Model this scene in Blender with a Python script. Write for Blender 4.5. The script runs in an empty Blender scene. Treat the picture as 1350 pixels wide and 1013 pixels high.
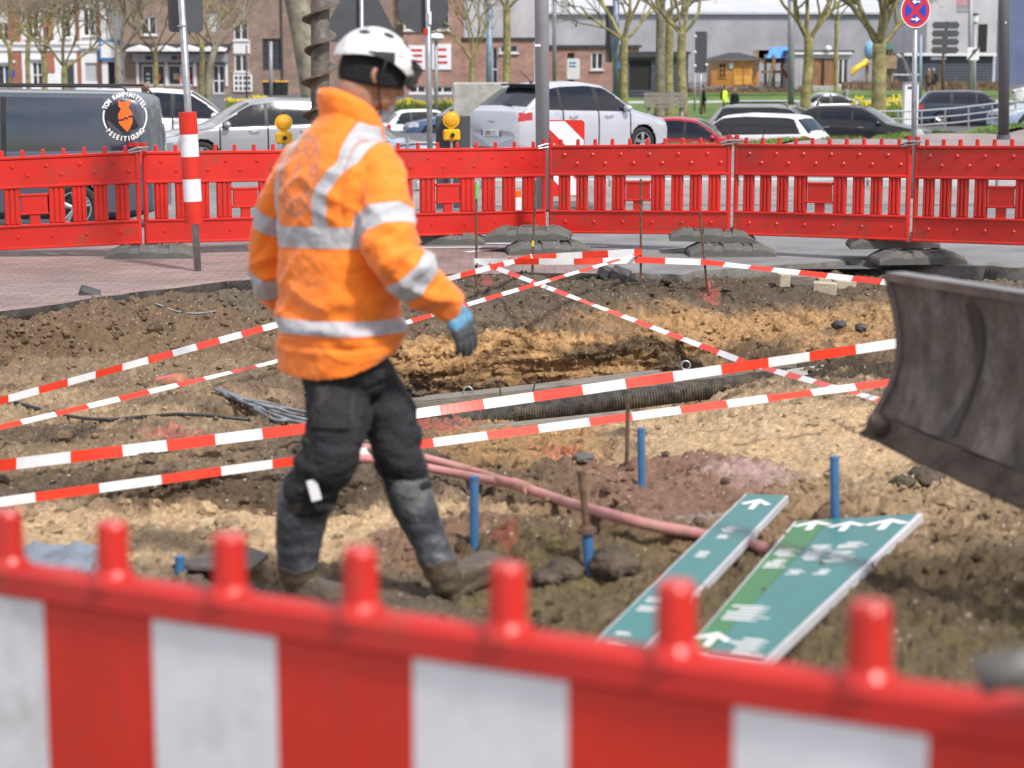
import bpy, math, random
import numpy as np
from mathutils import Vector, Matrix
random.seed(7); RNG=np.random.default_rng(7)
S=bpy.context.scene; C=S.collection; PI=math.pi
F=2625.0; H0=1.92; TH=math.atan(426.5/F); CT,ST=math.cos(TH),math.sin(TH)
def at(u,v,Y):
    xc=(u-675)/F; yc=(506.5-v)/F; yy=CT+yc*ST; t=Y/yy
    return Vector((xc*t, Y, H0+t*(-ST+yc*CT)))
def yat(v,z):                                   # distance at which a level z shows at row v
    yc=(506.5-v)/F; return (z-H0)/(-ST+yc*CT)*(CT+yc*ST)
def ag(u,v,z=0.0): return at(u,v,yat(v,z))
def xat(u,Y,z): return (u-675)/F*(Y*CT+(H0-z)*ST)
# ---------------- noise
def _h(i,j,k,s):
    n=(i*374761393+j*668265263+k*2147483647+s*144665)&0xffffffff
    n=((n^(n>>13))*1274126177)&0xffffffff; n=n^(n>>16)
    return (n&0xffff)/65535.0
def vn(P,s=0):
    P=np.asarray(P,float); f=np.floor(P).astype(np.int64); d=P-f; d=d*d*(3-2*d); i,j,k=f[:,0],f[:,1],f[:,2]; r=0
    for a in (0,1):
        wa=d[:,0] if a else 1-d[:,0]
        for b in (0,1):
            wb=d[:,1] if b else 1-d[:,1]
            for c in (0,1):
                wc=d[:,2] if c else 1-d[:,2]
                r=r+_h(i+a,j+b,k+c,s)*wa*wb*wc
    return r
def fbm(P,o=4,s=0,g=.5):
    P=np.asarray(P,float); r=0; a=1; t=0
    for q in range(o): r=r+a*vn(P*(2.03**q)+q*17.3,s+q); t+=a; a*=g
    return r/t
# ---------------- materials
def ND(t,ty,**k):
    n=t.nodes.new(ty)
    for a,b in k.items():
        if a in n.inputs: n.inputs[a].default_value=b
        else: setattr(n,a,b)
    return n
def newmat(name):
    m=bpy.data.materials.new(name); m.use_nodes=True; t=m.node_tree; b=t.nodes['Principled BSDF']; return m,t,b
def c4(c): return (c[0],c[1],c[2],1)
def mat(name,col,rough=.6,metal=0,var=.15,vs=4.0,bump=.0,bs=60,dirt=0,dcol=(.12,.09,.06),ds=3.0,spec=None,coat=0,trans=0,col2=None,stretch=None,emit=None):
    m,t,b=newmat(name); L=t.links.new
    tc=ND(t,'ShaderNodeTexCoord'); src=tc.outputs['Object']
    if stretch:
        mp=ND(t,'ShaderNodeMapping'); mp.inputs['Scale'].default_value=stretch; L(src,mp.inputs[0]); src=mp.outputs[0]
    n=ND(t,'ShaderNodeTexNoise',Scale=vs,Detail=5.0,Roughness=.6); L(src,n.inputs['Vector'])
    cr=ND(t,'ShaderNodeMapRange'); cr.inputs['From Min'].default_value=.3; cr.inputs['From Max'].default_value=.7
    L(n.outputs['Fac'],cr.inputs['Value'])
    mx=ND(t,'ShaderNodeMix',data_type='RGBA')
    c2=col2 or tuple(max(0,x*(1-2*var)) for x in col); c1=col if col2 else tuple(min(1,x*(1+var)) for x in col)
    mx.inputs[6].default_value=c4(c2); mx.inputs[7].default_value=c4(c1); L(cr.outputs[0],mx.inputs[0]); out=mx.outputs[2]
    if dirt:
        n2=ND(t,'ShaderNodeTexNoise',Scale=ds,Detail=8.0,Roughness=.7); L(src,n2.inputs['Vector'])
        r2=ND(t,'ShaderNodeMapRange'); r2.inputs['From Min'].default_value=.62-dirt*.25; r2.inputs['From Max'].default_value=.75-dirt*.15
        L(n2.outputs['Fac'],r2.inputs['Value'])
        m2=ND(t,'ShaderNodeMix',data_type='RGBA'); L(r2.outputs[0],m2.inputs[0]); L(out,m2.inputs[6]); m2.inputs[7].default_value=c4(dcol); out=m2.outputs[2]
    L(out,b.inputs['Base Color'])
    rr=ND(t,'ShaderNodeMapRange'); rr.inputs['To Min'].default_value=max(.02,rough-.08); rr.inputs['To Max'].default_value=min(1,rough+.08); L(n.outputs['Fac'],rr.inputs['Value']); L(rr.outputs[0],b.inputs['Roughness'])
    b.inputs['Metallic'].default_value=metal
    if coat: b.inputs['Coat Weight'].default_value=coat; b.inputs['Coat Roughness'].default_value=.05
    if trans: b.inputs['Transmission Weight'].default_value=trans
    if spec is not None: b.inputs['Specular IOR Level'].default_value=spec
    if emit: b.inputs['Emission Color'].default_value=c4(emit); b.inputs['Emission Strength'].default_value=1
    if bump:
        n3=ND(t,'ShaderNodeTexNoise',Scale=bs,Detail=4.0); L(src,n3.inputs['Vector'])
        bm=ND(t,'ShaderNodeBump'); bm.inputs['Strength'].default_value=bump; bm.inputs['Distance'].default_value=.02; L(n3.outputs['Fac'],bm.inputs['Height']); L(bm.outputs[0],b.inputs['Normal'])
    return m
def brickmat(name,c1,c2,mortar,bw,bh,scale=1.0,rough=.8,vec='wall',mortsize=.012,bump=.3):
    m,t,b=newmat(name); L=t.links.new
    tc=ND(t,'ShaderNodeTexCoord'); sp=ND(t,'ShaderNodeSeparateXYZ'); L(tc.outputs['Object'],sp.inputs[0]); cb=ND(t,'ShaderNodeCombineXYZ')
    if vec=='wall':
        ad=ND(t,'ShaderNodeMath',operation='ADD'); L(sp.outputs[0],ad.inputs[0]); L(sp.outputs[1],ad.inputs[1]); L(ad.outputs[0],cb.inputs[0]); L(sp.outputs[2],cb.inputs[1])
    else: L(sp.outputs[0],cb.inputs[0]); L(sp.outputs[1],cb.inputs[1])
    br=ND(t,'ShaderNodeTexBrick'); L(cb.outputs[0],br.inputs['Vector'])
    br.inputs['Color1'].default_value=c4(c1); br.inputs['Color2'].default_value=c4(c2); br.inputs['Mortar'].default_value=c4(mortar)
    br.inputs['Scale'].default_value=1; br.inputs['Brick Width'].default_value=bw; br.inputs['Row Height'].default_value=bh; br.inputs['Mortar Size'].default_value=mortsize
    n=ND(t,'ShaderNodeTexNoise',Scale=.9,Detail=8.0,Roughness=.65); L(tc.outputs['Object'],n.inputs['Vector'])
    mr=ND(t,'ShaderNodeMapRange'); mr.inputs['From Min'].default_value=.3; mr.inputs['From Max'].default_value=.7; mr.inputs['To Min'].default_value=.7; mr.inputs['To Max'].default_value=1.25; L(n.outputs['Fac'],mr.inputs['Value'])
    mx=ND(t,'ShaderNodeVectorMath',operation='SCALE'); L(br.outputs['Color'],mx.inputs[0]); L(mr.outputs[0],mx.inputs['Scale']); L(mx.outputs[0],b.inputs['Base Color'])
    b.inputs['Roughness'].default_value=rough
    bm=ND(t,'ShaderNodeBump'); bm.inputs['Strength'].default_value=bump; bm.inputs['Distance'].default_value=.01; L(br.outputs['Fac'],bm.inputs['Height']); bm.invert=True; L(bm.outputs[0],b.inputs['Normal'])
    return m
def wavemat(name,col,scale,rough=.5,metal=.0,axis='X',depth=.6,coln=.12):
    m=mat(name,col,rough,metal,var=coln,vs=.3); t=m.node_tree; b=t.nodes['Principled BSDF']; L=t.links.new
    tc=ND(t,'ShaderNodeTexCoord'); w=ND(t,'ShaderNodeTexWave',bands_direction=axis,Scale=scale,Distortion=0.0); L(tc.outputs['Object'],w.inputs['Vector'])
    bm=ND(t,'ShaderNodeBump'); bm.inputs['Strength'].default_value=depth; bm.inputs['Distance'].default_value=.04; L(w.outputs['Fac'],bm.inputs['Height']); L(bm.outputs[0],b.inputs['Normal']); return m
# ---------------- mesh building
class MB:
    def __init__(s): s.v=[]; s.f=[]; s.m=[]
    def add(s,vs,fs,mi=0):
        o=len(s.v); s.v.extend([tuple(v) for v in vs]); s.f.extend([tuple(i+o for i in f) for f in fs]); s.m.extend([mi]*len(fs)); return s
    def box(s,c,d,R=None,mi=0,bev=0):
        c=Vector(c); hx,hy,hz=d[0]/2,d[1]/2,d[2]/2
        if bev<=0:
            P=[Vector((x*hx,y*hy,z*hz)) for z in(-1,1) for y in(-1,1) for x in(-1,1)]
            Fs=[(0,2,3,1),(4,5,7,6),(0,1,5,4),(2,6,7,3),(0,4,6,2),(1,3,7,5)]
        else:
            b=min(bev,hx*.95,hy*.95,hz*.95); P=[];Fs=[]
            def q(*pts):
                i=len(P); P.extend(pts); Fs.append(tuple(range(i,i+len(pts))))
            X,Y,Z=hx,hy,hz; V=Vector
            for sg in(-1,1):
                q(V((sg*X,-Y+b,-Z+b)),V((sg*X,Y-b,-Z+b)),V((sg*X,Y-b,Z-b)),V((sg*X,-Y+b,Z-b)))
                q(V((-X+b,sg*Y,-Z+b)),V((X-b,sg*Y,-Z+b)),V((X-b,sg*Y,Z-b)),V((-X+b,sg*Y,Z-b)))
                q(V((-X+b,-Y+b,sg*Z)),V((X-b,-Y+b,sg*Z)),V((X-b,Y-b,sg*Z)),V((-X+b,Y-b,sg*Z)))
                for sh in(-1,1):
                    q(V((sg*X,sh*(Y-b),-Z+b)),V((sg*(X-b),sh*Y,-Z+b)),V((sg*(X-b),sh*Y,Z-b)),V((sg*X,sh*(Y-b),Z-b)))
                    q(V((sg*X,-Y+b,sh*(Z-b))),V((sg*(X-b),-Y+b,sh*Z)),V((sg*(X-b),Y-b,sh*Z)),V((sg*X,Y-b,sh*(Z-b))))
                    q(V((-X+b,sg*Y,sh*(Z-b))),V((-X+b,sg*(Y-b),sh*Z)),V((X-b,sg*(Y-b),sh*Z)),V((X-b,sg*Y,sh*(Z-b))))
                    for sk in(-1,1): q(V((sg*X,sh*(Y-b),sk*(Z-b))),V((sg*(X-b),sh*Y,sk*(Z-b))),V((sg*(X-b),sh*(Y-b),sk*Z)))
        if R is not None: P=[R@p for p in P]
        return s.add([p+c for p in P],Fs,mi)
    def tube(s,pts,r,n=10,cap=True,mi=0,flat=None):
        pts=[Vector(p) for p in pts]; N=len(pts); rs=r if hasattr(r,'__len__') else [r]*N; vs=[];fs=[]
        t0=(pts[1]-pts[0]).normalized(); ref=Vector((0,0,1)) if abs(t0.z)<.9 else Vector((1,0,0)); a=t0.cross(ref).normalized()
        for i,p in enumerate(pts):
            t=(pts[min(i+1,N-1)]-pts[max(i-1,0)]).normalized(); a=(a-t*a.dot(t)).normalized(); b=t.cross(a)
            for k in range(n):
                w=2*PI*k/n; vs.append(p+(a*math.cos(w)+b*math.sin(w))*rs[i])
        for i in range(N-1):
            for k in range(n): fs.append((i*n+k,i*n+(k+1)%n,(i+1)*n+(k+1)%n,(i+1)*n+k))
        if cap: fs.append(tuple(range(n-1,-1,-1))); fs.append(tuple(range((N-1)*n,N*n)))
        return s.add(vs,fs,mi)
    def ball(s,c,r,n=12,m=8,R=None,mi=0):
        r=r if hasattr(r,'__len__') else (r,r,r); c=Vector(c); vs=[];fs=[]
        for i in range(m+1):
            p=PI*i/m
            for k in range(n):
                w=2*PI*k/n; q=Vector((r[0]*math.sin(p)*math.cos(w),r[1]*math.sin(p)*math.sin(w),r[2]*math.cos(p)))
                vs.append((R@q if R is not None else q)+c)
        for i in range(m):
            for k in range(n): fs.append((i*n+k,(i+1)*n+k,(i+1)*n+(k+1)%n,i*n+(k+1)%n))
        return s.add(vs,fs,mi)
    def loft(s,rings,cap=True,mi=0,closed=True):
        n=len(rings[0]); vs=[p for r in rings for p in r]; fs=[]
        for i in range(len(rings)-1):
            for k in range(n if closed else n-1): fs.append((i*n+k,i*n+(k+1)%n,(i+1)*n+(k+1)%n,(i+1)*n+k))
        if cap: fs.append(tuple(range(n-1,-1,-1))); fs.append(tuple(range((len(rings)-1)*n,len(rings)*n)))
        return s.add(vs,fs,mi)
    def prism(s,poly,T,mi=0,d=None):            # poly: 2D points; T(x,y,h) -> 3D, h 0..1
        n=len(poly); vs=[T(x,y,0) for x,y in poly]+[T(x,y,1) for x,y in poly]
        fs=[tuple(range(n-1,-1,-1)),tuple(range(n,2*n))]+[(i,(i+1)%n,n+(i+1)%n,n+i) for i in range(n)]
        return s.add(vs,fs,mi)
    def build(s,name,ms,parent=None,world=False,smooth=False,auto=None):
        me=bpy.data.meshes.new(name); vs=s.v
        if parent is not None and world:
            l=parent.location; vs=[(x-l[0],y-l[1],z-l[2]) for x,y,z in vs]
        me.from_pydata(vs,[],s.f); ms=ms if isinstance(ms,(list,tuple)) else [ms]
        for m in ms: me.materials.append(m)
        if len(ms)>1: me.polygons.foreach_set('material_index',s.m)
        if smooth: me.polygons.foreach_set('use_smooth',[True]*len(me.polygons))
        me.update()
        if auto: me.set_sharp_from_angle(angle=math.radians(auto))
        o=bpy.data.objects.new(name,me); C.objects.link(o)
        if parent is not None: o.parent=parent
        return o
def tag(o,label=None,cat=None,group=None,kind=None):
    if label: o['label']=label
    if cat: o['category']=cat
    if group: o['group']=group
    if kind: o['kind']=kind
    return o
def thing(name,label,cat,loc=(0,0,0),rz=0,group=None):
    o=bpy.data.objects.new(name,None); C.objects.link(o); o.location=loc; o.rotation_euler=(0,0,rz); o.empty_display_size=.2
    return tag(o,label,cat,group)
def copy_tree(o,parent=None):
    c=o.copy(); C.objects.link(c); c.parent=parent
    for ch in [x for x in S.objects if x.parent==o]: copy_tree(ch,c)
    return c
def npmesh(name,V,Q,ms,smooth=True,kind=None,parent=None):
    me=bpy.data.meshes.new(name); me.vertices.add(len(V)); me.vertices.foreach_set('co',np.asarray(V,np.float32).ravel())
    k=Q.shape[1]; me.loops.add(Q.size); me.loops.foreach_set('vertex_index',Q.astype(np.int32).ravel()); me.polygons.add(len(Q))
    me.polygons.foreach_set('loop_start',np.arange(0,Q.size,k,dtype=np.int32)); me.update(calc_edges=True)
    if smooth: me.polygons.foreach_set('use_smooth',np.ones(len(Q),bool))
    for m in (ms if isinstance(ms,list) else [ms]): me.materials.append(m)
    o=bpy.data.objects.new(name,me); C.objects.link(o)
    if kind: o['kind']=kind
    if parent: o.parent=parent
    return o
def setcol(o,col):
    a=o.data.color_attributes.new('Col','FLOAT_COLOR','POINT'); c=np.ones((len(col),4),np.float32); c[:,:3]=col; a.data.foreach_set('color',c.ravel())
def fuse(mb,voxel,smooth=3,sub=False):
    me=bpy.data.meshes.new('t'); me.from_pydata(mb.v,[],mb.f); o=bpy.data.objects.new('t',me); C.objects.link(o)
    r=o.modifiers.new('r','REMESH'); r.mode='VOXEL'; r.voxel_size=voxel
    if smooth: q=o.modifiers.new('s','SMOOTH'); q.iterations=smooth; q.factor=.5
    dg=bpy.context.evaluated_depsgraph_get(); dg.update(); m2=bpy.data.meshes.new_from_object(o.evaluated_get(dg))
    bpy.data.objects.remove(o); m2.polygons.foreach_set('use_smooth',np.ones(len(m2.polygons),bool)); return m2
def meshobj(name,me,ms,parent=None,off=None):
    me.materials.clear()
    for m in (ms if isinstance(ms,list) else [ms]): me.materials.append(m)
    if off is not None: me.transform(Matrix.Translation(-Vector(off)))
    me.name=name; o=bpy.data.objects.new(name,me); C.objects.link(o); o.parent=parent; return o
def getco(me):
    a=np.empty(len(me.vertices)*3,np.float32); me.vertices.foreach_get('co',a); return a.reshape(-1,3).astype(float)
def getno(me):
    a=np.empty(len(me.vertices)*3,np.float32); me.vertices.foreach_get('normal',a); return a.reshape(-1,3).astype(float)
def setco(me,V): me.vertices.foreach_set('co',V.astype(np.float32).ravel()); me.update()
def fattr(me,name,val):
    a=me.attributes.new(name,'FLOAT','POINT'); a.data.foreach_set('value',np.asarray(val,np.float32))
def lerp(a,b,t): return a+(b-a)*t
def txt(s,size,mt,parent,M,name='lettering',ext=.001):
    cu=bpy.data.curves.new('t','FONT'); cu.body=s; cu.size=size; cu.align_x='CENTER'; cu.align_y='CENTER'; cu.extrude=ext; cu.offset=size*.035
    o=bpy.data.objects.new('t',cu); C.objects.link(o); dg=bpy.context.evaluated_depsgraph_get(); dg.update()
    me=bpy.data.meshes.new_from_object(o.evaluated_get(dg)); bpy.data.objects.remove(o)
    me.transform(M); me.materials.clear(); me.materials.append(mt); return me
def joinmesh(mes,name,mt,parent):
    mb=MB()
    for me in mes: mb.add([v.co[:] for v in me.vertices],[tuple(p.vertices) for p in me.polygons])
    return mb.build(name,mt,parent)
# ---------------- camera, light
cam=bpy.data.cameras.new('camera'); co=bpy.data.objects.new('camera',cam); C.objects.link(co); S.camera=co
cam.lens=70; cam.sensor_width=36; cam.clip_end=2000; cam.clip_start=.1
co.location=(0,0,H0); co.rotation_euler=(PI/2-TH,0,0)
cam.dof.use_dof=True; cam.dof.focus_distance=16.5; cam.dof.aperture_fstop=3.1; cam.dof.aperture_blades=9
W=bpy.data.worlds.new('World'); S.world=W; W.use_nodes=True; t=W.node_tree; L=t.links.new; bg=t.nodes['Background']
SE,SR=math.radians(50),math.radians(142)        # sun high, behind the photographer and to the right
sky=ND(t,'ShaderNodeTexSky'); sky.sky_type='NISHITA'; sky.sun_disc=False; sky.sun_elevation=SE; sky.sun_rotation=SR; sky.air_density=1.2; sky.dust_density=1.0
tc=ND(t,'ShaderNodeTexCoord'); mp=ND(t,'ShaderNodeMapping'); mp.inputs['Scale'].default_value=(1,1,2.5); L(tc.outputs['Generated'],mp.inputs[0])
n=ND(t,'ShaderNodeTexNoise',Scale=2.2,Detail=8.0,Roughness=.58); L(mp.outputs[0],n.inputs['Vector'])
mr=ND(t,'ShaderNodeMapRange'); mr.inputs['From Min'].default_value=.40; mr.inputs['From Max'].default_value=.56; L(n.outputs['Fac'],mr.inputs['Value'])
mx=ND(t,'ShaderNodeMix',data_type='RGBA'); L(mr.outputs[0],mx.inputs[0]); L(sky.outputs[0],mx.inputs[6]); mx.inputs[7].default_value=(8.2,8.1,8.4,1)
L(mx.outputs[2],bg.inputs['Color']); bg.inputs['Strength'].default_value=.092
sd=bpy.data.lights.new('sun','SUN'); sd.energy=3.1; sd.angle=math.radians(7); sd.color=(1,.96,.9); so=bpy.data.objects.new('sun',sd); C.objects.link(so)
az=SR; dv=Vector((math.sin(az)*math.cos(SE),math.cos(az)*math.cos(SE),math.sin(SE))); so.rotation_euler=dv.to_track_quat('Z','Y').to_euler(); so.location=(0,0,30)
S.view_settings.view_transform='Standard'; S.view_settings.look='None'; S.view_settings.gamma=1; S.view_settings.exposure=.6
S.render.engine='CYCLES'
# ---------------- shared materials
M={}
M['red']=mat('red_plastic',(.58,.021,.014),.32,var=.14,vs=1.2,dirt=.34,dcol=(.33,.045,.03),ds=3.5,bump=.08,bs=180)
M['black']=mat('black_rubber',(.02,.02,.022),.7,var=.2)
M['rubber']=mat('recycled_rubber',(.105,.102,.094),.85,var=.1,vs=9,bump=.12,bs=120,dirt=.2,dcol=(.19,.17,.14),ds=6)
M['galv']=mat('galvanised_steel',(.40,.41,.43),.45,.75,var=.12,vs=14,bump=.06,bs=90)
M['greyp']=mat('grey_paint',(.28,.29,.31),.5,.2,var=.08,vs=5)
M['signback']=mat('grey_sign_back',(.075,.08,.09),.5,.2,var=.08,vs=3)
M['white']=mat('white_paint',(.72,.72,.74),.4,var=.05,vs=3,dirt=.1,dcol=(.5,.49,.47))
M['whiterefl']=mat('white_reflective',(.74,.74,.78),.35,var=.04,vs=12,bump=.1,bs=300,dirt=.3,dcol=(.50,.48,.46),ds=4)
M['redrefl']=mat('red_reflective',(.60,.024,.011),.4,var=.08,vs=6,bump=.1,bs=300,dirt=.22,dcol=(.45,.04,.03),ds=4)
M['yellow']=mat('yellow_plastic',(.82,.42,.01),.3,var=.08,vs=9)
M['amber']=mat('amber_lens',(.95,.42,.005),.15,var=.15,vs=40,bump=.5,bs=120,coat=.5)
M['rust']=mat('rusty_steel',(.16,.10,.065),.75,.3,var=.3,vs=25,bump=.3,bs=120,dirt=.3,dcol=(.25,.09,.03),ds=20)
M['concrete']=mat('concrete',(.36,.35,.32),.85,var=.15,vs=5,bump=.5,bs=40,dirt=.25,dcol=(.2,.19,.16))
M['steel']=mat('dark_steel',(.3,.3,.31),.4,.8,var=.2)
# ================= TERRAIN OF THE PIT
RU=[-2500,-400,-60,0,60,130,190,245,335,450,600,700,845,900,912,1005,1110,1180,1260,1350,1420,1800,4000]
RV=[ 452, 424,418,412,404,392,385,378,368,364,362,360,362,362,357,352,343,346,350,353,356,362,375]
def rimv(u): return np.interp(u,RU,RV)
cu=[-2500,-200,100,200,300,420,540,650,800,900,1000,1100,1200,1350,4000]
#      v,z for F2..F7
cols={-2500:[(760,.1),(690,.05),(620,-.1),(560,-.1),(500,-.1),(460,-.05)],
-200:[(745,.08),(672,.05),(620,-.12),(560,-.32),(495,-.38),(450,-.12)],
100:[(740,.06),(664,.02),(615,-.08),(540,-.38),(478,-.42),(427,-.12)],
200:[(668,.0),(628,.10),(585,-.10),(522,-.38),(470,-.42),(412,-.12)],
300:[(668,.0),(622,.12),(585,-.10),(530,-.36),(465,-.40),(405,-.12)],
420:[(668,.0),(612,.12),(575,-.15),(540,-.5),(465,-.40),(405,-.15)],
540:[(675,.02),(610,.05),(578,-.55),(534,-.87),(470,-.45),(405,-.15)],
650:[(672,.03),(615,-.05),(575,-.75),(535,-.91),(465,-.45),(402,-.15)],
800:[(672,.04),(610,-.03),(565,-.75),(529,-.92),(455,-.42),(402,-.15)],
900:[(672,.05),(600,-.0),(558,-.55),(520,-.88),(448,-.40),(402,-.15)],
1000:[(672,.07),(600,.02),(545,-.25),(505,-.62),(440,-.36),(400,-.15)],
1100:[(672,.08),(600,.03),(545,-.10),(495,-.40),(440,-.32),(400,-.16)],
1200:[(672,.10),(600,.04),(540,-.06),(490,-.25),(445,-.25),(405,-.16)],
1350:[(672,.12),(600,.05),(540,-.06),(490,-.22),(445,-.22),(405,-.16)],
4000:[(700,.14),(640,.05),(580,-.0),(530,-.1),(490,-.15),(450,-.15)]}
U=np.concatenate([np.linspace(-2500,-320,30),np.arange(-300,1650,2.6),np.linspace(1670,4000,30)])
def ci(k,j): return np.interp(U,cu,[cols[c][k][j] for c in cu])
def xcol(Y,z): return (U-675)/F*(Y*CT+(H0-z)*ST)
ctrl=[]
rt=np.clip((U-600)/300,0,1); rt=rt*rt*(3-2*rt)
for Y,zl,zr in ((1.0,.30,.32),(4.2,.24,.36),(5.6,.19,.34)):
    z=lerp(zl,zr,rt); Yv=np.full_like(U,Y); ctrl.append((Yv,z))
z=lerp(.15,.26,rt); ctrl.append((np.full_like(U,6.5),z))
for k in range(6):
    v=ci(k,0); z=ci(k,1); yc=(506.5-v)/F; Yv=(z-H0)/(-ST+yc*CT)*(CT+yc*ST); ctrl.append((Yv,z))
v=rimv(U); yc=(506.5-v)/F; RY=(0-H0)/(-ST+yc*CT)*(CT+yc*ST)
dep=np.interp(U,[800,905,1105,1115],[.085,.13,.13,.19])
ctrl.append((RY+.06,-dep*.8)); ctrl.append((RY+1.2,-dep-.25))
rows=[12,26,46,150,96,120,80,80,76,76,10]
PYs=[];PZs=[]
for i,nr in enumerate(rows):
    for q in range(nr+(i==len(rows)-1)):
        t_=q/nr; PYs.append(lerp(ctrl[i][0],ctrl[i+1][0],t_)); PZs.append(lerp(ctrl[i][1],ctrl[i+1][1],t_))
PY=np.array(PYs); PZ=np.array(PZs)
def boxs(A,k,lim):
    B=A.copy()
    for r in range(k): B[1:lim]=(B[:lim-1]+B[1:lim]*2+B[2:lim+1])/4
    return B
lim=sum(rows[:9])+10
PY=boxs(PY,30,lim); PZ=boxs(PZ,30,lim)
R_,K_=PY.shape
PX=(U[None,:]-675)/F*(PY*CT+(H0-PZ)*ST)
zc=PY*CT+(H0-PZ)*ST; VV=506.5-F*(((PZ-H0)*CT+PY*ST)/zc); UU=np.repeat(U[None,:],R_,0)
Pf=np.stack([PX,PY,PZ],-1).reshape(-1,3); u_=UU.ravel(); v_=VV.ravel()
ri=np.repeat(np.arange(R_),K_)
edge=np.clip((sum(rows[:10])-ri)/8.0,0,1)*np.clip((Pf[:,1]-.8)/2,0,1)
# soil strata and spills, by where they lie
def blob(cu_,cv_,ru,rv,soft=.35,nz=.6,sc=5,sd=3):
    d=np.hypot((u_-cu_)/ru,(v_-cv_)/rv)+ (fbm(Pf*sc,3,sd)-.5)*nz*2
    return np.clip((1+soft/2-d)/soft,0,1)
dark=np.array((.13,.09,.06)); tan=np.array((.41,.255,.125)); sand=np.array((.44,.325,.205)); grey=np.array((.14,.115,.09)); redd=np.array((.22,.135,.10)); vdark=np.array((.05,.038,.028)); moss=np.array((.15,.115,.068))
n1=fbm(Pf*1.3,4,11)[:,None]; n2=fbm(Pf*6,3,21)[:,None]
col=lerp(grey,dark*1.2,np.clip((n1-.35)*3.3,0,1))
def put(c,m,a=1.0):
    global col
    col=col*(1-m[:,None]*a)+c*m[:,None]*a
put(sand,blob(60,545,300,34,.6,.6),.6); put(lerp(dark,sand,.45),blob(150,470,250,50,.8,.7),.7)
put(tan*.85,blob(690,478,200,34,.4,.45),.95); put(tan*1.15,blob(690,458,190,15,.5,.5),.9); put(tan,blob(940,440,150,42,.6,.7),.8); put(tan*.95,blob(1150,430,90,40,.6,.8),.8)
put(vdark*1.4,blob(800,462,85,10,.5,.9,7),.8); put(vdark*1.2,blob(1090,498,110,26,.6,.8,7),.9); put(vdark*1.5,blob(1000,470,70,18,.6,.9,7),.7)
put(tan*.9,blob(700,590,120,40,.6,.6),.9); put(sand*1.12,blob(1060,585,240,68,.5,.5),.97); put(sand,blob(900,560,60,20,.8,.5),.6)
put(sand*1.14,blob(250,712,430,50,.5,.4),.97); put(sand*1.2,blob(470,690,190,34,.6,.4),.8); put(sand*.95,blob(1160,690,200,60,.7,.5),.7); put(sand*.8,blob(60,600,200,30,.7,.7),.5)
put(lerp(dark,tan,.4),blob(880,680,200,70,.7,.6),.5)
put(redd,blob(900,650,140,42,.35,.35,4),.97); put(redd*.95,blob(570,725,95,34,.4,.4,4),.9); put(redd*.9,blob(655,715,90,30,.4,.4,4),.85)
put(np.array((.45,.33,.32)),blob(1000,640,60,12,.8,.9,9),.7); put(np.array((.34,.31,.31)),blob(930,690,45,6,.8,.9,9),.5)
put(vdark*1.6,blob(50,575,80,16,.6,.9,7),.8); put(dark*.75,blob(350,640,170,24,.5,.5),.8); put(dark*.8,blob(60,640,200,18,.6,.6),.6)
put(grey*.75,blob(700,388,460,28,.6,.5,5),.85); put(dark*1.1,blob(180,440,300,36,.7,.7),.75); put(vdark*1.5,blob(980,385,220,16,.7,.8,6),.6); put(dark*.8,blob(1100,705,70,16,.6,.8,7),.8); put(dark*.7,blob(700,750,100,20,.7,.7,7),.8)
put(dark*.9,blob(480,560,80,40,.6,.6),.8)
nm=fbm(Pf*np.array((2,2,2)),3,51)
put(moss,np.clip((v_-715-(fbm(Pf*2.5,3,5)-.5)*60)/40,0,1)*np.clip((u_-560)/120,0,1),.9)
put(np.array((.16,.14,.035)),np.clip((v_-690)/60,0,1)*np.clip((u_-500)/120,0,1)*np.clip((fbm(Pf*14,3,61)-.56)*9,0,1),.3)
put(dark*.6,blob(1260,770,190,50,.6,.8,6),.5)
for (bu,bv,ru,rv) in ((245,690,26,4),(585,562,44,9),(740,600,26,6),(330,712,40,4),(225,577,36,4),(640,372,9,9),(935,392,8,10),(660,735,14,5)):
    put(np.array((.62,.10,.10)),blob(bu,bv,ru,rv,.6,1.9,16),.3)
col=col*np.array((1.04,1,.95))*np.clip(.72+.55*fbm(Pf*30,3,31)[:,None],.6,1.3)
# relief
smoothm=np.maximum.reduce([blob(1060,585,220,55,.6,.4),blob(350,705,420,36,.6,.4),blob(900,650,120,34,.5,.3)])*.6
am=(1-smoothm)*edge
wall=blob(700,490,330,60,.5,.3)
d1=(fbm(Pf*1.6,4,71)-.5)*.24; d2=(np.abs(fbm(Pf*6,5,81,.6)-.5))*-.26+.03; d3=(fbm(Pf*24,4,91,.68)-.5)*.075+.010*np.sign(fbm(Pf*19,2,95)-.56)*(fbm(Pf*3,2,96)>.45)
near=np.clip((Pf[:,1]-3)/4,0.3,1)
dz=(d1*np.clip((Pf[:,1]-7)/3,0,1)+d2*near)*am+d3*edge*(.5+.5*am)
_tr=blob(1040,590,200,40,.5,.5)*edge; dz+=_tr*.007*np.sin(Pf[:,1]*38+1.5*np.sin(Pf[:,0]*2)+fbm(Pf*4,2,4)*5)+blob(330,710,330,30,.5,.5)*.008*np.sign(np.sin(Pf[:,0]*30+Pf[:,1]*22))*(fbm(Pf*3,2,14)>.5); Pf[:,2]+=dz; Pf[:,1]-=(np.abs(fbm(Pf*np.array((1.5,1.5,9)),3,15)-.5)*.25+d3*1.2)*wall*edge
_w=np.exp(-(((Pf[:,0]+.3)/.9)**4+((Pf[:,1]-6.5)/.45)**4)); Pf[:,2]=Pf[:,2]*(1-_w)+_w*(.135+d3*.6)
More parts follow.
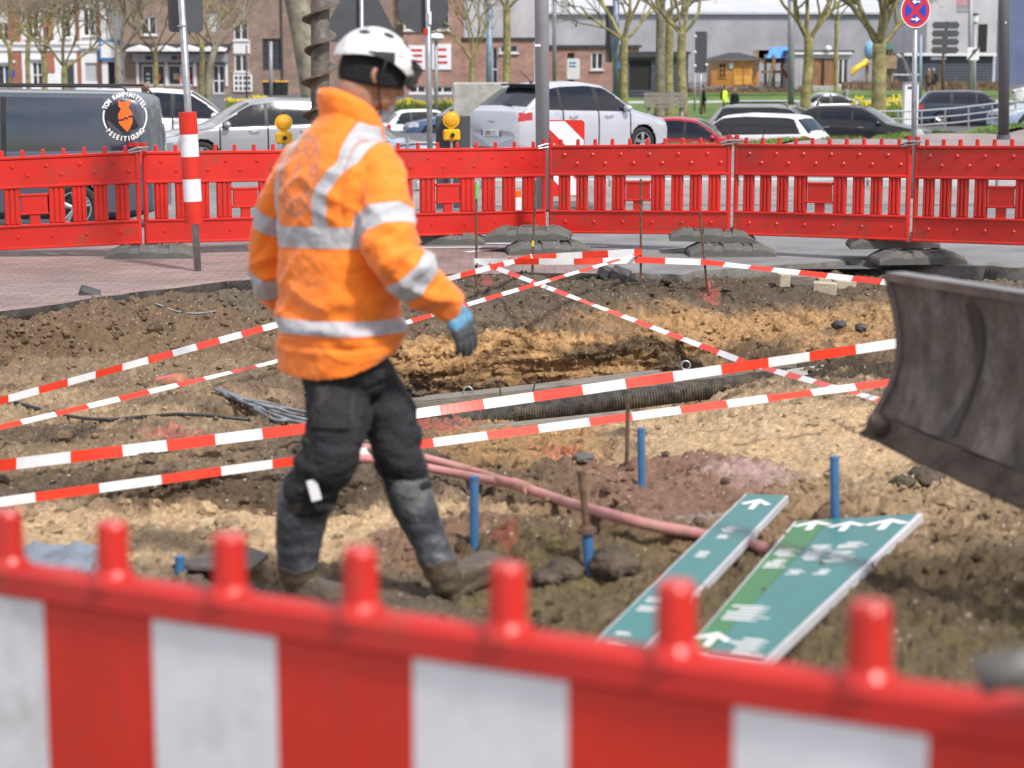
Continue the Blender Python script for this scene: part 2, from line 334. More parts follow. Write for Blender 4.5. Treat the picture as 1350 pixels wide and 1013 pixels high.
def crater(u,v,R,h,dd,z=None,hr=.3):            # a spoil mound with a hole in it
    p=ag(u,v,float(np.interp(v,[600,680,790],[0,.04,.15])) if z is None else z); r=np.hypot(Pf[:,0]-p.x,Pf[:,1]-p.y)/R
    Pf[:,2]+=h*np.exp(-((r-.45)/.33)**2)*(.7+.6*fbm(Pf*9,3,7))-dd*np.exp(-(r/hr)**2); return p
b1=crater(845,640,.75,.09,.14); b2=crater(625,722,.5,.07,.06); b3=crater(1100,690,.5,.07,.03); b4=crater(775,750,.4,.10,.03); b5=crater(238,758,.4,.03,.02)
crater(228,520,.36,.05,.62,-.38,.5); crater(325,545,.5,.04,.30,-.3,.55); crater(925,548,.5,.0,.42,-.4,.55); crater(420,655,.5,.0,.12,.02,.6); crater(1220,632,.3,.05,0,.08); crater(560,520,.5,0,.2,-.7,.6)
Q=(np.arange(R_-1)[:,None]*K_+np.arange(K_-1)[None,:]).ravel(); Q=np.stack([Q,Q+1,Q+K_+1,Q+K_],1)
m,t,b=newmat('soil'); L=t.links.new
at_=ND(t,'ShaderNodeVertexColor',layer_name='Col'); tc=ND(t,'ShaderNodeTexCoord')
n=ND(t,'ShaderNodeTexNoise',Scale=30.0,Detail=12.0,Roughness=.8); L(tc.outputs['Object'],n.inputs['Vector'])
mr=ND(t,'ShaderNodeMapRange'); mr.inputs['From Min'].default_value=.3; mr.inputs['From Max'].default_value=.7; mr.inputs['To Min'].default_value=.42; mr.inputs['To Max'].default_value=1.6; L(n.outputs['Fac'],mr.inputs['Value'])
sc=ND(t,'ShaderNodeVectorMath',operation='SCALE'); L(at_.outputs[0],sc.inputs[0]); L(mr.outputs[0],sc.inputs['Scale'])
vo=ND(t,'ShaderNodeTexVoronoi',Scale=32.0); L(tc.outputs['Object'],vo.inputs['Vector'])      # pale grit
lt=ND(t,'ShaderNodeMath',operation='LESS_THAN'); lt.inputs[1].default_value=.2; L(vo.outputs['Distance'],lt.inputs[0])
sp=ND(t,'ShaderNodeSeparateColor'); L(vo.outputs['Color'],sp.inputs[0]); g2=ND(t,'ShaderNodeMath',operation='GREATER_THAN'); g2.inputs[1].default_value=.82; L(sp.outputs[0],g2.inputs[0])
mu=ND(t,'ShaderNodeMath',operation='MULTIPLY'); L(lt.outputs[0],mu.inputs[0]); L(g2.outputs[0],mu.inputs[1])
mx=ND(t,'ShaderNodeMix',data_type='RGBA'); L(mu.outputs[0],mx.inputs[0]); L(sc.outputs[0],mx.inputs[6]); mx.inputs[7].default_value=(.42,.38,.33,1)
L(mx.outputs[2],b.inputs['Base Color']); b.inputs['Roughness'].default_value=.92; b.inputs['Specular IOR Level'].default_value=.25
bm=ND(t,'ShaderNodeBump'); bm.inputs['Strength'].default_value=.9; bm.inputs['Distance'].default_value=.02; L(n.outputs['Fac'],bm.inputs['Height']); L(bm.outputs[0],b.inputs['Normal'])
M['soil']=m
pit=npmesh('excavated_ground',Pf,Q,[m],kind='structure'); setcol(pit,np.clip(col,0,1))
from mathutils.bvhtree import BVHTree
_bv=BVHTree.FromObject(pit,bpy.context.evaluated_depsgraph_get())
def tz(x,y,top=3.0):
    h=_bv.ray_cast(Vector((x,y,top)),Vector((0,0,-1))); return h[0].z if h[0] else 0.0
def hit(u,v):                                   # where the ground shows at a place in the photograph
    o=Vector((0,0,H0)); d=(at(u,v,10)-o).normalized(); h=_bv.ray_cast(o,d); return h[0] if h[0] else ag(u,v)
# stones and clods
def stones(name,n,smin,smax,ms,region,sharp=.35,emb=.3,pw=3):
    ic=MB().ball((0,0,0),1,6,4); bvv=np.array(ic.v); V=[];Fc=[]; cs=[]; cnt=0; tries=0
    idx=RNG.choice(len(Pf),size=n*12); 
    for i in idx:
        if cnt>=n: break
        if not region(u_[i],v_[i]): continue
        p=Pf[i]; s=smin+(smax-smin)*RNG.random()**pw
        A=np.array(Matrix.Rotation(RNG.random()*6.3,3,'Z')@Matrix.Rotation(RNG.normal()*.5,3,'X'))
        d=bvv*(1+ (RNG.random(bvv.shape)-.5)*sharp)*np.array([1,.6+.5*RNG.random(),.4+.4*RNG.random()])
        V.append(d@A.T*s+p+np.array([0,0,s*emb])); Fc.append(len(bvv)*cnt); cs.append((col[i]*(.55+.75*RNG.random()),len(bvv))); cnt+=1
    V=np.concatenate(V); me=bpy.data.meshes.new(name); fs=[tuple(k+o for k in f) for o in Fc for f in ic.f]
    me.from_pydata(V.tolist(),[],fs); me.materials.append(ms); o=bpy.data.objects.new(name,me); C.objects.link(o); o['kind']='stuff'
    cc=np.concatenate([np.tile(c,(k,1)) for c,k in cs]); setcol(o,np.clip(cc,0,.6)); return o
inv=lambda u,v:-250<u<1600 and v<905 and v>340
tag(stones('gravel',7000,.004,.028,M['soil'],lambda u,v:inv(u,v) and (v<470 or RNG.random()<.35)),'fine gravel and grit scattered over the dug soil','gravel')
tag(stones('rubble',1300,.012,.055,M['soil'],lambda u,v:inv(u,v) and not(500<u<1180 and 540<v<640 and RNG.random()<.8) and v<720,.6,.2,2.5),'loose clods of dark earth lying over the pit','rubble')
# moss and weeds on the near ground
mb=MB(); k=0
for i in RNG.choice(len(Pf),size=60000):
    if k>=3200: break
    if v_[i]>700 and v_[i]<1000 and 480<u_[i]<1500 and nm[i]>.5 and RNG.random()<.5:
        p=Pf[i]; a=RNG.random()*6.3; h=.008+.02*RNG.random(); w=.003
        mb.add([(p[0]-w*math.cos(a),p[1]-w*math.sin(a),p[2]),(p[0]+w*math.cos(a),p[1]+w*math.sin(a),p[2]),(p[0]+h*.7*math.cos(a+2),p[1]+h*.7*math.sin(a+2),p[2]+h)],[(0,1,2)]); k+=1
M['mossy']=mat('moss_green',(.19,.165,.06),.9,var=.3,vs=4); tag(mb.build('moss',M['mossy']),'thin yellow green moss and weeds on the near ground','moss',kind='stuff')
# ================= GROUND BEYOND
GC=[(0,330,133),(700,328,129),(1190,335,133),(125,299,96),(-300,299,96),(300,224,66),(700,210,70),(850,203,66),(250,207,58)]
gp=[]
for u,v,s in GC:
    Y=F/s; gp.append((xat(u,Y,0),Y,H0-(v-80)/s))
gp+=[(x,Y,z) for x,Y,z in ((5.7,48.2,-.17),(8.8,53.7,-.17),(11.8,58.7,-.17),(16.6,64.2,-.15),(5.7,45.5,-.04),(8.8,50,-.03),(24,68,0),(34,75,0),(12,48,0),(20,50,0),(5,54,-1.05),(7.5,58,-1.05),(10,63,-.95),(12,67,-.8),(18,73,-.6),(26,78,-.6),(6,90,-1),(20,95,-.8),(35,95,-.6),(10,112,-1.08),(25,125,-.7),(0,125,-.8),(-20,60,-.3),(-30,100,-.5),(-10,55,-.3),(-30,160,-.7),(0,160,-.7),(20,160,-.1),(60,160,0),(60,250,0),(-60,250,-.5),(-15,25,-.2),(15,25,0),(-30,30,-.3),(30,30,0),(0,25,0),(3,30,0))]
gp=np.array(gp)
def gz(x,y):
    x=np.asarray(x,float); y=np.asarray(y,float); sh=x.shape; x=x.ravel();y=y.ravel()
    sx=4+.08*y; d=((x[:,None]-gp[None,:,0])**2*.5+(y[:,None]-gp[None,:,1])**2)/(sx[:,None]**2)+.02
    w=d**-2; z=(w*gp[None,:,2]).sum(1)/w.sum(1)
    k=np.clip((y-22)/4,0,1); return (z*k*k*(3-2*k)).reshape(sh)
def g1(x,y): return float(gz(np.array([x]),np.array([y]))[0])
def sheet(name,nearp,farp,ms,off,nx=120,ny=30,kind='structure',skirt=None,smat=None,label=None,cat=None):
    def rs(p,k):
        p=np.array(p,float); d=np.r_[0,np.cumsum(np.hypot(*np.diff(p[:,:2],axis=0).T))]; t=np.linspace(0,d[-1],k); return np.stack([np.interp(t,d,p[:,0]),np.interp(t,d,p[:,1])],1)
    A=rs(nearp,nx);B=rs(farp,nx); T=np.linspace(0,1,ny)[:,None,None]; P=A[None]*(1-T)+B[None]*T; X=P[...,0];Y=P[...,1]; Z=gz(X,Y)+off
    V=np.stack([X,Y,Z],-1).reshape(-1,3); Q=(np.arange(ny-1)[:,None]*nx+np.arange(nx-1)[None,:]).ravel(); Q=np.stack([Q,Q+1,Q+nx+1,Q+nx],1)
    if skirt:
        n0=len(V); lo=V[:nx].copy(); lo[:,2]-=skirt if np.isscalar(skirt) else np.interp(lo[:,0],skirt[0],skirt[1]); lo[:,1]+=.05
        lo[:,1]+=(fbm(np.stack([lo[:,0]*8,lo[:,1],lo[:,0]*0],1),3,3)-.5)*.06
        V=np.concatenate([V,lo]); i=np.arange(nx-1); Q=np.concatenate([Q,np.stack([n0+i,n0+i+1,i+1,i],1)])
    o=npmesh(name,V,Q,[ms]+([smat] if smat else []),smooth=not skirt)
    if smat: o.data.polygons.foreach_set('material_index',np.r_[np.zeros(len(Q)-nx+1,np.int32),np.ones(nx-1,np.int32)])
    if kind: o['kind']=kind
    return tag(o,label,cat)
gxy=lambda u,v:tuple(ag(u,v)[:2])
M['asphalt']=mat('asphalt',(.21,.21,.215),.8,var=.18,vs=1.5,bump=.5,bs=110,dirt=.35,dcol=(.22,.21,.20),ds=1.2)
M['asphalt2']=mat('parking_asphalt',(.11,.11,.125),.85,var=.15,vs=.8,bump=.3,bs=60)
M['brick']=brickmat('brick_paving',(.215,.152,.138),(.28,.20,.185),(.13,.11,.105),.2,.1,vec='floor',mortsize=.006,bump=.5)
M['brick2']=brickmat('red_paving',(.24,.19,.185),(.30,.24,.23),(.17,.15,.15),.2,.1,vec='floor',mortsize=.006)
M['lawn']=mat('lawn',(.10,.17,.03),.95,var=.3,vs=.9,bump=1,bs=12,dirt=.3,dcol=(.16,.15,.06),ds=1.5)
M['kerb']=mat('kerb_stone',(.42,.42,.42),.8,var=.12,vs=3)
M['paint']=mat('road_paint',(.62,.62,.62),.7,var=.1,vs=10,dirt=.3,dcol=(.3,.3,.3))
us=[-2400,-800,-300]+list(range(-60,1421,20))+[1600,2400,3900]
rim=[gxy(u,rimv(u)+ (fbm(np.array([[u/9.0,0,0]]),3,5)[0]-.5)*4) for u in us]
gs=sheet('ground',[(-260,19),(260,19)],[(-260,420),(260,420)],M['asphalt2'],-.05,260,300)
rx=[gxy(u,rimv(u))[0] for u in (800,905,1105,1115)]
sheet('road',rim,[(-14,47),(30,47)],M['asphalt'],0,900,60,skirt=(rx,[.085,.14,.14,.2]),smat=mat('broken_slab_edge',(.20,.19,.175),.95,var=.3,vs=1.2,dirt=.6,dcol=(.045,.04,.035),ds=1.6,bump=1,bs=30))
bp=[(u,v) for u,v in zip(us,[rimv(u) for u in us]) if u<=850]
br=[r for r,u in zip(rim,us) if u<=850]; br=[(x,y-.004) for x,y in br]
sheet('brick_pavement',br,[gxy(u,v) for u,v in ((-2400,322),(-300,320),(0,318),(300,316),(500,321),(640,331),(770,347),(852,361))],M['brick'],.004,500,20,skirt=.11,smat=mat('dark_paver_edge',(.055,.048,.042),.95,var=.4,vs=6,bump=1,bs=30))
sheet('footway',[(-1.5,27),(3,27),(12,27)],[(-1.5,30.8),(3,30.8),(12,30.8)],M['brick2'],.006,60,8)
mb=MB()
for i in range(14): mb.box((-1.5+i*1.0+.5,31.0,g1(-1+i,31)+.05),(.98,.15,.14),bev=.02)
tag(mb.build('kerb',M['kerb']),kind='structure')
sheet('sidewalk',[(4.2,43),(14,43),(17,43),(22,43)],[(4.0,45.3),(5.8,47.8),(11.8,58.2),(17,63.6)],M['brick2'],.008,50,20)
sheet('lawn',[(-3,88),(14,86),(50,84)],[(-3,150),(14,150),(60,150)],M['lawn'],.02,80,30)
sheet('park_path',[(2,128),(60,126)],[(2,134),(60,132)],M['kerb'],.03,60,5)
for a,b_ in (((555,328),(666,327)),((614,334),(700,324)),((640,322),(800,326)),((100,318),(175,316)),((870,330),(930,326))):
    p,q=ag(*a),ag(*b_); d=(q-p).normalized(); nn=Vector((-d.y,d.x,0))*.05; z=g1(p.x,p.y)+.009
    o=MB().add([(p-nn)[:2]+(z,),(q-nn)[:2]+(z,),(q+nn)[:2]+(z,),(p+nn)[:2]+(z,)],[(0,1,2,3)]).build('road_marking',M['paint']); o['kind']='structure'
# verge: a raised grassy lip between pavement and sunken car park
vp=[(3.5,45.5),(5.7,48.2),(8.8,53.7),(11.8,58.7),(16.6,64.2)]
P=[];
for x,y in vp: P.append(((x,y-.4),(x-.1,y+1.6)))
sheet('verge',[a for a,b_ in P],[b_ for a,b_ in P],M['lawn'],.04,60,10)
mb=MB()
for k in range(9000):
    s_=RNG.random()*3.999; i=int(s_); f=s_-i; x=lerp(vp[i][0],vp[i+1][0],f)+RNG.normal()*.05; y=lerp(vp[i][1],vp[i+1][1],f)+RNG.random()*1.4-.35; z=g1(x,y)+.03 if k%40==0 else z_ if k and abs(1)>2 else None
    if z is None: z=.03+float(np.interp(y,[40,200],[0,0]))
    mb.v.extend([]) 
    a=RNG.random()*6.3; h=.03+.10*RNG.random(); w=.012
    mb.add([(x-w*math.cos(a),y-w*math.sin(a),-9),(x+w*math.cos(a),y+w*math.sin(a),-9),(x+.06*math.cos(a+1),y+.06*math.sin(a+1),-9+h)],[(0,1,2)])
V=np.array(mb.v); bx=V[0::3]; zz=gz((V[0::3,0]+V[1::3,0])/2,(V[0::3,1]+V[1::3,1])/2)+.03
V[0::3,2]+=9+zz;V[1::3,2]+=9+zz;V[2::3,2]+=9+zz; mb.v=V.tolist()
M['grassb']=mat('grass_blades',(.15,.24,.045),.8,var=.35,vs=1.5,dirt=.3,dcol=(.28,.26,.09)); tag(mb.build('grass',M['grassb']),'rough green grass along the edge of the car park','grass',kind='stuff')
M['auger0']=mat('dull_steel',(.2,.19,.18),.5,.5,var=.3,vs=20)
# ================= FAR FENCE PANELS
def fence_panel(p0,p1,h0,h1,label,hooks):      # p0,p1: bottom ends; h: panel heights
    t=thing('barrier_fence',label,'safety fence',((p0+p1)/2)[:]and tuple((p0+p1)/2),0,'red plastic fence panels round the pit')
    d=p1-p0; Ln=Vector((d.x,d.y)).length; nrm=Vector((d.y,-d.x,0)).normalized()   # towards camera
    def T(x,z,y=0): # x 0..Ln, z metres 0..H(.9), y towards camera
        k=x/Ln; return p0+d*k+Vector((0,0,1))*(z*lerp(h0,h1,k)/.9)+nrm*y
    def bx(m,x0,x1,z0,z1,y0,y1,bev=.006):
        b=bev
        P=[T(x0,z0,y0),T(x1,z0,y0),T(x1,z1,y0),T(x0,z1,y0),T(x0,z0,y1-b),T(x1,z0,y1-b),T(x1,z1,y1-b),T(x0,z1,y1-b),T(x0+b,z0+b,y1),T(x1-b,z0+b,y1),T(x1-b,z1-b,y1),T(x0+b,z1-b,y1)]
        m.add(P,[(0,3,2,1),(0,1,5,4),(1,2,6,5),(2,3,7,6),(3,0,4,7),(4,5,9,8),(5,6,10,9),(6,7,11,10),(7,4,8,11),(8,9,10,11)])
    e=.035; R=M['red']
    m=MB(); bx(m,e,Ln-e,.60,.87,-.018,.018); 
    for r,(z,n0) in enumerate(((.80,6),(.71,6))):
        for i in range(n0):
            x=(i+.45+.45*r)/n0*(Ln-2*e)*.98+e; c=T(x,z,.018); m.tube([c-nrm*.002,c+nrm*.009],[.024,.014],12); 
            m.tube([c+nrm*.008,c+nrm*.0105],[.008,.006],8)
    m.build('top_board',R,t,True)
    m=MB(); bx(m,e*.6,Ln-e*.6,.87,.90,-.028,.028)
    n=10
    for i in range(n):
        x=e+(i+.5)/n*(Ln-2*e); c=T(x,.897); m.tube([c,T(x,.955)],[.021,.019],10); m.ball(T(x,.955),(.019,.019,.008),10,4)
    m.build('top_rail',R,t,True)
    m=MB(); bx(m,.02,Ln-.02,.585,.612,-.02,.034); bx(m,.02,Ln-.02,.205,.232,-.02,.034)
    cx=Ln/2; cw=.125
    bx(m,cx-cw,cx+cw,.34,.52,-.014,.018); bx(m,cx-cw-.01,cx+cw+.01,.505,.53,-.02,.026); bx(m,cx-cw-.01,cx+cw+.01,.325,.345,-.02,.026)
    bx(m,cx-.05,cx+.05,.22,.34,-.012,.014)
    xs=[]; side=(cx-cw-.035)
    st=(side-.035)/4.0
    for sd in (0,1):
        for k in range(4):
            a=.035+st*(k+.36); b_=.035+st*(k+1.0)+(.02 if k==3 else 0)
            if sd: a,b_=Ln-b_,Ln-a
            xs.append((a,b_))
    for a,b_ in xs:
        bx(m,a,b_,.228,.59,-.014,.010)
        w=(b_-a)/3
        for q in range(3): bx(m,a+w*q+w*.12,a+w*(q+1)-w*.12,.235,.585,.008,.024,.008)
    m.build('slat_grille',R,t,True)
    m=MB(); bx(m,.02,Ln-.02,.0,.21,-.018,.020); bx(m,.01,Ln-.01,-.012,.012,-.024,.03)
    for i in range(6):
        c=T((i+.6)/6.2*Ln,.11,.020); m.tube([c-nrm*.002,c+nrm*.009],[.02,.012],12)
    m.build('bottom_board',R,t,True)
    for x in (.02,Ln-.02):
        m=MB(); m.tube([T(x,-.02),T(x,.91),T(x,.985)],[.024,.026,.024],12); m.build('end_post',R,t,True)
    if hooks:
        m=MB(); c=T(Ln-.1,.905,.02); e2=T(Ln+.08,.93,.04)
        m.tube([c,lerp(c,e2,.5)+Vector((0,0,.015)),e2,e2-nrm*.06],.012,8); m.tube([c-Vector((0,0,.02)),lerp(c,e2,.6)-Vector((0,0,.02)),e2-Vector((0,0,.02))],.009,8); m.build('coupling_hook',M['galv'],t,True)
    return t
def fpt(u,vb,s): Y=F/s; p=at(u,vb,Y); return p
PN=[((-92,333,134),(187,320,133.5),'red fence panel at the far left edge in front of the van'),
((191,320,133),(453,313,128),'red fence panel left of the worker behind the striped sign post'),
((456,313,128),(719,305,122.5),'red fence panel just right of the worker below the yellow warning lamp'),
((724,306,126),(962,308,131),'red fence panel in front of the silver hatchback and chevron board'),
((967,308,131),(1198,316,138),'red fence panel between the two double stacked feet on the right'),
((1203,317,138),(1440,325,147),'red fence panel at the far right edge behind the excavator blade')]
for i,(a,b_,lb) in enumerate(PN):
    fence_panel(fpt(*a),fpt(*b_),.90,.90,lb,True)
def foot(u,v,rz,z0,label,scale=1.0,L_=.86,z=0.0,tilt=0):
    p=ag(u,v,z); t=thing('fence_foot',label,'fence foot',(p.x,p.y,z+z0),rz,'recycled rubber fence feet')
    m=MB(); h=.125; w=.235; prof=[(-L_/2,.0),(-L_/2,.035),(-L_/2+.17,h*.95),(-.17,h),(.17,h),(L_/2-.17,h*.95),(L_/2,.035),(L_/2,0)]
    R=Matrix.Rotation(tilt,3,'Y')
    def sec(x,zt):
        return [R@Vector((x,-w,0)),R@Vector((x,-w,zt*.55)),R@Vector((x,-w+.045,zt)),R@Vector((x,w-.045,zt)),R@Vector((x,w,zt*.55)),R@Vector((x,w,0))]
    sx=[(-L_/2,.04),(-L_/2+.015,.06),(-L_/2+.13,h*.94),(-.20,h),(-.19,h*.8),(-.1,h*.8),(-.09,h),(.09,h),(.1,h*.8),(.19,h*.8),(.20,h),(L_/2-.13,h*.94),(L_/2-.015,.06),(L_/2,.04)]
    m.loft([sec(x,zz) for x,zz in sx])
    for sg in(-1,1):
        for q in range(3): m.box(R@Vector((sg*(.24+.055*q),0,h*(.97-.19*q))),(.022,.3,.022),R,bev=.005)
        for yy in(-.12,.0,.12): m.box(R@Vector((sg*.15,yy,h*.86)),(.06,.05,.02),R)
    o=m.build('block',M['rubber'],t)
    s=MB(); s.box(R@Vector((0,0,h+.001)),(.12,.07,.006),R); s.build('socket',M['black'],t); return t
foot(200,339,.05,0,'single dark rubber foot under the leftmost fence joint')
foot(586,321,.0,0,'flat dark rubber foot just right of the orange jacket')
foot(724,334,.1,0,'lower of two stacked rubber feet under the fence joint beside the lamp post')
foot(697,331,-.1,.125,'upper of two stacked rubber feet under the fence joint beside the lamp post',tilt=-.02)
foot(962,336,.04,0,'lower of two stacked rubber feet right of the rebar stakes')
foot(938,333,-.05,.125,'upper of two stacked rubber feet right of the rebar stakes',tilt=.02)
foot(1208,346,.1,0,'lower of two stacked rubber feet behind the excavator blade')
foot(1176,342,-.06,.125,'upper of two stacked rubber feet behind the excavator blade',tilt=-.025)
# ================= NEAR STRIPED FENCE
A=at(12,742,2.985); B=at(1145,893,2.045); Dv=(B-A)/6; nn=Vector((Dv.y,-Dv.x,0)).normalized(); upv=Vector((0,0,1))
t=thing('striped_barrier','blurred red plastic barrier with red and white reflective stripes nearest the camera','barrier',tuple(A+Dv*3-Vector((0,0,1.0))))
def NT(i,z,y=0): return A+Dv*i+upv*z+nn*y
m=MB(); i0,i1=-2.6,7.02
ring=[(-.024,-.045),(-.024,-.012),(-.014,0.0),(0,.004),(.014,0),(.024,-.012),(.024,-.045)]
m.loft([[NT(i,z,y) for y,z in ring] for i in (i0,i1)]); m.build('top_rail',M['red'],t,True,smooth=False)
for i in range(-2,7):
    m=MB(); m.tube([NT(i,-.01),NT(i,.004),NT(i,.012),NT(i,.076),NT(i,.082)],[.034,.030,.024,.0225,.019],20); m.build('spike',M['red'],t,True,smooth=False)
m=MB(); m.loft([[NT(i,z,y) for y,z in((.012,-.045),(.012,-.42),(-.012,-.42),(-.012,-.045))] for i in (i0,i1)]); 
m.loft([[NT(i,z,y) for y,z in((.02,-.42),(.02,-.48),(-.02,-.48),(-.02,-.42))] for i in (i0,i1)]); m.loft([[NT(i,z,y) for y,z in((.02,-.86),(.02,-1.0),(-.02,-1.0),(-.02,-.86))] for i in (i0,i1)])
i=i0+.1
while i<i1-.4: m.loft([[NT(i+q,z,y) for y,z in((.012,-.48),(.012,-.86),(-.012,-.86),(-.012,-.48))] for q in (0,.38)]); i+=.62
m.build('board',M['red'],t,True)
eds=[i0+.02,-1.6,-.6,.4,1.4,2.42,3.42,4.42,5.36,6.32,i1-.02]
for k in range(10):
    cm='redrefl' if k%2==0 else 'whiterefl'
    if k==9: cm='whiterefl'
    cm=('redrefl','whiterefl')[k%2==0] if False else cm
    lo,hi=eds[k],eds[k+1]
    mid=(lo+hi)/2; white=(mid<.4 and mid>-.6) or 1.4<mid<2.4 or 3.4<mid<4.4 or 5.36<mid<6.3 or mid<-1.6
    m=MB(); 
    for sd in (1,-1):
        m.loft([[NT(q,z,y*sd) for y,z in((.0125,-.05),(.0145,-.052),(.0145,-.375),(.0125,-.377))] for q in (lo,hi)])
    m.build('white_stripe' if white else 'red_stripe',M['whiterefl' if white else 'redrefl'],t,True)
m=MB(); c=NT(6.98,-.0,.02); m.tube([c+Vector((-.10,-.0,.035)),c+Vector((-.06,.0,.045)),c+Vector((.12,-.03,.02)),c+Vector((.2,-.05,.0))],.02,14); m.tube([c+Vector((-.02,0,.0)),c+Vector((.2,-.06,-.02))],.013,10); m.build('coupling_hook',M['auger0'],t,True,smooth=True)
for q in (i0+.05,i1-.03):
    m=MB(); m.tube([NT(q,-1.05),NT(q,.05)],.025,14); m.build('end_post',M['red'],t,True)
for q in (i0+.05,i1-.03):
    p=NT(q,0); zz=tz(p.x,p.y); f=thing('fence_foot','dark rubber foot under the near striped barrier at its '+('left' if q<0 else 'right')+' end','fence foot',(p.x,p.y,zz),math.atan2(Dv.y,Dv.x)+PI/2,'recycled rubber fence feet')
    m=MB(); m.loft([[Vector((x,-.2,0)),Vector((x,-.2,z*.6)),Vector((x,-.15,z)),Vector((x,.15,z)),Vector((x,.2,z*.6)),Vector((x,.2,0))] for x,z in((-.42,.04),(-.26,.11),(.26,.11),(.42,.04))]); m.build('block',M['rubber'],f)
# ================= BARRIER TAPES
M['tape_r']=mat('tape_red',(.72,.045,.02),.35,var=.05,vs=20); M['tape_w']=mat('tape_white',(.75,.75,.76),.35,var=.05,vs=20,dirt=.1,dcol=(.5,.45,.4),ds=6)
def tape(label,pts,wd,pitch=.25,sag=.0,tw=None,phase=0):
    pts=[Vector(p) for p in pts]; t=thing('barrier_tape',label,'tape',tuple(pts[0]),0,'red and white barrier tapes')
    seg=[(b_-a).length for a,b_ in zip(pts,pts[1:])]; tot=sum(seg); n=max(30,int(tot/.035)); out=[]
    for q in range(n+1):
        s_=q/n*tot; k=0
        while k<len(seg)-1 and s_>seg[k]: s_-=seg[k];k+=1
        f=s_/seg[k]; p=lerp(pts[k],pts[k+1],f); p=p-Vector((0,0,sag*4*f*(1-f)*(seg[k]/6)**2)); d=(pts[k+1]-pts[k]).normalized(); out.append((p,d,q/n*tot))
    ms=[MB(),MB()]
    for (p,d,s1),(p2,d2,s2) in zip(out,out[1:]):
        c=int((s1+s2)/2/pitch+phase)%2
        def rv(s_,d):
            a=(tw(s_/tot) if tw else 0)+.25*math.sin(s_*1.3+phase)+.1*math.sin(s_*4.1); side=d.cross(Vector((0,0,1))).normalized(); up=side.cross(d)
            return (up*math.cos(a)+side*math.sin(a))*wd/2
        a,b_=rv(s1,d),rv(s2,d2); th=Vector((0,-.0008,0)); ms[c].add([p-a,p2-b_,p2+b_,p+a,p-a-th,p2-b_-th,p2+b_-th,p+a-th],[(0,3,2,1),(4,5,6,7),(0,1,5,4),(3,7,6,2)])
    l=t.location.copy(); g=t['group']; bpy.data.objects.remove(t); mb=MB(); mb.add(ms[0].v,ms[0].f,0); mb.add(ms[1].v,ms[1].f,1)
    for k_ in range(len(mb.v)): mb.v[k_]=(mb.v[k_][0]-l[0],mb.v[k_][1]-l[1],mb.v[k_][2]-l[2])
    o=mb.build('barrier_tape',[M['tape_r'],M['tape_w']]); o.location=l; return tag(o,label,'tape',g)
W_=.075
s628=hit(628,366);s702=hit(701,362);s845=hit(845,366);s930=hit(935,381)
def up(s_,u,v): return at(u,v,s_.y)
tape('wide tape running up from the left edge behind the worker to the second stake',[at(-120,562,10.6),at(355,431,14.0),at(702,338,s702.y-.02)],W_*.6,.28,.0,lambda q:-.2)
tape('narrow twisted tape rising from the left edge below the wide one to the third stake',[at(-120,592,9.6),at(355,479,12.5),at(845,334,s845.y-.02)],W_*.42,.28,.0,lambda q:-.95 if q<.5 else -.8)
tape('wide tape level with the worker\'s knees rising right to the excavator blade',[at(-120,628,8.8),at(402,565,10.2),at(545,546,10.6),at(1330,430,11.4)],.055,.27,.02,lambda q:-.25,1)
tape('lowest tape crossing behind the worker\'s shins and over the near side of the trench',[at(-120,679,7.9),at(395,607,8.8),at(1183,503,10.4),at(1330,484,10.6)],.04,.27,.0,lambda q:-.3 if q<.75 else -.75,0)
tape('tape falling from the first stake across the pit towards the blade',[at(629,344,s628.y-.02),at(985,479,12.8),at(1300,566,8.8)],W_*.55,.27,.0,lambda q:-.95,1)
tape('short double tape stretched tight between second and third stake',[at(700,341,s702.y-.03),at(846,333,s845.y-.03)],.07,.24,0,lambda q:-.25)
tape('tape running from the third stake past the fourth to the blade',[at(625,345,s628.y-.03),at(770,345,17.5),at(845,343,s845.y-.04),at(930,346,s930.y-.02),at(1175,373,16.0)],.055,.3,.0,lambda q:-.2 if q<.5 else -.6,1)
# ================= STAKES
def rebar(u,vt,base,label,r=.010,paint=None,lean=0,grp='rusty rebar stakes'):
    t=thing('rebar_stake',label,'stake',tuple(base),0,grp); top=at(u,vt,base.y); top.x+=0
    m=MB(); n=26; m.tube([lerp(base-Vector((0,0,.15)),top,q/n) for q in range(n+1)],[r*(1+.12*(q%2)) for q in range(n+1)],8); m.build('rod',M['rust'],t,True)
    if paint: a=lerp(base,top,paint[0]);b_=lerp(base,top,paint[1]); mm=MB().tube([a,b_],r*1.35,8); mm.build('paint_mark',paint[2],t,True)
M['pgreen']=mat('green_marking',(.15,.5,.08),.6); M['pyel']=mat('yellow_marking',(.75,.6,.05),.6); M['ppink']=mat('pink_marking',(.75,.12,.14),.6)
rebar(628,240,s628,'tall rusty stake with green paint on its tip, nearest the worker',paint=(.82,.99,M['pgreen']))
rebar(706,238,s702,'rusty stake with a yellow paint band in front of the stacked feet',paint=(.3,.36,M['pyel']))
rebar(845,236,s845,'dark rusty stake standing where the tight tapes meet')
rebar(922,278,s930,'pale stake leaning left of the double foot on the right',paint=(.02,.08,M['ppink']))
h=hit(826,614); rebar(828,520,h,'short rusty stake on the near side of the trench',r=.009)
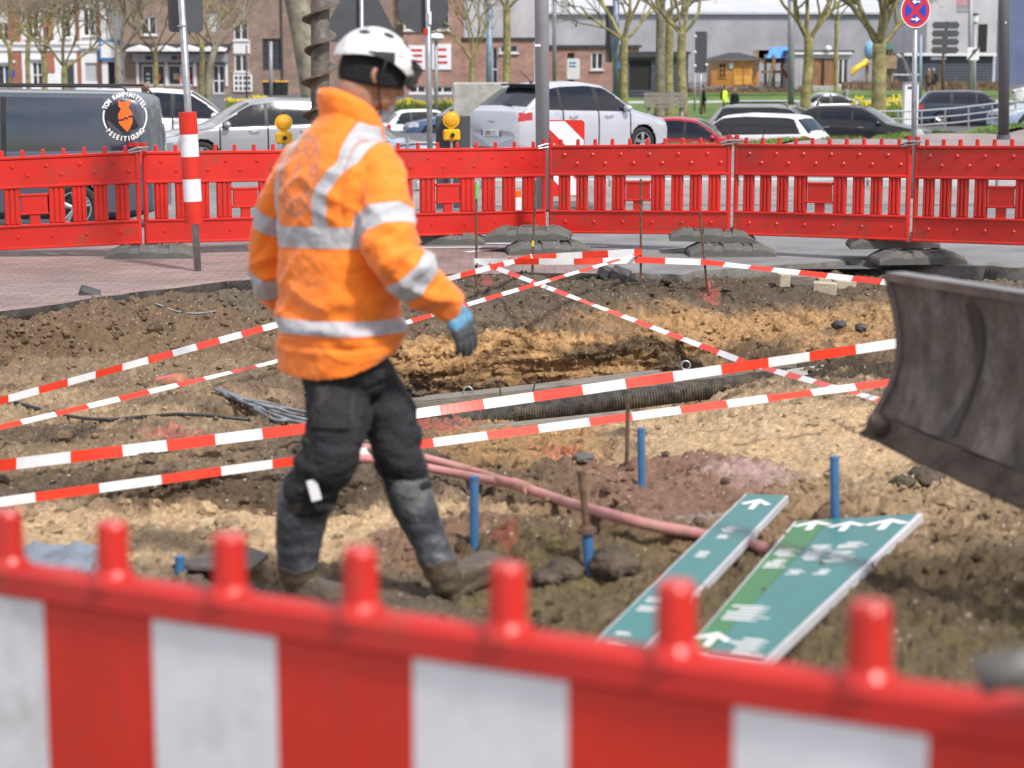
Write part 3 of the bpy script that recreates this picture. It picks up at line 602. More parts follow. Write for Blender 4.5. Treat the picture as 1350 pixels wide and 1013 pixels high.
for u,v0,v1,lb in ((700,545,498,'thin bent dark wire sticking up behind the plank'),(997,508,460,'thin dark rod sticking up beside the trench end'),(662,520,500,'shortest dark rod on the plank')):
    b=at(u,v0,15.0); t=thing('steel_rod',lb,'rod',tuple(b),0,'thin rods beside the plank'); e=at(u+(8 if u==700 else -2),v1-(5 if u==700 else 0),15.0); m=MB(); m.tube([b-Vector((0,0,.25)),lerp(b,e,.5)+Vector((-.01,0,0)),e],.007,6); m.build('rod',M['rust'],t,True)
M['bluepipe']=mat('blue_plastic_pipe',(.045,.15,.32),.5,var=.12,vs=10,dirt=.35,dcol=(.10,.12,.14),ds=9)
def bpipe(u,vb,vt,r,label,lean=0):
    b=hit(u,vb); t=thing('marker_pipe',label,'pipe stake',tuple(b),0,'blue plastic marker pipes'); e=at(u+lean,vt,b.y)
    m=MB(); m.tube([b-Vector((0,0,.15)),b,e],r,18); m.build('pipe',M['bluepipe'],t,True,smooth=False,auto=None)
    m=MB(); m.tube([e-Vector((0,0,.0)),e+Vector((0,0,.012))],r*1.08,18); m.build('cap',M['bluepipe'],t,True); return t,b,e
bpipe(625,724,632,.0165,'blue pipe stake right of the worker\'s front boot')
bpipe(846,640,568,.0165,'blue pipe stake standing in the hole of the reddish mound',-1)
bpipe(1101,689,606,.0175,'blue pipe stake between the green signs and the blade',-1)
t,b,e=bpipe(777,754,704,.019,'blue pipe stake with a grey metal rod and washer on top',-3)
m=MB(); e2=at(766,622,e.y); m.tube([e,e2],.0125,12); m.tube([lerp(e,e2,.02),lerp(e,e2,.09)],[.034,.034],16); m.tube([lerp(e,e2,.09),lerp(e,e2,.14)],[.022,.018],12); m.tube([lerp(e,e2,.97),e2+Vector((0,0,.004))],.0155,12); m.build('steel_rod',M['rust'],t,True)
bpipe(237,758,738,.0165,'stubby blue pipe end just left of the planted boot')
# ================= PIPES, PLANKS, CABLES IN THE PIT
def curve(P,n):                                  # Catmull-Rom through points
    P=[Vector(p) for p in P]; P=[P[0]*2-P[1]]+P+[P[-1]*2-P[-2]]; o=[]
    for i in range(1,len(P)-2):
        for q in range(n):
            t_=q/n; a,b_,c,d=P[i-1:i+3]; o.append(.5*((2*b_)+(c-a)*t_+(2*a-5*b_+4*c-d)*t_*t_+(3*b_-a-3*c+d)*t_**3))
    o.append(P[-2]); return o
M['ribbed']=mat('black_corrugated_pipe',(.06,.052,.042),.55,var=.4,vs=14,dirt=.45,dcol=(.12,.095,.06),ds=7)
a,b=at(585,560,14.75),at(990,506,15.05); pts=curve([at(500,575,14.6),a,at(780,533,14.9),b,at(1040,498,15.3)],120); m=MB()
m.tube(pts,[.076+.0045*(1 if i%2 else -.4) for i in range(len(pts))],20); o=m.build('corrugated_pipe',M['ribbed'],smooth=False); tag(o,'black ribbed drainage pipe crossing the trench under the plank','pipe')
M['plank']=mat('weathered_plank',(.26,.235,.20),.85,var=.2,vs=6,stretch=(1,8,8),bump=.6,bs=30,dirt=.4,dcol=(.14,.115,.085),ds=5)
def slab(name,label,cat,p,q,w,th,ms,sub=None):
    p,q=Vector(p),Vector(q); d=(q-p); ln=d.length; d.normalize(); s_=Vector((0,0,1)).cross(d).normalized(); u2=d.cross(s_); R=Matrix((d,s_,u2)).transposed()
    t=MB(); n=int(ln/.12)+2
    V=[];
    rings=[]
    for i in range(n):
        c=p+d*(ln*i/(n-1)); j=(vn([[c.x*3,c.y*3,1]])[0]-.5)*.012; ww=w/2+j
        rings.append([c+s_*sg*ww+u2*(th/2*sh+j*.4) for sg,sh in((-1,-1),(1,-1),(1,1),(-1,1))])
    t.loft(rings); o=t.build(name,ms); return tag(o,label,cat)
slab('plank','long weathered grey plank lying along the trench above the black pipe','plank',at(470,541,15.3),at(1048,481,15.55),.16,.075,M['plank'])
slab('rail_beam','second thin timber lying behind the long plank','beam',at(560,527,15.7),at(870,493,15.8),.1,.05,M['plank'])
slab('slab','pale slab half buried right of the pipe end','slab',at(1030,499,15.0),at(1098,490,15.0),.35,.06,M['concrete'])
slab('slab','grey wet slab on the trench floor below the black pipe','slab',at(600,571,14.2),at(835,546,14.5),.16,.04,M['plank'])
for u,v in ((617,516),(904,482)):
    c=at(u,v,15.4); t=MB(); t.tube([c+Vector((.035*math.cos(w),0,.035*math.sin(w))) for w in np.linspace(0,2*PI,17)],.008,8,cap=False); t.tube([c-Vector((0,0,.035)),c-Vector((0,0,.11))],.009,8)
    tag(t.build('ring_bolt',M['galv'],smooth=True),'small steel ring bolt on the plank, '+('the one nearer the worker' if u<700 else 'the one nearer the blade'),'ring bolt','ring bolts on the plank')
M['pink']=mat('pink_conduit',(.48,.21,.20),.6,var=.12,vs=4,dirt=.6,dcol=(.30,.17,.12),ds=7)
def onground(L_,r): 
    o=[]
    for u,v in L_: h=hit(u,v); o.append(h+Vector((0,0,r*.75)))
    return o
def lay(L_,lift): return [hit(u,v)*(1-lift*.06)+Vector((0,0,H0))*(lift*.06) for u,v in L_]
p1=lay([(430,588),(500,592),(557,603),(620,620),(660,633),(688,640)],.6)
p2=lay([(440,604),(500,606),(554,615),(600,624),(650,634),(684,641)],.6)
for P,lb in ((p1,'upper of two pink conduits running under the tapes'),(p2,'lower of two pink conduits running under the tapes')):
    o=MB().tube(curve(P,14),.0195,16).build('conduit',M['pink'],smooth=True); tag(o,lb,'conduit','pink plastic conduits')
P=lay([(684,640)],.6)+[h*(1-.02)+Vector((0,0,H0))*.02 for h in [hit(u,v) for u,v in ((740,660),(800,678),(860,693),(920,704),(970,714),(1006,722))]]
t=thing('conduit','thicker muddy pink conduit continuing from the joint towards the green signs','conduit',tuple(P[0]),0,'pink plastic conduits')
MB().tube(curve(P,16),.0215,18).build('pipe',M['pink'],t,True,smooth=True); d=(P[1]-P[0]).normalized()
MB().tube([P[0]-d*.05,P[0]+d*.09],.026,18).build('collar',M['pink'],t,True)
M['gcable']=mat('grey_cable',(.20,.22,.25),.45,var=.1); M['bcable']=mat('black_cable',(.03,.03,.032),.5)
for k in range(6):
    P=lay([(283+3*k,513+2*k),(315+4*k,526+3*k),(350+3*k,531+5*k+4*math.sin(k*2)),(385,540+4*k),(440,552+4*k),(490,566+2*k)],.25)
    P=[p+Vector((0,.03*(k%3),.012*(k%2))) for p in P]
    tag(MB().tube(curve(P,10),.012,8).build('cable',M['gcable'],smooth=True),'grey cable in the loose bundle coming out of the soil left of the worker','cable','grey cables in a loose bundle')
P=[hit(u,v)+Vector((0,0,.012)) for u,v in ((-60,512),(0,527),(50,541),(90,551),(140,556),(190,552),(240,549),(285,552),(330,556))]
tag(MB().tube(curve(P,10),.011,8).build('cable',M['bcable'],smooth=True),'single black cable curving along the soil under the left tapes','cable')
P=[hit(u,v)+Vector((0,0,.01)) for u,v in ((205,402),(232,412),(258,415),(285,412))]
tag(MB().tube(curve(P,8),.008,6).build('wire',M['gcable'],smooth=True),'short grey wire lying on the earth bank below the pavement edge','wire')
M['clay']=mat('clay_pipe',(.34,.14,.07),.6,var=.2,dirt=.3); a=at(196,512,14.3); b=at(240,503,14.0)
t=thing('clay_pipe','broken clay pipe end with pink paint poking out of the hole on the left','pipe',tuple(a)); MB().tube([a,b],.06,16).build('pipe',M['clay'],t,True,smooth=True); MB().tube([lerp(a,b,.35)+Vector((0,0,.012)),lerp(a,b,.85)+Vector((0,0,.012))],.052,16).build('paint_mark',M['ppink'],t,True)
M['beige']=mat('sand_lime_stone',(.42,.37,.28),.9,var=.1,vs=8,bump=.4,bs=60,dirt=.3,dcol=(.25,.21,.15))
for u,v,w,h_,rz,ms,lb in ((1032,372,.10,.12,.2,'beige','small upright beige block, leftmost of the row at the pit edge'),(1057,371,.24,.10,-.1,'plank','brown dirty block in the middle of the row at the pit edge'),(1084,372,.13,.09,.3,'beige','small beige block behind the front one at the pit edge'),(1087,382,.21,.11,-.15,'beige','large beige block lying nearest the camera in the row at the pit edge'),(1112,376,.2,.09,.25,'beige','beige block at the right end of the row at the pit edge'),(1019,375,.09,.06,.6,'soil2','dark stone just left of the upright beige block')):
    p=hit(u,v+4); 
    if ms=='soil2': M.setdefault('soil2',mat('dark_stone',(.12,.10,.085),.9,var=.2,bump=.5))
    o=MB().box((0,0,h_/2-.015),(w,.12,h_),bev=.008).build('paving_block',M[ms]); o.location=p; o.rotation_euler=(.04,.05,rz); tag(o,lb,'stone block','loose stone blocks at the pit edge')
def clod(u,v,r,label,ms='clodm',fl=.6,z=None):
    p=hit(u,v); me=MB().ball((0,0,0),(r,r*.85,r*fl),28,20); V=np.array(me.v); V=V*(1+ (fbm(V*2.2/r+u,4,int(u))[:,None]-.5)*.9)*(1+(fbm(V*9/r+u,3,3)[:,None]-.5)*.35); me.v=V.tolist()
    o=me.build('earth_clod',M[ms],smooth=True); o.location=(p.x,p.y,p.z+r*.15); return tag(o,label,'clod','clods of earth')
M['clodm']=mat('clod_earth',(.10,.075,.055),.95,var=.35,vs=9,bump=1,bs=45); M['clodg']=mat('dark_cobble',(.085,.085,.09),.9,var=.25,bump=.6)
clod(1222,634,.075,'dark clod on the sand below the blade\'s lower edge'); clod(1190,638,.05,'smaller clod just left of the clod below the blade'); clod(808,748,.085,'dark lump of clay right of the grey rod and washer',fl=.75); clod(745,757,.07,'dark lump left of the grey rod at its foot')
clod(770,580+26,.05,'round pebble beside the red paint on the near trench edge','rubber',.5); clod(1106,430,.06,'dark stone on the far bank above the plank end','clodg'); clod(1135,433,.05,'flat dark stone right of the one on the far bank','clodg'); clod(722,765,.05,'crumbly clod beside the dark lump')
for u,v,rz,lb in ((802,361,.4,'loose dark cobble tipped on the pavement edge, left of a pair'),(818,362,-.2,'loose dark cobble at the pavement edge, right of a pair'),(118,389,.3,'dark paving stone tipped up at the left pavement edge')):
    p=ag(u,v); o=MB().box((0,0,.0),(.17,.13,.10),bev=.012).build('cobble',M['clodg']); o.location=p; o.rotation_euler=(.3,.35,rz); tag(o,lb,'cobble','loose cobbles at the pavement edge')
# ================= EXCAVATOR BLADE
M['blade']=mat('worn_blade_steel',(.20,.165,.15),.72,.1,var=.4,vs=4,stretch=(3,3,1.4),dirt=.7,dcol=(.12,.085,.065),ds=5,bump=.6,bs=26)
M['bladetop']=mat('bare_blade_edge',(.30,.28,.29),.4,.7,var=.25,vs=6,dirt=.3,dcol=(.15,.09,.06)); M['mud']=mat('caked_mud',(.115,.085,.065),.95,var=.3,vs=8,bump=1,bs=30)
TL=at(1176,366,6.3); BL=at(1155,597,6.0); TR=at(1352,392,5.72)
ex=Vector((TR.x-TL.x,TR.y-TL.y,0)); ex=ex/ex.length; ey=Vector((-ex.y,ex.x,0)); tilt=(TR.z-TL.z)/(TR-TL).length
L_=2.3; Hb=TL.z-BL.z
t=thing('excavator_blade','worn curved steel dozer blade with mud on its lower edge hanging in at the right','excavator blade',tuple(TL-Vector((0,0,Hb))))
def BP(x,k,y=0):                                # k 0 top..1 bottom, curved profile, concave towards the camera
    off=.035*math.sin(PI*min(1,k*1.02)); fw=-.06*k*k
    edge_=-(0.05-.12*k+.02)*0
    skew=[0,.012,.03,.045,.045,.03,.0,-.05][min(7,int(k*7.99))]
    return TL+ex*(x+ (np.interp(k,[0,.15,.45,.65,.86,1],[-.005,.01,.042,.036,.0,-.03]) if x<.02 else 0))+ey*(off+fw+y)+Vector((0,0,-Hb*k*(1+.20*x)+tilt*x*.2))
mb=MB(); nx=60; nk=24
fr=[[BP(L_*i/nx,k/nk*.86) for k in range(nk+1)] for i in range(nx+1)]
rings=[f+[p+ey*.03 for p in reversed(f)] for f in fr]; mb.loft(rings); o=mb.build('moldboard',M['blade'],t,True,smooth=True,auto=40)
mb=MB(); mb.loft([[BP(x,-.03,-.012),BP(x,-.03,.06),BP(x,.025,.06),BP(x,.025,-.012)] for x in (-.01,L_/2,L_)]); mb.build('top_edge',M['bladetop'],t,True)
mb=MB(); rr=[]
for i in range(nx+1):
    x=L_*i/nx-.03; j=(vn([[x*9,0,0]])[0]-.5)*.03
    rr.append([BP(x+.05,.87+j,-.012),BP(x+.025,1.0+j*.5,-.03),BP(x+.025,1.03+j*.6,.0),BP(x+.025,.99,.05),BP(x+.05,.87,.05)])
mb.loft(rr); mb.build('cutting_edge',M['mud'],t,True,smooth=True,auto=50)
mb=MB(); rr=[[BP(0,k)+Vector((0,0,0))-ex*.03+ey*y for y in (-.008,.045)] for k in np.linspace(0,.9,14)]
mb.loft([[r[0],r[1],r[1]+ex*.03,r[0]+ex*.03] for r in rr]); mb.build('end_plate',M['blade'],t,True)
for x in (.06,): 
    c=BP(x,.98,-.02); me=MB().ball(c+Vector((0,0,.04)),(.035,.04,.035),24,16); V=np.array(me.v); cc=np.array(c); V=cc+(V-cc)*(1+(fbm(V*14,4,9)[:,None]-.5)*.8); me.v=V.tolist(); me.build('mud_lump',M['mud'],t,True,smooth=True)
mb=MB(); 
for x in (.9,1.6):
    a=BP(x,.5)+ey*.12; mb.loft([[a+ex*sx*.06+Vector((0,0,sz*.08))+(ey*.9+ex*1.6+Vector((0,0,.2)))*q for sx,sz in((-1,-1),(1,-1),(1,1),(-1,1))] for q in (0,1)])
mb.build('push_arm',M['blade'],t,True)
mb=MB(); rr=[]
for i,k in enumerate(np.linspace(.08,.83,20)):
    xx=.37+.05*math.sin(k*4.5)*1.0; w=.022+.012*math.sin(k*9); rr.append([BP(xx-w,k,-.004),BP(xx+w,k,-.004),BP(xx+w*.6,k,-.0075),BP(xx-w*.6,k,-.0075)])
M['oil']=mat('dark_oil_smear',(.055,.046,.04),.5,var=.2); mb.loft(rr); mb.build('oil_smear',M['oil'],t,True)
# ================= AUGER
t0=hit(408,548); Ya=11.6; t=thing('drill_auger','tall dirty steel drill auger with spiral flights standing behind the worker','auger',tuple(at(421,560,Ya)))
M['auger']=mat('auger_steel',(.15,.13,.115),.6,.3,var=.35,vs=9,dirt=.6,dcol=(.14,.10,.07),ds=6,bump=.4,bs=50)
top=at(423,-330,Ya); bot=at(421,562,Ya); dd=top-bot; hh=dd.length
MB().tube([bot,top],.054,20).build('shaft',M['auger'],t,True,smooth=True)
mb=MB(); n=int(hh/.182*28); rr=[]
ax=dd.normalized(); e1=ax.cross(Vector((0,1,0))).normalized(); e2=ax.cross(e1)
for i in range(n+1):
    w=2*PI*i/28; c=bot+dd*(i/n); q=e1*math.cos(w)+e2*math.sin(w); R2=.102+.012*math.sin(i*.37); rr.append([c+q*.055-ax*.012,c+q*R2-ax*.003,c+q*R2+ax*.005,c+q*.055+ax*.014])
mb.loft(rr); mb.build('spiral_flight',M['auger'],t,True,smooth=False)
# ================= GREEN SIGNS LYING DOWN
M['teal']=mat('teal_sign_face',(.015,.165,.165),.38,var=.06,vs=3,dirt=.12,dcol=(.06,.2,.17)); M['green']=mat('green_sign_face',(.006,.16,.035),.38,var=.06); M['alu']=mat('sign_edge_white',(.62,.62,.66),.4,.1,var=.05); M['swhite']=mat('sign_lettering',(.78,.78,.78),.45,var=.03)
def lyingsign(c00,c10,c11,c01,label,bands,notes):
    t=thing('direction_sign',label,'sign',tuple(c00),0,'green direction signs lying on the ground')
    def T(x,y,z=0): p=lerp(lerp(c00,c10,x),lerp(c01,c11,x),y); return p+Vector((0,0,z))
    wx=(c10-c00).length; ly=(c01-c00).length
    mb=MB(); mb.loft([[T(-.015,y,-.03),T(1.015,y,-.03),T(1.015,y,.0),T(-.015,y,.0)] for y in(-.005,1.005)]); mb.build('panel',M['alu'],t,True)
    for x0,x1,y0,y1,k in bands:
        mb=MB(); mb.loft([[T(x0,y,.001),T(x1,y,.001),T(x1,y,.004),T(x0,y,.004)] for y in(y0,y1)]); mb.build('green_field' if k=='green' else 'teal_field',M[k],t,True)
    for kind,x,y,sx,sy in notes:                 # sx,sy in metres
        mb=MB()
        def q(a,b_): return T(x+a*sx*(1 if kind=='arrow' else .75)/wx,y+b_*sy/ly,.0052)
        if kind=='arrow':
            for P in ([(-.09,-.5),(.09,-.5),(.09,.25),(-.09,.25)],[(-.5,.02),(-.02,.5),(.02,.5),(.5,.02),(.34,-.08),(0,.26),(-.34,-.08)]): mb.prism(P,lambda a,b_,h:q(a,b_)+Vector((0,0,.001*h)))
        else:
            rr=random.Random(int(x*100+y*999)); n=max(3,int(sy/.042))
            for i in range(n):
                if rr.random()<.1: continue
                b0=-.5+i/n; b1=b0+.22/n; top=rr.choice((.5,.3,.3)); lo=rr.choice((-.5,-.5,-.3))
                for P in ([(lo,b0),(top,b0),(top,b1),(lo,b1)],[(lo,b0+.36/n),(.15,b0+.36/n),(.15,b0+.54/n),(lo,b0+.54/n)]): mb.prism(P,lambda a,b_,h:q(a,b_)+Vector((0,0,.001*h)))
        mb.build('arrow' if kind=='arrow' else 'lettering',M['swhite'],t,True)
    return t
def gp_(u,v,z): return ag(u,v,z)
zn,zf=.42,.22
lyingsign(gp_(778,852,zn),gp_(846,858,zn),gp_(1038,654,zf),gp_(983,652,zf),'narrow teal sign with one white arrow, left of the two lying signs',[(.04,.96,.004,.996,'teal')],
 [('arrow',.48,.90,.10,.26),('text',.48,.66,.075,.36),('text',.45,.50,.06,.13),('text',.45,.2,.09,.22),('text',.45,.04,.07,.16)])
lyingsign(gp_(905,858,zn+.02),gp_(1008,872,zn+.02),gp_(1214,678,zf+.02),gp_(1050,688,zf-.0),'wide teal sign with green strip and three white arrows, right of the two lying signs',[(.01,.28,.01,.99,'green'),(.285,.97,.004,.996,'teal')],
 [('arrow',.17,.93,.07,.24),('arrow',.47,.90,.07,.24),('arrow',.80,.90,.08,.26),('text',.17,.62,.06,.42),('text',.45,.66,.06,.34),('text',.70,.66,.07,.42),('text',.42,.5,.05,.1),('text',.68,.5,.05,.1),('text',.35,.22,.14,.24),('arrow',.2,.06,.1,.18),('text',.7,.05,.14,.2)])

p=hit(290,757); o=MB().prism([(-.16,-.03),(-.02,.12),(.05,.14),(.16,.05),(.12,-.06)],lambda x,y,h:Vector((x,y*1.6,.015*h+.03+.1*(x+.16)*(y+.05)*2))).build('shovel_blade',M['auger']); o.location=p; tag(o,'dark flat steel shovel blade lying on the sand left of the planted boot','shovel')
p=hit(70,748); V=MB(); n=14; V.add([(x/n*.42-.21,(y/n-.5)*.5,.02+.035*math.sin(x*1.3+y)*math.sin(y*.9)) for x in range(n+1) for y in range(n+1)],[(i*(n+1)+j,(i+1)*(n+1)+j,(i+1)*(n+1)+j+1,i*(n+1)+j+1) for i in range(n) for j in range(n)]); V.box((0,0,.01),(.30,.36,.012))
o=V.build('plastic_sheet',M.setdefault('bsheet',mat('pale_blue_plastic',(.20,.23,.28),.45,var=.1)),smooth=True); o.location=p; tag(o,'crumpled pale blue plastic sheet on the sand at the lower left','plastic sheet')
# ================= THE WORKER
YW=6.5
def chain(mb,L_,n=16,res=6):                     # smooth tapering limb with round ends
    P=curve([at(*q[:3]) for q in L_],res); k=len(L_); r=np.interp(np.linspace(0,k-1,len(P)),range(k),[q[3] for q in L_]); mb.tube(P,list(r),n); mb.ball(P[0],r[0],n,10); mb.ball(P[-1],r[-1],n,10)
def vchain(mb,P,r,n=12,res=5):
    Q_=curve(P,res); k=len(P); rr=np.interp(np.linspace(0,k-1,len(Q_)),range(k),r); mb.tube(Q_,list(rr),n); mb.ball(Q_[0],rr[0],n,8); mb.ball(Q_[-1],rr[-1],n,8)
al=math.radians(46); wv=Vector((math.sin(al),-math.cos(al),0)); dv_=Vector((math.cos(al),math.sin(al),0)); Zu=Vector((0,0,1))
foot0=hit(400,788); person=thing('person','worker in orange reflective jacket, white helmet and muddy rubber boots walking past the pit','person',(foot0.x,foot0.y,foot0.z))
PO=person.location.copy()
def oring(c,a,b_,tilt=0,ex_=2.5,n=44,lat=0):
    o=[]
    for k in range(n):
        w=2*PI*k/n; cx=abs(math.cos(w))**(2/ex_)*math.copysign(1,math.cos(w)); cy=abs(math.sin(w))**(2/ex_)*math.copysign(1,math.sin(w))
        o.append(c+wv*a*cx+dv_*b_*cy+Zu*(tilt*cy+lat*cx))
    return o
def attach(name,me,ms): return meshobj(name,me,ms,person,PO)
# --- body: head, face, neck, trunk, arms, one surface
ah=math.radians(24); pd=math.radians(14)
hf=Vector((math.cos(ah)*math.cos(pd),math.sin(ah)*math.cos(pd),-math.sin(pd))); hl=Vector((-math.sin(ah),math.cos(ah),0)); hu=hf.cross(hl); HC=at(489,98,YW)
RH=Matrix((hf,hl,hu)).transposed()
def hp(x,y,z): return HC+RH@Vector((x,y,z))
m=MB()
m.ball(hp(-.008,0,.015),(.098,.077,.105),24,18,RH); m.ball(hp(.036,0,-.062),(.052,.050,.05),18,12,RH); m.ball(hp(.045,0,-.025),(.05,.058,.06),18,12,RH); m.ball(hp(.074,0,-.09),(.018,.02,.016),12,8,RH)
vchain(m,[hp(.088,0,.005),hp(.104,0,-.018),hp(.112,0,-.034)],[.009,.012,.015]); m.ball(hp(.1,.012,-.037),.009); m.ball(hp(.1,-.012,-.037),.009)
vchain(m,[hp(.078,-.038,.018),hp(.09,0,.016),hp(.078,.038,.018)],[.013,.015,.013]); 
for sg in(-1,1):
    m.ball(hp(.083,sg*.03,.0),(.012,.014,.010),12,8,RH); m.ball(hp(.062,sg*.045,-.028),(.02,.016,.018),12,8,RH)
    vchain(m,[hp(-.012,sg*.079,.018),hp(-.022,sg*.088,.008),hp(-.024,sg*.088,-.012),hp(-.010,sg*.082,-.03)],[.007,.008,.008,.006]); m.ball(hp(-.01,sg*.078,-.005),(.014,.006,.022),10,8,RH)
m.ball(hp(.094,0,-.062),(.012,.026,.007),12,8,RH); m.ball(hp(.091,0,-.072),(.013,.023,.008),12,8,RH)
nb=at(464,180,YW); vchain(m,[hp(-.03,0,-.03),hp(-.032,0,-.085),nb,nb-Zu*.05],[.068,.062,.07,.09],18)
rg=[(448,470,.15,.11),(446,400,.15,.11),(444,320,.155,.11),(443,260,.17,.115),(446,215,.15,.10),(458,190,.09,.08)]
m.loft([oring(at(u,v,YW),a,b_) for u,v,a,b_ in rg])
RA=[(497,222,6.40,.05),(508,265,6.33,.05),(516,330,6.26,.045),(553,375,6.30,.04),(592,402,6.34,.032)]
LA=[(398,218,6.66,.05),(365,275,6.76,.05),(356,345,6.82,.045),(385,400,6.95,.04),(420,420,7.08,.032)]
chain(m,RA);chain(m,LA); chain(m,[(445,480,6.45,.08),(447,560,6.40,.07),(425,620,6.38,.055),(398,690,6.42,.045),(397,740,6.46,.03)]); chain(m,[(480,480,6.58,.08),(515,550,6.52,.07),(530,610,6.5,.055),(560,690,6.52,.042),(578,742,6.51,.03)])
M['skin']=mat('skin',(.40,.20,.13),.5,var=.12,vs=30,bump=.08,bs=300); M['skin'].node_tree.nodes['Principled BSDF'].inputs['Subsurface Weight'].default_value=.08
attach('body',fuse(m,.0055,2),M['skin'])
m=MB(); 
for sg in(-1,1): m.ball(hp(.089,sg*.031,.001),(.006,.011,.006),10,8,RH)
M['eye']=mat('eye',(.5,.48,.45),.2); m.build('eyes',M['eye'],person,True,smooth=True)
# --- jacket
m=MB()
rg=[(447,466,.225,.165,.07),(449,440,.238,.173,.03),(447,385,.225,.16,0),(444,320,.218,.15,0),(443,262,.228,.155,0),(443,222,.222,.142,0),(447,198,.185,.120,-.015),(456,178,.125,.105,-.03),(463,165,.098,.098,-.04),(465,152,.092,.094,-.045)]
m.loft([oring(at(u,v,YW),a,b_,tl) for u,v,a,b_,tl in rg])
JR=[(494,214,6.41,.078),(505,250,6.35,.083),(511,300,6.29,.090),(519,338,6.25,.091),(547,367,6.27,.080),(574,389,6.31,.068),(589,400,6.33,.057)]
JL=[(398,212,6.66,.072),(369,265,6.74,.072),(357,320,6.80,.072),(355,362,6.84,.072),(375,395,6.93,.066),(408,415,7.04,.058)]
chain(m,JR,20);chain(m,JL,20)
jm=fuse(m,.0075,3); V=getco(jm); N=getno(jm)
def armc(V,L_):                                  # metres along a limb, and distance from it
    P=np.array([at(*q[:3]) for q in L_]); best=np.full(len(V),9.); s_=np.zeros(len(V)); acc=0
    for a,b_ in zip(P,P[1:]):
        d=b_-a; ln=np.linalg.norm(d); t_=np.clip(((V-a)@d)/ln**2,0,1); D=np.linalg.norm(V-(a+t_[:,None]*d),axis=1); k=D<best; best[k]=D[k]; s_[k]=acc+t_[k]*ln; acc+=ln
    return s_,best
sR,dR=armc(V,JR[1:]); sL,dL=armc(V,JL[1:]); lenR=[0]; 
wvn=np.array(wv); dvn=np.array(dv_); c0=np.array(at(444,300,YW)); rel=V-c0; lat=rel@wvn; dep=rel@dvn; zz=V[:,2]
def zof(v): return at(444,v,YW-.1).z
inR=(dR<.115)&(lat>.10)&((lat-.12)*1.0>dR*0); tors=(dR>.098)&(dL>.082)|(zz>zof(205))
armR=(dR<.104)&(lat>.16)&~((zz>zof(215))); armL=(dL<.09)&(lat<-.17)&(zz<zof(215)) 
# folds in the cloth
f0=np.clip((zz-zof(478))/.05,.12,1)
f1=f0*.38*(np.abs(fbm(np.stack([V[:,0]*5,V[:,1]*5,V[:,2]*11],1),3,5)-.5)-.12)*.06
f2=(fbm(np.stack([V[:,0]*18,V[:,1]*18,V[:,2]*26],1),3,9)-.5)*.007
arm=np.clip((.11-np.minimum(dR,dL+.02))/.02,0,1)
f3=arm*.009*np.sin(sR*58+fbm(V*7,2,3)*7)*np.exp(-((sR-.26)/.13)**2)
_w=fbm(V*np.array((3,3,3)),3,31)*6; tri=lambda x:1-2*np.abs((x/(2*np.pi))%1-.5)*2
f5=f0*.011*(tri(zz*34+lat*26*np.sign(lat)+_w)**2-.3)*np.clip((fbm(V*4,2,41)-.42)*5,0,1)+f0*.007*tri(zz*20-lat*34+_w*1.3)**3*np.clip((fbm(V*3,2,43)-.45)*5,0,1)
f4=.010*np.sin(zz*46+lat*10+fbm(V*6,2,13)*6)*f0*np.clip((zof(370)-zz)/.08,0,1)*np.clip((zz-zof(470))/.1,0,1)*(1-arm)
seam=np.exp(-((np.abs(lat)-.165)/.008)**2)*(zz>zof(300))*(1-arm)*.006
hem=-.006*np.exp(-((zz-zof(452)-.4*.15*(dep))/.008)**2)
V2=V+N*(f1+f2+f3+f4+f5-seam+hem)[:,None]; setco(jm,V2)
st_=np.full(len(V),-1.0); put_=lambda a,mk:np.maximum(st_,np.where(mk,a,-1))
nA=~(armR|armL)
zb=zof(313)-.06*(lat)+.02*np.sin(lat*5); st_=put_(.034-np.abs(zz-zb),nA)
zb=zof(431)+.03*lat; st_=put_(.024-np.abs(zz-zb),nA&(dep<.2))
latc=.085+.0*zz+np.clip((zz-zof(262))/.12,0,1)**1.5*.075; st_=put_(.029-np.abs(lat-latc),nA&(zz>zof(313)))
latc=-.165+np.clip((zz-zof(262))/.12,0,1)**1.5*-.0+np.clip((zz-zof(215))/.05,0,1)*.06; st_=put_(.028-np.abs(lat-latc),nA&(zz>zof(313)))
st_=put_(.034-np.abs(sR-.115),armR); st_=put_(.034-np.abs(sR-.315),armR); st_=put_(.034-np.abs(sL-.07),armL); st_=put_(.03-np.abs(sL-.30),armL)
fattr(jm,'stripe',st_)
bl=lat+.03; bz=zz-zof(232); r=np.hypot(bl/.95,bz/1.2); an=np.arctan2(bz,bl)
lg=np.maximum(.006-np.abs(r-.105),.004-np.abs(r-.066)); lg=np.maximum(lg,np.where((r>.073)&(r<.098)&(np.sin(an*17+np.sin(an*5)*2)>-.1),.004,-1)); lg=np.maximum(lg,np.where(r<.045,.005-np.abs(np.abs(bl)+.3*bz-.012),-1)); lg=np.where((dep<-.03)&nA&(st_<0),lg,-1); fattr(jm,'logo',lg); sm_=np.maximum(.0035-np.abs(np.abs(st_+.004)),np.where(nA&(zz>zof(290)),.004-np.abs(np.abs(lat+.01)-.172),-1)); sm_=np.maximum(sm_,np.where(armR,.004-np.abs(sR-.40),-1)); sm_=np.maximum(sm_,np.where(nA,.003-np.abs(zz-zof(462)-.06*dep),-1)); sm_=np.maximum(sm_,np.where(nA&(np.abs(lat)<.17)&(dep<0),.003-np.abs(zz-zof(206)),-1)); fattr(jm,'stitch',sm_)
mm_,t,b=newmat('orange_hi_vis_cloth'); L=t.links.new; tc=ND(t,'ShaderNodeTexCoord')
a1=ND(t,'ShaderNodeAttribute',attribute_name='stripe'); a2=ND(t,'ShaderNodeAttribute',attribute_name='logo')
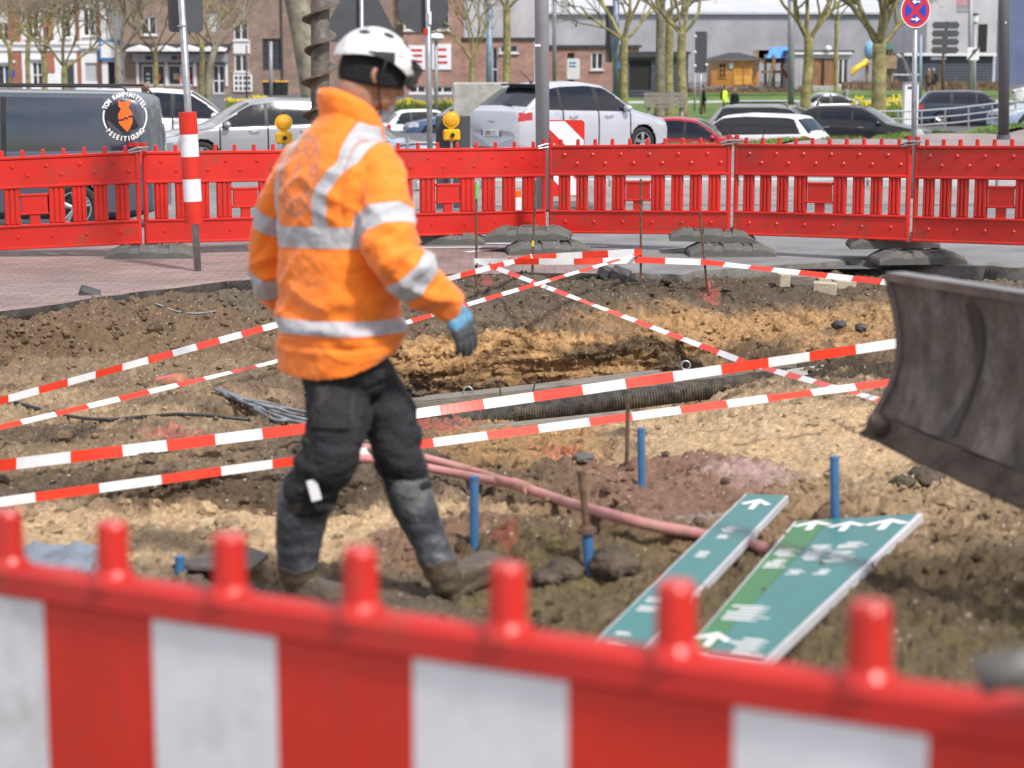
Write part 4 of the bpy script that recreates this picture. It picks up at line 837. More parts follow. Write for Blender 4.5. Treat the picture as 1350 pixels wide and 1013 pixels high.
g1_=ND(t,'ShaderNodeMapRange'); g1_.inputs['From Min'].default_value=-.0015; g1_.inputs['From Max'].default_value=.0015; L(a1.outputs['Fac'],g1_.inputs['Value'])
g2_=ND(t,'ShaderNodeMapRange'); g2_.inputs['From Min'].default_value=-.001; g2_.inputs['From Max'].default_value=.001; g2_.inputs['To Max'].default_value=.6; L(a2.outputs['Fac'],g2_.inputs['Value'])
n=ND(t,'ShaderNodeTexNoise',Scale=9.0,Detail=9.0,Roughness=.72); L(tc.outputs['Object'],n.inputs['Vector']); r1=ND(t,'ShaderNodeMapRange'); r1.inputs['From Min'].default_value=.55; r1.inputs['From Max'].default_value=.78; r1.inputs['To Max'].default_value=.8; L(n.outputs['Fac'],r1.inputs['Value'])
n2=ND(t,'ShaderNodeTexNoise',Scale=3.0,Detail=4.0); L(tc.outputs['Object'],n2.inputs['Vector'])
x0=ND(t,'ShaderNodeMix',data_type='RGBA'); x0.inputs[6].default_value=(1.0,.185,.004,1); x0.inputs[7].default_value=(1.0,.255,.010,1); L(n2.outputs['Fac'],x0.inputs[0])
xl=ND(t,'ShaderNodeMix',data_type='RGBA'); L(g2_.outputs[0],xl.inputs[0]); L(x0.outputs[2],xl.inputs[6]); xl.inputs[7].default_value=(.25,.16,.14,1)
x1=ND(t,'ShaderNodeMix',data_type='RGBA'); L(g1_.outputs[0],x1.inputs[0]); L(xl.outputs[2],x1.inputs[6]); x1.inputs[7].default_value=(.44,.44,.47,1)
x2=ND(t,'ShaderNodeMix',data_type='RGBA'); L(r1.outputs[0],x2.inputs[0]); L(x1.outputs[2],x2.inputs[6]); x2.inputs[7].default_value=(.30,.09,.02,1)
a3=ND(t,'ShaderNodeAttribute',attribute_name='stitch'); g3=ND(t,'ShaderNodeMapRange'); g3.inputs['From Min'].default_value=-.0005; g3.inputs['From Max'].default_value=.002; g3.inputs['To Max'].default_value=.5; L(a3.outputs['Fac'],g3.inputs['Value']); x3=ND(t,'ShaderNodeMix',data_type='RGBA'); L(g3.outputs[0],x3.inputs[0]); L(x2.outputs[2],x3.inputs[6]); x3.inputs[7].default_value=(.34,.07,.01,1); L(x3.outputs[2],b.inputs['Base Color']); b.inputs['Roughness'].default_value=.75; b.inputs['Sheen Weight'].default_value=.3
bn=ND(t,'ShaderNodeTexNoise',Scale=22.0,Detail=5.0); L(tc.outputs['Object'],bn.inputs['Vector']); bm=ND(t,'ShaderNodeBump'); bm.inputs['Strength'].default_value=.45; bm.inputs['Distance'].default_value=.02; L(bn.outputs['Fac'],bm.inputs['Height']); L(bm.outputs[0],b.inputs['Normal'])
M['hivis']=mm_; attach('jacket',jm,mm_)
m=MB(); cc=[(464,166,.100,.098,-.035,0),(463,158,.104,.104,-.04,.0),(460,146,.102,.104,-.05,.0),(460,138,.098,.1,-.055,0),(460,138,.088,.09,-.055,0),(463,152,.088,.088,-.045,0)]
m.loft([oring(at(u,v,YW),a,b_,tl,2.1) for u,v,a,b_,tl,_ in cc],cap=False); o=m.build('collar',M['hivis'],person,True,smooth=True); fattr(o.data,'stripe',[-1.]*len(o.data.vertices)); fattr(o.data,'logo',[-1.]*len(o.data.vertices)); fattr(o.data,'stitch',[-1.]*len(o.data.vertices))
# --- trousers
m=MB(); m.loft([oring(at(u,v,6.48),a,b_) for u,v,a,b_ in [(455,520,.13,.11),(454,490,.17,.13),(452,462,.155,.12),(452,440,.14,.11)]])
TR_=[(447,506,6.45,.100),(446,552,6.38,.106),(434,598,6.34,.098),(414,640,6.37,.088),(402,662,6.40,.084)]
TL_=[(484,500,6.56,.105),(512,550,6.52,.094),(524,598,6.49,.082),(532,628,6.5,.074),(538,645,6.5,.07)]
chain(m,TR_,20);chain(m,TL_,20)
tm=fuse(m,.0075,3); V=getco(tm); N=getno(tm); s1,d1=armc(V,TR_); s2,d2=armc(V,TL_)
f=(np.abs(fbm(np.stack([V[:,0]*7,V[:,1]*7,V[:,2]*13],1),3,25)-.5)-.1)*.05+.006*np.sin(s1*62+fbm(V*6,2,6)*7)*np.exp(-((s1-.33)/.12)**2)
px=np.array(at(436,530,6.3)); q=np.maximum(np.abs(V[:,0]-px[0])/.055,np.abs(V[:,2]-px[2])/.085); f+=np.where((V[:,1]<6.42),np.clip((1.05-q)/.08,0,1)*.014,0)
setco(tm,V+N*f[:,None]); M['trouser']=mat('charcoal_work_trousers',(.014,.014,.018),.85,var=.3,vs=4,dirt=.32,dcol=(.085,.07,.055),ds=6,bump=.7,bs=30); attach('trousers',tm,M['trouser'])
m=MB(); c=at(414,647,6.262); R=Matrix.Rotation(-.25,3,'Y')@Matrix.Rotation(.1,3,'Z'); m.box(c,(.034,.004,.07),R,bev=.002); m.build('white_label',M['white'],person,True)
# --- boots
def boot(sh,foot,name,mudv):
    m=MB(); chain(m,sh,20)
    P=curve([Vector(p) for p,_ in foot],6); k=len(foot); W2=[np.interp(i/(len(P)-1)*(k-1),range(k),[q[0] for _,q in foot]) for i in range(len(P))]; Hh=[np.interp(i/(len(P)-1)*(k-1),range(k),[q[1] for _,q in foot]) for i in range(len(P))]
    ax=(P[-1]-P[0]).normalized(); sd=ax.cross(Zu).normalized(); up_=sd.cross(ax)
    m.loft([[p+sd*(w*math.copysign(abs(math.cos(a))**.8,math.cos(a)))+up_*(h*math.copysign(abs(math.sin(a))**.7,math.sin(a))) for a in np.linspace(0,2*PI,24,endpoint=False)] for p,w,h in zip(P,W2,Hh)])
    sl=[p-up_*h*.96 for p,h in zip(P,Hh)]
    m.loft([[p+sd*(w*1.06)-up_*.012,p-sd*(w*1.06)-up_*.012,p-sd*(w*1.06)+up_*.014,p+sd*(w*1.06)+up_*.014] for p,w in zip(sl,W2)])
    me=fuse(m,.006,2); V=getco(me);N=getno(me); s_,d_=armc(V,sh); f=.0014*np.sin(V[:,2]*110+fbm(V*8,2,3)*5)*np.clip((s_-.04)/.1,0,1)+(fbm(V*9,4,2)-.5)*.012
    mud=np.clip((at(0,mudv,YW).z-V[:,2])/.012+ (fbm(V*14,4,8)-.5)*6,0,1); f=f+mud*(fbm(V*40,3,4)-.2)*.008
    setco(me,V+N*f[:,None]); fattr(me,'mud',mud); return attach(name,me,M['boot'])
bmt=mat('dark_rubber_boot',(.085,.095,.11),.45,var=.4,vs=5,dirt=.5,dcol=(.17,.165,.155),ds=5,bump=.4,bs=40); t=bmt.node_tree; b=t.nodes['Principled BSDF']; L=t.links.new
src=b.inputs['Base Color'].links[0].from_socket; at_=ND(t,'ShaderNodeAttribute',attribute_name='mud'); x=ND(t,'ShaderNodeMix',data_type='RGBA'); L(at_.outputs['Fac'],x.inputs[0]); L(src,x.inputs[6]); x.inputs[7].default_value=(.085,.064,.044,1); L(x.outputs[2],b.inputs['Base Color']); M['boot']=bmt
q=lambda u,v,Y:at(u,v,Y)
boot([(402,657,6.40,.092),(397,690,6.42,.086),(393,730,6.44,.073),(395,765,6.46,.062),(392,776,6.47,.045)],[(q(388,780,6.47),(.044,.04)),(q(402,778,6.45),(.048,.05)),(q(425,782,6.41),(.050,.040)),(q(447,786,6.37),(.050,.032)),(q(459,788,6.35),(.035,.022))],'boot',738)
boot([(534,636,6.5,.078),(546,668,6.51,.074),(563,708,6.52,.063),(579,745,6.51,.058),(588,768,6.51,.050)],[(q(584,782,6.5),(.040,.036)),(q(594,768,6.53),(.045,.046)),(q(612,757,6.58),(.048,.040)),(q(634,745,6.64),(.050,.034)),(q(650,735,6.69),(.036,.024))],'boot',736)
# --- gloves: palm, five fingers
def glove(wr,hd,bk,th,side):                     # wrist, hand direction, back-of-hand normal, thumb side
    hd=hd.normalized(); th=(th-hd*th.dot(hd)).normalized(); bk=hd.cross(th)*side; m=MB()
    def p(a,l,n): return wr+hd*a+th*l+bk*n
    for l in(-.028,-.009,.010,.028): vchain(m,[p(.0,l*.7,0),p(.05,l,.004),p(.09,l,.002)],[.020,.019,.015])
    for l,ln in((.033,.070),(.011,.080),(-.011,.075),(-.032,.058)):
        vchain(m,[p(.088,l,.0),p(.088+ln*.42,l*1.04,-.006),p(.088+ln*.78,l*1.02,-.022),p(.088+ln*.95,l,-.040)],[.0125,.0115,.0105,.009])
    vchain(m,[p(.02,.03,-.004),p(.05,.052,-.014),p(.078,.056,-.026),p(.098,.05,-.036)],[.018,.0145,.0125,.010])
    vchain(m,[p(-.045,0,0),p(.0,0,0)],[.036,.034],16)
    me=fuse(m,.0032,2); V=getco(me); g=np.clip(((np.array(V)-np.array(wr))@np.array(hd)-.055)/.012+(fbm(V*40,3,1)-.5)*3,0,1); g=np.maximum(g,np.clip(-((V-np.array(wr))@np.array(bk))/.006,0,1)); fattr(me,'grip',g); return attach('glove',me,M['glove'])
gm=mat('glove_knit',(.13,.33,.50),.8,var=.2,vs=20,bump=.4,bs=150,dirt=.3,dcol=(.05,.06,.07),ds=12); t=gm.node_tree; b=t.nodes['Principled BSDF']; L=t.links.new; src=b.inputs['Base Color'].links[0].from_socket; at_=ND(t,'ShaderNodeAttribute',attribute_name='grip'); x=ND(t,'ShaderNodeMix',data_type='RGBA'); L(at_.outputs['Fac'],x.inputs[0]); L(src,x.inputs[6]); x.inputs[7].default_value=(.07,.075,.08,1); L(x.outputs[2],b.inputs['Base Color']); M['glove']=gm
glove(at(597,407,6.34),Vector((.40,.05,-.92)),None,Vector((.75,.55,.1)),1)
glove(at(424,424,7.09),Vector((.55,.45,-.6)),None,Vector((.4,.3,.8)),-1)
# --- knitted cap, helmet, goggles
def shell(r,cz,rimf,th_,n=56,mm=20,cx=0):
    vs=[[],[]]
    for lay_,dr in enumerate((0,-th_)):
        for i in range(mm+1):
            for k in range(n):
                w=2*PI*k/n; zr=rimf(w); a=(i/mm)*math.acos(max(-1,min(1,zr/(r[2]+dr)))); 
                vs[lay_].append(hp(cx+(r[0]+dr)*math.sin(a)*math.cos(w)*(1+.03*math.cos(w)),(r[1]+dr)*math.sin(a)*math.sin(w),cz+(r[2]+dr)*math.cos(a)))
    f=[];Nn=len(vs[0])
    for i in range(mm):
        for k in range(n): a,b_,c,d=i*n+k,i*n+(k+1)%n,(i+1)*n+(k+1)%n,(i+1)*n+k; f.append((a,d,c,b_)); f.append((a+Nn,b_+Nn,c+Nn,d+Nn))
    for k in range(n): a,b_=mm*n+k,mm*n+(k+1)%n; f.append((a,a+Nn,b_+Nn,b_))
    return MB().add(vs[0]+vs[1],f)
M['cap']=mat('black_knit_cap',(.012,.012,.014),.9,var=.2,bump=.8,bs=120); shell((.112,.091,.112),.008,lambda w:-.036+.010*math.cos(w)+.012*abs(math.sin(w))*-1,.006).build('knitted_cap',M['cap'],person,True,smooth=True)
M['helmet']=mat('white_helmet_shell',(.70,.69,.69),.35,var=.04,vs=8,dirt=.38,dcol=(.12,.08,.06),ds=14,coat=.3); HR=(.138,.117,.132)
hel=shell(HR,.020,lambda w:.0-.012*math.cos(w)+ .030*abs(math.sin(w))**2-.018*max(0,math.cos(w)),.006).build('helmet',M['helmet'],person,True,smooth=True,auto=50)
M['vent']=mat('black_vent',(.015,.015,.016),.7)
def hsurf(w,a,k=1.012): return hp(HR[0]*k*math.sin(a)*math.cos(w)*(1+.03*math.cos(w)),HR[1]*k*math.sin(a)*math.sin(w),.020+HR[2]*k*math.cos(a))
def patch(w0,w1,a0,a1,sh,name='vent',ms=None):   # a raised patch following the shell
    n=10; vs=[];f=[]
    for i in range(n+1):
        for j in range(n+1):
            x,y=i/n,j/n; xx,yy=sh(x,y); vs.append(hsurf(lerp(w0,w1,xx),lerp(a0,a1,yy)))
    for i in range(n):
        for j in range(n): f.append((i*(n+1)+j,i*(n+1)+j+1,(i+1)*(n+1)+j+1,(i+1)*(n+1)+j))
    o=MB().add(vs,f).build(name,ms or M['vent'],person,True,smooth=True); o.parent=hel; o.location=(0,0,0); return o
lens=lambda x,y:(x,.5+(y-.5)*(math.sin(PI*min(1,x*.98+.01))**.7))
for sg in(-1,1):
    patch(sg*1.35,sg*2.05,1.12,1.42,lambda x,y:(x,.5+(y-.5)*(.15+.85*(1-x))))
    patch(sg*1.2,sg*1.75,.50,.72,lens); patch(sg*2.2,sg*2.75,.62,.8,lens); patch(sg*.35,sg*.8,.62,.85,lens)
mb=MB(); 
for i in range(2):
    pts=[hsurf(w,1.22+.12*i,1.03) for w in np.linspace(-.75,.75,24)]; mb.tube(pts,.007,8)
o=mb.build('goggle_strap',M['vent'],person,True,smooth=True)
mb=MB(); c=hp(.138,0,.045); mb.box(c,(.04,.085,.045),RH,bev=.012); mb.box(hp(.128,-.05,.02),(.03,.03,.05),RH,bev=.01); mb.box(hp(.11,-.085,.0),(.03,.02,.05),RH,bev=.008); mb.build('goggles',M['vent'],person,True)
mb=MB(); 
for sg in(-1,1): mb.tube([hp(.0,sg*.115,.045),hp(.0,sg*.096,-.01),hp(.01,sg*.083,-.06),hp(.045,sg*.05,-.115),hp(.055,0,-.122)],.0035,6)
mb.build('chin_strap',M['vent'],person,True,smooth=True)
# ================= CARS
M['glass']=mat('car_glass',(.012,.014,.02),.06,var=.1,spec=.55); M['tyre']=mat('tyre_rubber',(.02,.02,.021),.8,var=.2,bump=.4,bs=40); M['rim']=mat('alloy_rim',(.45,.45,.47),.3,.8,var=.1); M['drim']=mat('dark_rim',(.07,.07,.075),.35,.6)
M['tail']=mat('tail_lamp_red',(.42,.012,.015),.12,coat=.8,var=.1,vs=20); M['headl']=mat('headlamp_lens',(.55,.57,.6),.1,.3,coat=.8,var=.2,vs=30); M['trim']=mat('black_trim',(.018,.018,.02),.55,var=.2); M['platem']=mat('number_plate',(.7,.7,.7),.4,var=.03); M['platet']=mat('plate_lettering',(.01,.01,.01),.5); M['eublue']=mat('plate_blue',(.01,.04,.4),.5)
def paint(n,c,metal=.5,r=.3): return mat(n,c,r,metal,var=.04,vs=1.5,coat=.45,dirt=.12,dcol=tuple(x*.7+.02 for x in c),ds=2)
def sm(a,b,x): t=np.clip((x-a)/(b-a),0,1); return t*t*(3-2*t)
KIND={ # cowl x, cowl z, screen top x, roof end x, rear glass bottom x, its z, tail z  (fractions of L from centre, of H)
'hatch':dict(cx=.235,cz=.65,sx=.065,rx=-.30,bx=-.45,bz=.68,nz=.50,pillars=[.0,-.235],belt=(.60,.66)),
'estate':dict(cx=.22,cz=.63,sx=.07,rx=-.40,bx=-.475,bz=.66,nz=.48,pillars=[.01,-.20],belt=(.61,.66)),
'suv':dict(cx=.24,cz=.64,sx=.10,rx=-.38,bx=-.47,bz=.66,nz=.54,pillars=[.03,-.19],belt=(.61,.67)),
'van':dict(cx=.345,cz=.57,sx=.215,rx=-.475,bx=-.492,bz=.60,nz=.46,pillars=[.155,-.135],belt=(.56,.575)),
'mpv':dict(cx=.29,cz=.62,sx=.12,rx=-.42,bx=-.48,bz=.62,nz=.48,pillars=[.03,-.2],belt=(.58,.62)),
'beetle':dict(cx=.20,cz=.63,sx=.08,rx=-.12,bx=-.38,bz=.66,nz=.50,pillars=[-.02],belt=(.60,.62)),
'small':dict(cx=.26,cz=.62,sx=.11,rx=-.32,bx=-.46,bz=.62,nz=.52,pillars=[.0,-.22],belt=(.60,.63))}
def car(label,cat,kind,L_,W_,H_,ms,loc,rz,wheel=.315,rim='rim',rails=False,group='parked cars',open_=None,detail=1,name='parked_car',wx=None,plate=None,antenna=False):
    K=KIND[kind]; t=thing(name,label,cat,loc,rz,group); h=L_/2
    gc=.17; REAR={'van':.16,'hatch':.36,'small':.3,'beetle':.2}.get(kind,.2)
    px=[-h,-h+.012,-h+.05,K['bx']*L_-.02,K['bx']*L_,(K['bx']+K['rx'])/2*L_,K['rx']*L_,K['rx']*L_+.25,-.05*L_,K['sx']*L_,(K['sx']+K['cx'])/2*L_,K['cx']*L_,h-.45,h-.12,h-.03,h]
    pz=[.40*H_,.50*H_,K['bz']*H_-.06,K['bz']*H_-.02,K['bz']*H_,(K['bz']*.42+.93*.58)*H_,.955*H_,.985*H_,H_,.965*H_,(.965*.56+K['cz']*.44)*H_,K['cz']*H_,K['nz']*H_+.09,K['nz']*H_+.02,K['nz']*H_-.06,.36*H_]
    xs=np.concatenate([np.linspace(-h,-h+.1,8),np.linspace(-h+.125,h-.125,int((L_-.25)/(.034 if detail else .07))),np.linspace(h-.1,h,8)])
    zt=np.interp(xs,px,pz)
    for _ in range(5): q=zt.copy(); q[9:-9]=(zt[8:-10]+zt[9:-9]*2+zt[10:-8])/4; zt=q
    e=np.abs(xs)/h; w=W_/2*(1-.06*e**3-.10*np.clip((e-.8)/.2,0,1)**2-.06*np.clip((e-.96)/.04,0,1)**2)
    zb=np.interp(xs,[-h,h*.6],[K['belt'][1]*H_,K['belt'][0]*H_]); zb=np.minimum(zb,zt-.045)
    up=np.clip((zt-zb)/(H_-K['belt'][0]*H_),0,1); ins=(.21 if kind!='van' else .09)*W_/1.8*up+.03; wr=w-ins
    zs=gc+.10*np.clip((e-.86)/.14,0,1)**1.5
    hh=.045+.045*up
    def ring(i):
        W,Z=w[i],zt[i]; return [(0,zs[i]),(W-.12,zs[i]),(W-.035,zs[i]+.02),(W-.008,zs[i]+.10),(W,.36*H_),(W-.002,.47*H_ if zb[i]>.47*H_+.1 else zb[i]-.1),(W-.014,zb[i]-.05),(W-.035,zb[i]),(wr[i]+.012,Z-hh[i]),(wr[i]-.03,Z-hh[i]*.42),(wr[i]*.62,Z-.012),(0,Z)]
    cnt=[1,1,2,5,4,3,2,12,3,5,6]
    segid=[];fr=[]
    for k,c in enumerate(cnt):
        for q in range(c): segid.append(k);fr.append(q/c)
    segid.append(len(cnt)-1);fr.append(1.0)
    R=np.array([ring(i) for i in range(len(xs))]); sg=np.array(segid);fr=np.array(fr)
    P=R[:,sg]*(1-fr[None,:,None])+R[:,sg+1]*fr[None,:,None]      # nx,nr,(y,z)
    win=(sg==7); P[:,:,0]+=np.where(win,.018*np.sin(PI*fr),0)[None]*up[:,None]
    nr=P.shape[1]; Yh,Zh=P[...,0],P[...,1]
    Y=np.concatenate([Yh,-Yh[:,-2:0:-1]],1); Z=np.concatenate([Zh,Zh[:,-2:0:-1]],1); X=np.repeat(xs[:,None],Y.shape[1],1)
    idx=np.concatenate([np.arange(nr),np.arange(nr-2,0,-1)]); nn_=Y.shape[1]
    # crown: bonnet and tail bow outward at centre line
    X=X+np.sign(X)*(.06*(1-(np.abs(Y)/(W_/2))**2))*np.clip((np.abs(X)/h-.75)/.25,0,1)
    wxs=wx or (h-.20*L_+.0,-h+.21*L_); zw=wheel
    side=np.abs(Y)>W_/2-.14
    for wx_ in wxs:
        r=np.hypot(X-wx_,Z-zw); Rr=wheel+.055; k=side&(np.abs(r-Rr)<.022)
        f=np.where(k,Rr/np.maximum(r,1e-6),1); X=np.where(k,wx_+(X-wx_)*f,X); Z=np.where(k,zw+(Z-zw)*f,Z)
    V=np.stack([X,Y,Z],-1).reshape(-1,3); nx=len(xs)
    a=(np.arange(nx-1)[:,None]*nn_+np.arange(nn_)[None,:]).ravel(); b_=(np.arange(nx-1)[:,None]*nn_+(np.arange(nn_)[None,:]+1)%nn_).ravel(); Q=np.stack([a,b_,b_+nn_,a+nn_],1)
    Cn=V[Q].mean(1); sq=sg[np.minimum(idx[Q%nn_].min(1),nr-1)]; fi=idx[Q%nn_].mean(1); st=Q[:,0]//nn_
    cx,cy,cz=Cn.T; ztc=np.interp(cx,xs,zt); zbc=np.interp(cx,xs,zb); wrc=np.interp(cx,xs,wr); hhc=np.interp(cx,xs,hh)
    cat_=np.zeros(len(Q),int)  #0 body 1 side glass 2 screen 3 rear glass 4 tail 5 head 6 trim 7 seam
    cat_[(cz<gc+.11)&(sq<=3)]=6
    sd=(sq==7); 
    ga=sd&(cz>zbc+.025)&(cz<ztc-hhc-.012)&(cx<K['cx']*L_-.12)&(cx>(K['bx']*L_+REAR+.55*(cz-zbc)))&(ztc-zbc>.16)
    slA=np.interp(cz,[zbc.mean(),H_],[0,0]); ga&=(cz<np.interp(cx,[K['sx']*L_-.05,K['cx']*L_-.05],[9,0]) +0) | (cx<K['sx']*L_-.03) | (cz<ztc-.13)
    seal=np.zeros(len(Q),bool)
    for p_ in K['pillars']:
        pm=np.abs(cx-p_*L_-.0)<(.045 if p_>-.1 else .04); seal|=ga&pm; ga&=~pm
    cat_[ga]=1; cat_[seal]=6
    near=sd&~ga&~seal&(cz>zbc+.004)&(cz<ztc-hhc+.008)&(cx<K['cx']*L_-.1)&(cx>(K['bx']*L_+REAR-.03+.55*(cz-zbc)))&(ztc-zbc>.14); cat_[near&(cz<zbc+.03)]=6
    top=(sq>=9)|((sq==8)&(fi<99)); scr=top&(cx>K['sx']*L_+.02)&(cx<K['cx']*L_-.02)&(np.abs(cy)<wrc*.97); cat_[scr]=2
    if kind!='van': rg=top&(cx<K['rx']*L_-.06)&(cx>K['bx']*L_+.02)&(np.abs(cy)<wrc*.93)
    else: rg=np.zeros(len(Q),bool)
    cat_[rg]=3
    tl=(cx<-h+.30)&(np.abs(cy)>W_/2-.40)&(cz>.50*H_)&(cz<.62*H_)&(cz<ztc-.03)&((cx<-h+.14)|(sd|(sq>=5)))&~ga; cat_[tl&(cat_==0)]=4
    if kind=='van': cat_[(cx<-h+.10)&(np.abs(cy)>W_/2-.2)&(cz>.38*H_)&(cz<.62*H_)]=4
    hd=(cx>h-.42)&(np.abs(cy)>W_/2-.42-.0)&(cz>K['nz']*H_-.13)&(cz<np.minimum(K['nz']*H_+.035,ztc-.01))&(cx>h-.42+.3*(cz-(K['nz']*H_-.13))); cat_[hd&(cat_==0)]=5
    gr=(cx>h-.06)&(np.abs(cy)<.5)&(cz>.26*H_)&(cz<.42*H_); cat_[gr]=6
    if detail:
        dx=[K['cx']*L_-.10]+[p_*L_ for p_ in K['pillars']]
        for q in dx: 
            j=int(np.argmin(np.abs((xs[1:]+xs[:-1])/2-q))); mk=(st==j)&(sq>=3)&(sq<=6)&(cat_==0); cat_[mk]=7
    hole=np.zeros(len(Q),bool)
    for wx_ in wxs: hole|=(np.hypot(cx-wx_,cz-zw)<wheel+.056)&(np.abs(cy)>W_/2-.16)
    hole|=np.zeros(len(Q),bool)
    def part(nm,mk,m,push=0,sides=True):
        q=Q[mk&~hole]
        if not len(q): return
        u_,inv_=np.unique(q,return_inverse=True); vv=V[u_].copy()
        o=npmesh(nm,vv,inv_.reshape(q.shape),[m],parent=t); return o
    body=part('body',cat_==0,ms); 
    for s_,nm in((1,0),(-1,0)):
        prev=None
        for lo,hi in zip([-9]+sorted([p_*L_ for p_ in K['pillars']]),sorted([p_*L_ for p_ in K['pillars']])+[9]): part('side_window',(cat_==1)&(cy*s_>0)&(cx>lo)&(cx<hi),M['glass'])
        part('tail_lamp',(cat_==4)&(cy*s_>0),M['tail']); part('headlamp',(cat_==5)&(cy*s_>0),M['headl'])
    part('windscreen',cat_==2,M['glass']); part('rear_window',cat_==3,M['glass']); part('black_trim',cat_==6,M['trim']); part('door_gap',cat_==7,M['trim'])
    # end caps
    n=nn_
    for st_,rv in((0,1),(nx-1,0)): MB().add(V[st_*n:(st_+1)*n].tolist(),[tuple(range(n))[::(1 if rv else -1)]]).build('bumper',ms,t)
    mb=MB(); mb.box((0,0,.36),(L_-.3,W_-.42,.3)); 
    for wx_ in wxs:
        for s_ in(-1,1): mb.tube([(wx_,s_*(W_/2-.28),zw),(wx_,s_*(W_/2-.25),zw)],wheel+.09,28)
    mb.build('underbody',M['trim'],t)
    for wx_ in wxs:
        for s_ in(-1,1):
            y0=s_*(W_/2-.015); mb=MB(); pr=[(-.20,wheel*.7),(-.2,wheel*.95),(-.18,wheel),(-.03,wheel),(-.008,wheel*.96),(0,wheel*.85),(-.004,wheel*.70),(-.03,wheel*.66)]
            mb.loft([[Vector((wx_+r*math.cos(a),y0+s_*d,zw+r*math.sin(a))) for a in np.linspace(0,2*PI,32,endpoint=False)] for d,r in pr],cap=False); wh=mb.build('wheel',M['tyre'],t,smooth=True)
            mb=MB(); mb.tube([(wx_,y0-s_*.09,zw),(wx_,y0-s_*.08,zw)],wheel*.68,28)
            mb.loft([[Vector((wx_+r*math.cos(a),y0+s_*d,zw+r*math.sin(a))) for a in np.linspace(0,2*PI,32,endpoint=False)] for d,r in((-.08,wheel*.67),(-.012,wheel*.68),(-.012,wheel*.62),(-.05,wheel*.61))],cap=False,mi=1)
            for k in range(5):
                for dd in((-.13,.13) if detail else (0,)):
                    a0=2*PI*k/5+.3; c0=Vector((wx_+.05*math.cos(a0),y0-s_*.02,zw+.05*math.sin(a0))); c1=Vector((wx_+wheel*.64*math.cos(a0+dd),y0-s_*.022,zw+wheel*.64*math.sin(a0+dd))); mb.tube([c0,c1],[.028,.018],6,mi=1)
            mb.tube([(wx_,y0-s_*.06,zw),(wx_,y0-s_*.012,zw)],.055,12,mi=1); mb.build('rim',[M['drim'],M[rim]],wh)
    for s_ in(-1,1):
        c=Vector((K['cx']*L_-.22,s_*(W_/2+.06),K['belt'][0]*H_+.075)); mb=MB(); mb.ball(c,(.075,.10,.068),12,8); mb.box(c-Vector((-.01,s_*.09,.035)),(.05,.1,.03)); mb.build('wing_mirror',ms if rim!='x' else M['trim'],t,smooth=True)
        if detail:
            for p_ in ([.0]+K['pillars'][1:2]):
                mb=MB(); xx=p_*L_+.16; mb.tube([(xx,s_*(W_/2+.0),.555*H_),(xx+.03,s_*(W_/2+.028),.557*H_),(xx+.16,s_*(W_/2+.028),.562*H_),(xx+.19,s_*(W_/2),.562*H_)],.012,6); mb.build('door_handle',ms if kind=='van' else M['galv'],t,smooth=True)
        if rails:
            mb=MB(); pp=[(K['rx']*L_+.05,.93*H_+.02),(K['rx']*L_+.2,H_+.035),(0,H_+.05),(K['sx']*L_-.2,H_+.02),(K['sx']*L_-.05,.95*H_)]; mb.tube([(x,s_*(W_/2-.21*W_/1.8-.03 if kind!='van' else W_/2-.19),z) for x,z in pp],.018,6); mb.build('roof_rail',M['trim'],t)
    if plate:
        mb=MB(); mb.box((-h-.078,0,.36*H_),(.012,.52,.115),bev=.004); p_=mb.build('number_plate',M['platem'],t)
        me=txt(plate,.10,M['platet'],t,Matrix.Translation((-h-.083,.0,.36*H_))@Matrix.Rotation(-PI/2,4,'Z')@Matrix.Rotation(PI/2,4,'X')); o=bpy.data.objects.new('lettering',me); C.objects.link(o); o.parent=p_
        MB().box((-h-.083,.235,.36*H_),(.004,.045,.11)).build('blue_band',M['eublue'],p_)
        mb=MB(); mb.box((-h-.07,0,.505*H_),(.02,.16,.03),bev=.008); mb.build('badge',M['galv'],t)
        mb=MB(); mb.tube([(K['bx']*L_+.02,-.0,K['bz']*H_+.02),(K['bx']*L_+.0,-.35,K['bz']*H_+.05)],.014,6); mb.build('wiper',M['trim'],t)
        mb=MB(); mb.box((K['rx']*L_-.06,0,.955*H_-.0),(.22,W_*.62,.035),bev=.012); mb.build('spoiler',M['trim'],t)
    if antenna: 
        mb=MB(); mb.tube([(K['rx']*L_+.15,0,.985*H_),(K['rx']*L_-.12,0,.985*H_+.22)],.007,6); mb.ball((K['rx']*L_+.15,0,.985*H_),(.05,.03,.02)); mb.build('antenna',M['trim'],t)
    return t
def park(u,vr,s,deg,H_,**k):
    Y=F/s; z=H0-(vr-80)/s-H_; return (xat(u,Y,z),Y,z),math.radians(deg)
P_={'silver':paint('silver_paint',(.36,.36,.38),.5),'lilac':paint('light_silver_paint',(.52,.52,.58),.35,.28),'white':paint('white_car_paint',(.74,.74,.76),.0),'grey':paint('slate_grey_paint',(.07,.08,.105),.15,.38),'red':paint('dark_red_paint',(.42,.012,.03),.3),'black':paint('black_car_paint',(.02,.02,.026),.3),'navy':paint('dark_blue_paint',(.045,.06,.10),.5),'blue':paint('blue_car_paint',(.08,.13,.26),.4),'ice':paint('ice_blue_paint',(.38,.46,.60),.4)}
G='cars in the street and sunken car park'
def pc(label,kind,L_,W_,H_,pn,u,vr,s,deg,**k):
    loc,rz=park(u,vr,s,deg,H_); return car(label,k.pop('cat','car'),kind,L_,W_,H_,P_[pn],loc,rz,group=G,**k)
_g=M['glass']; M['glass']=mat('van_glass_sky_reflection',(.016,.024,.05),.04,var=.2,vs=1.5,spec=1.0,coat=.7)  # navy base colour stands in for blue sky mirrored in the van windows
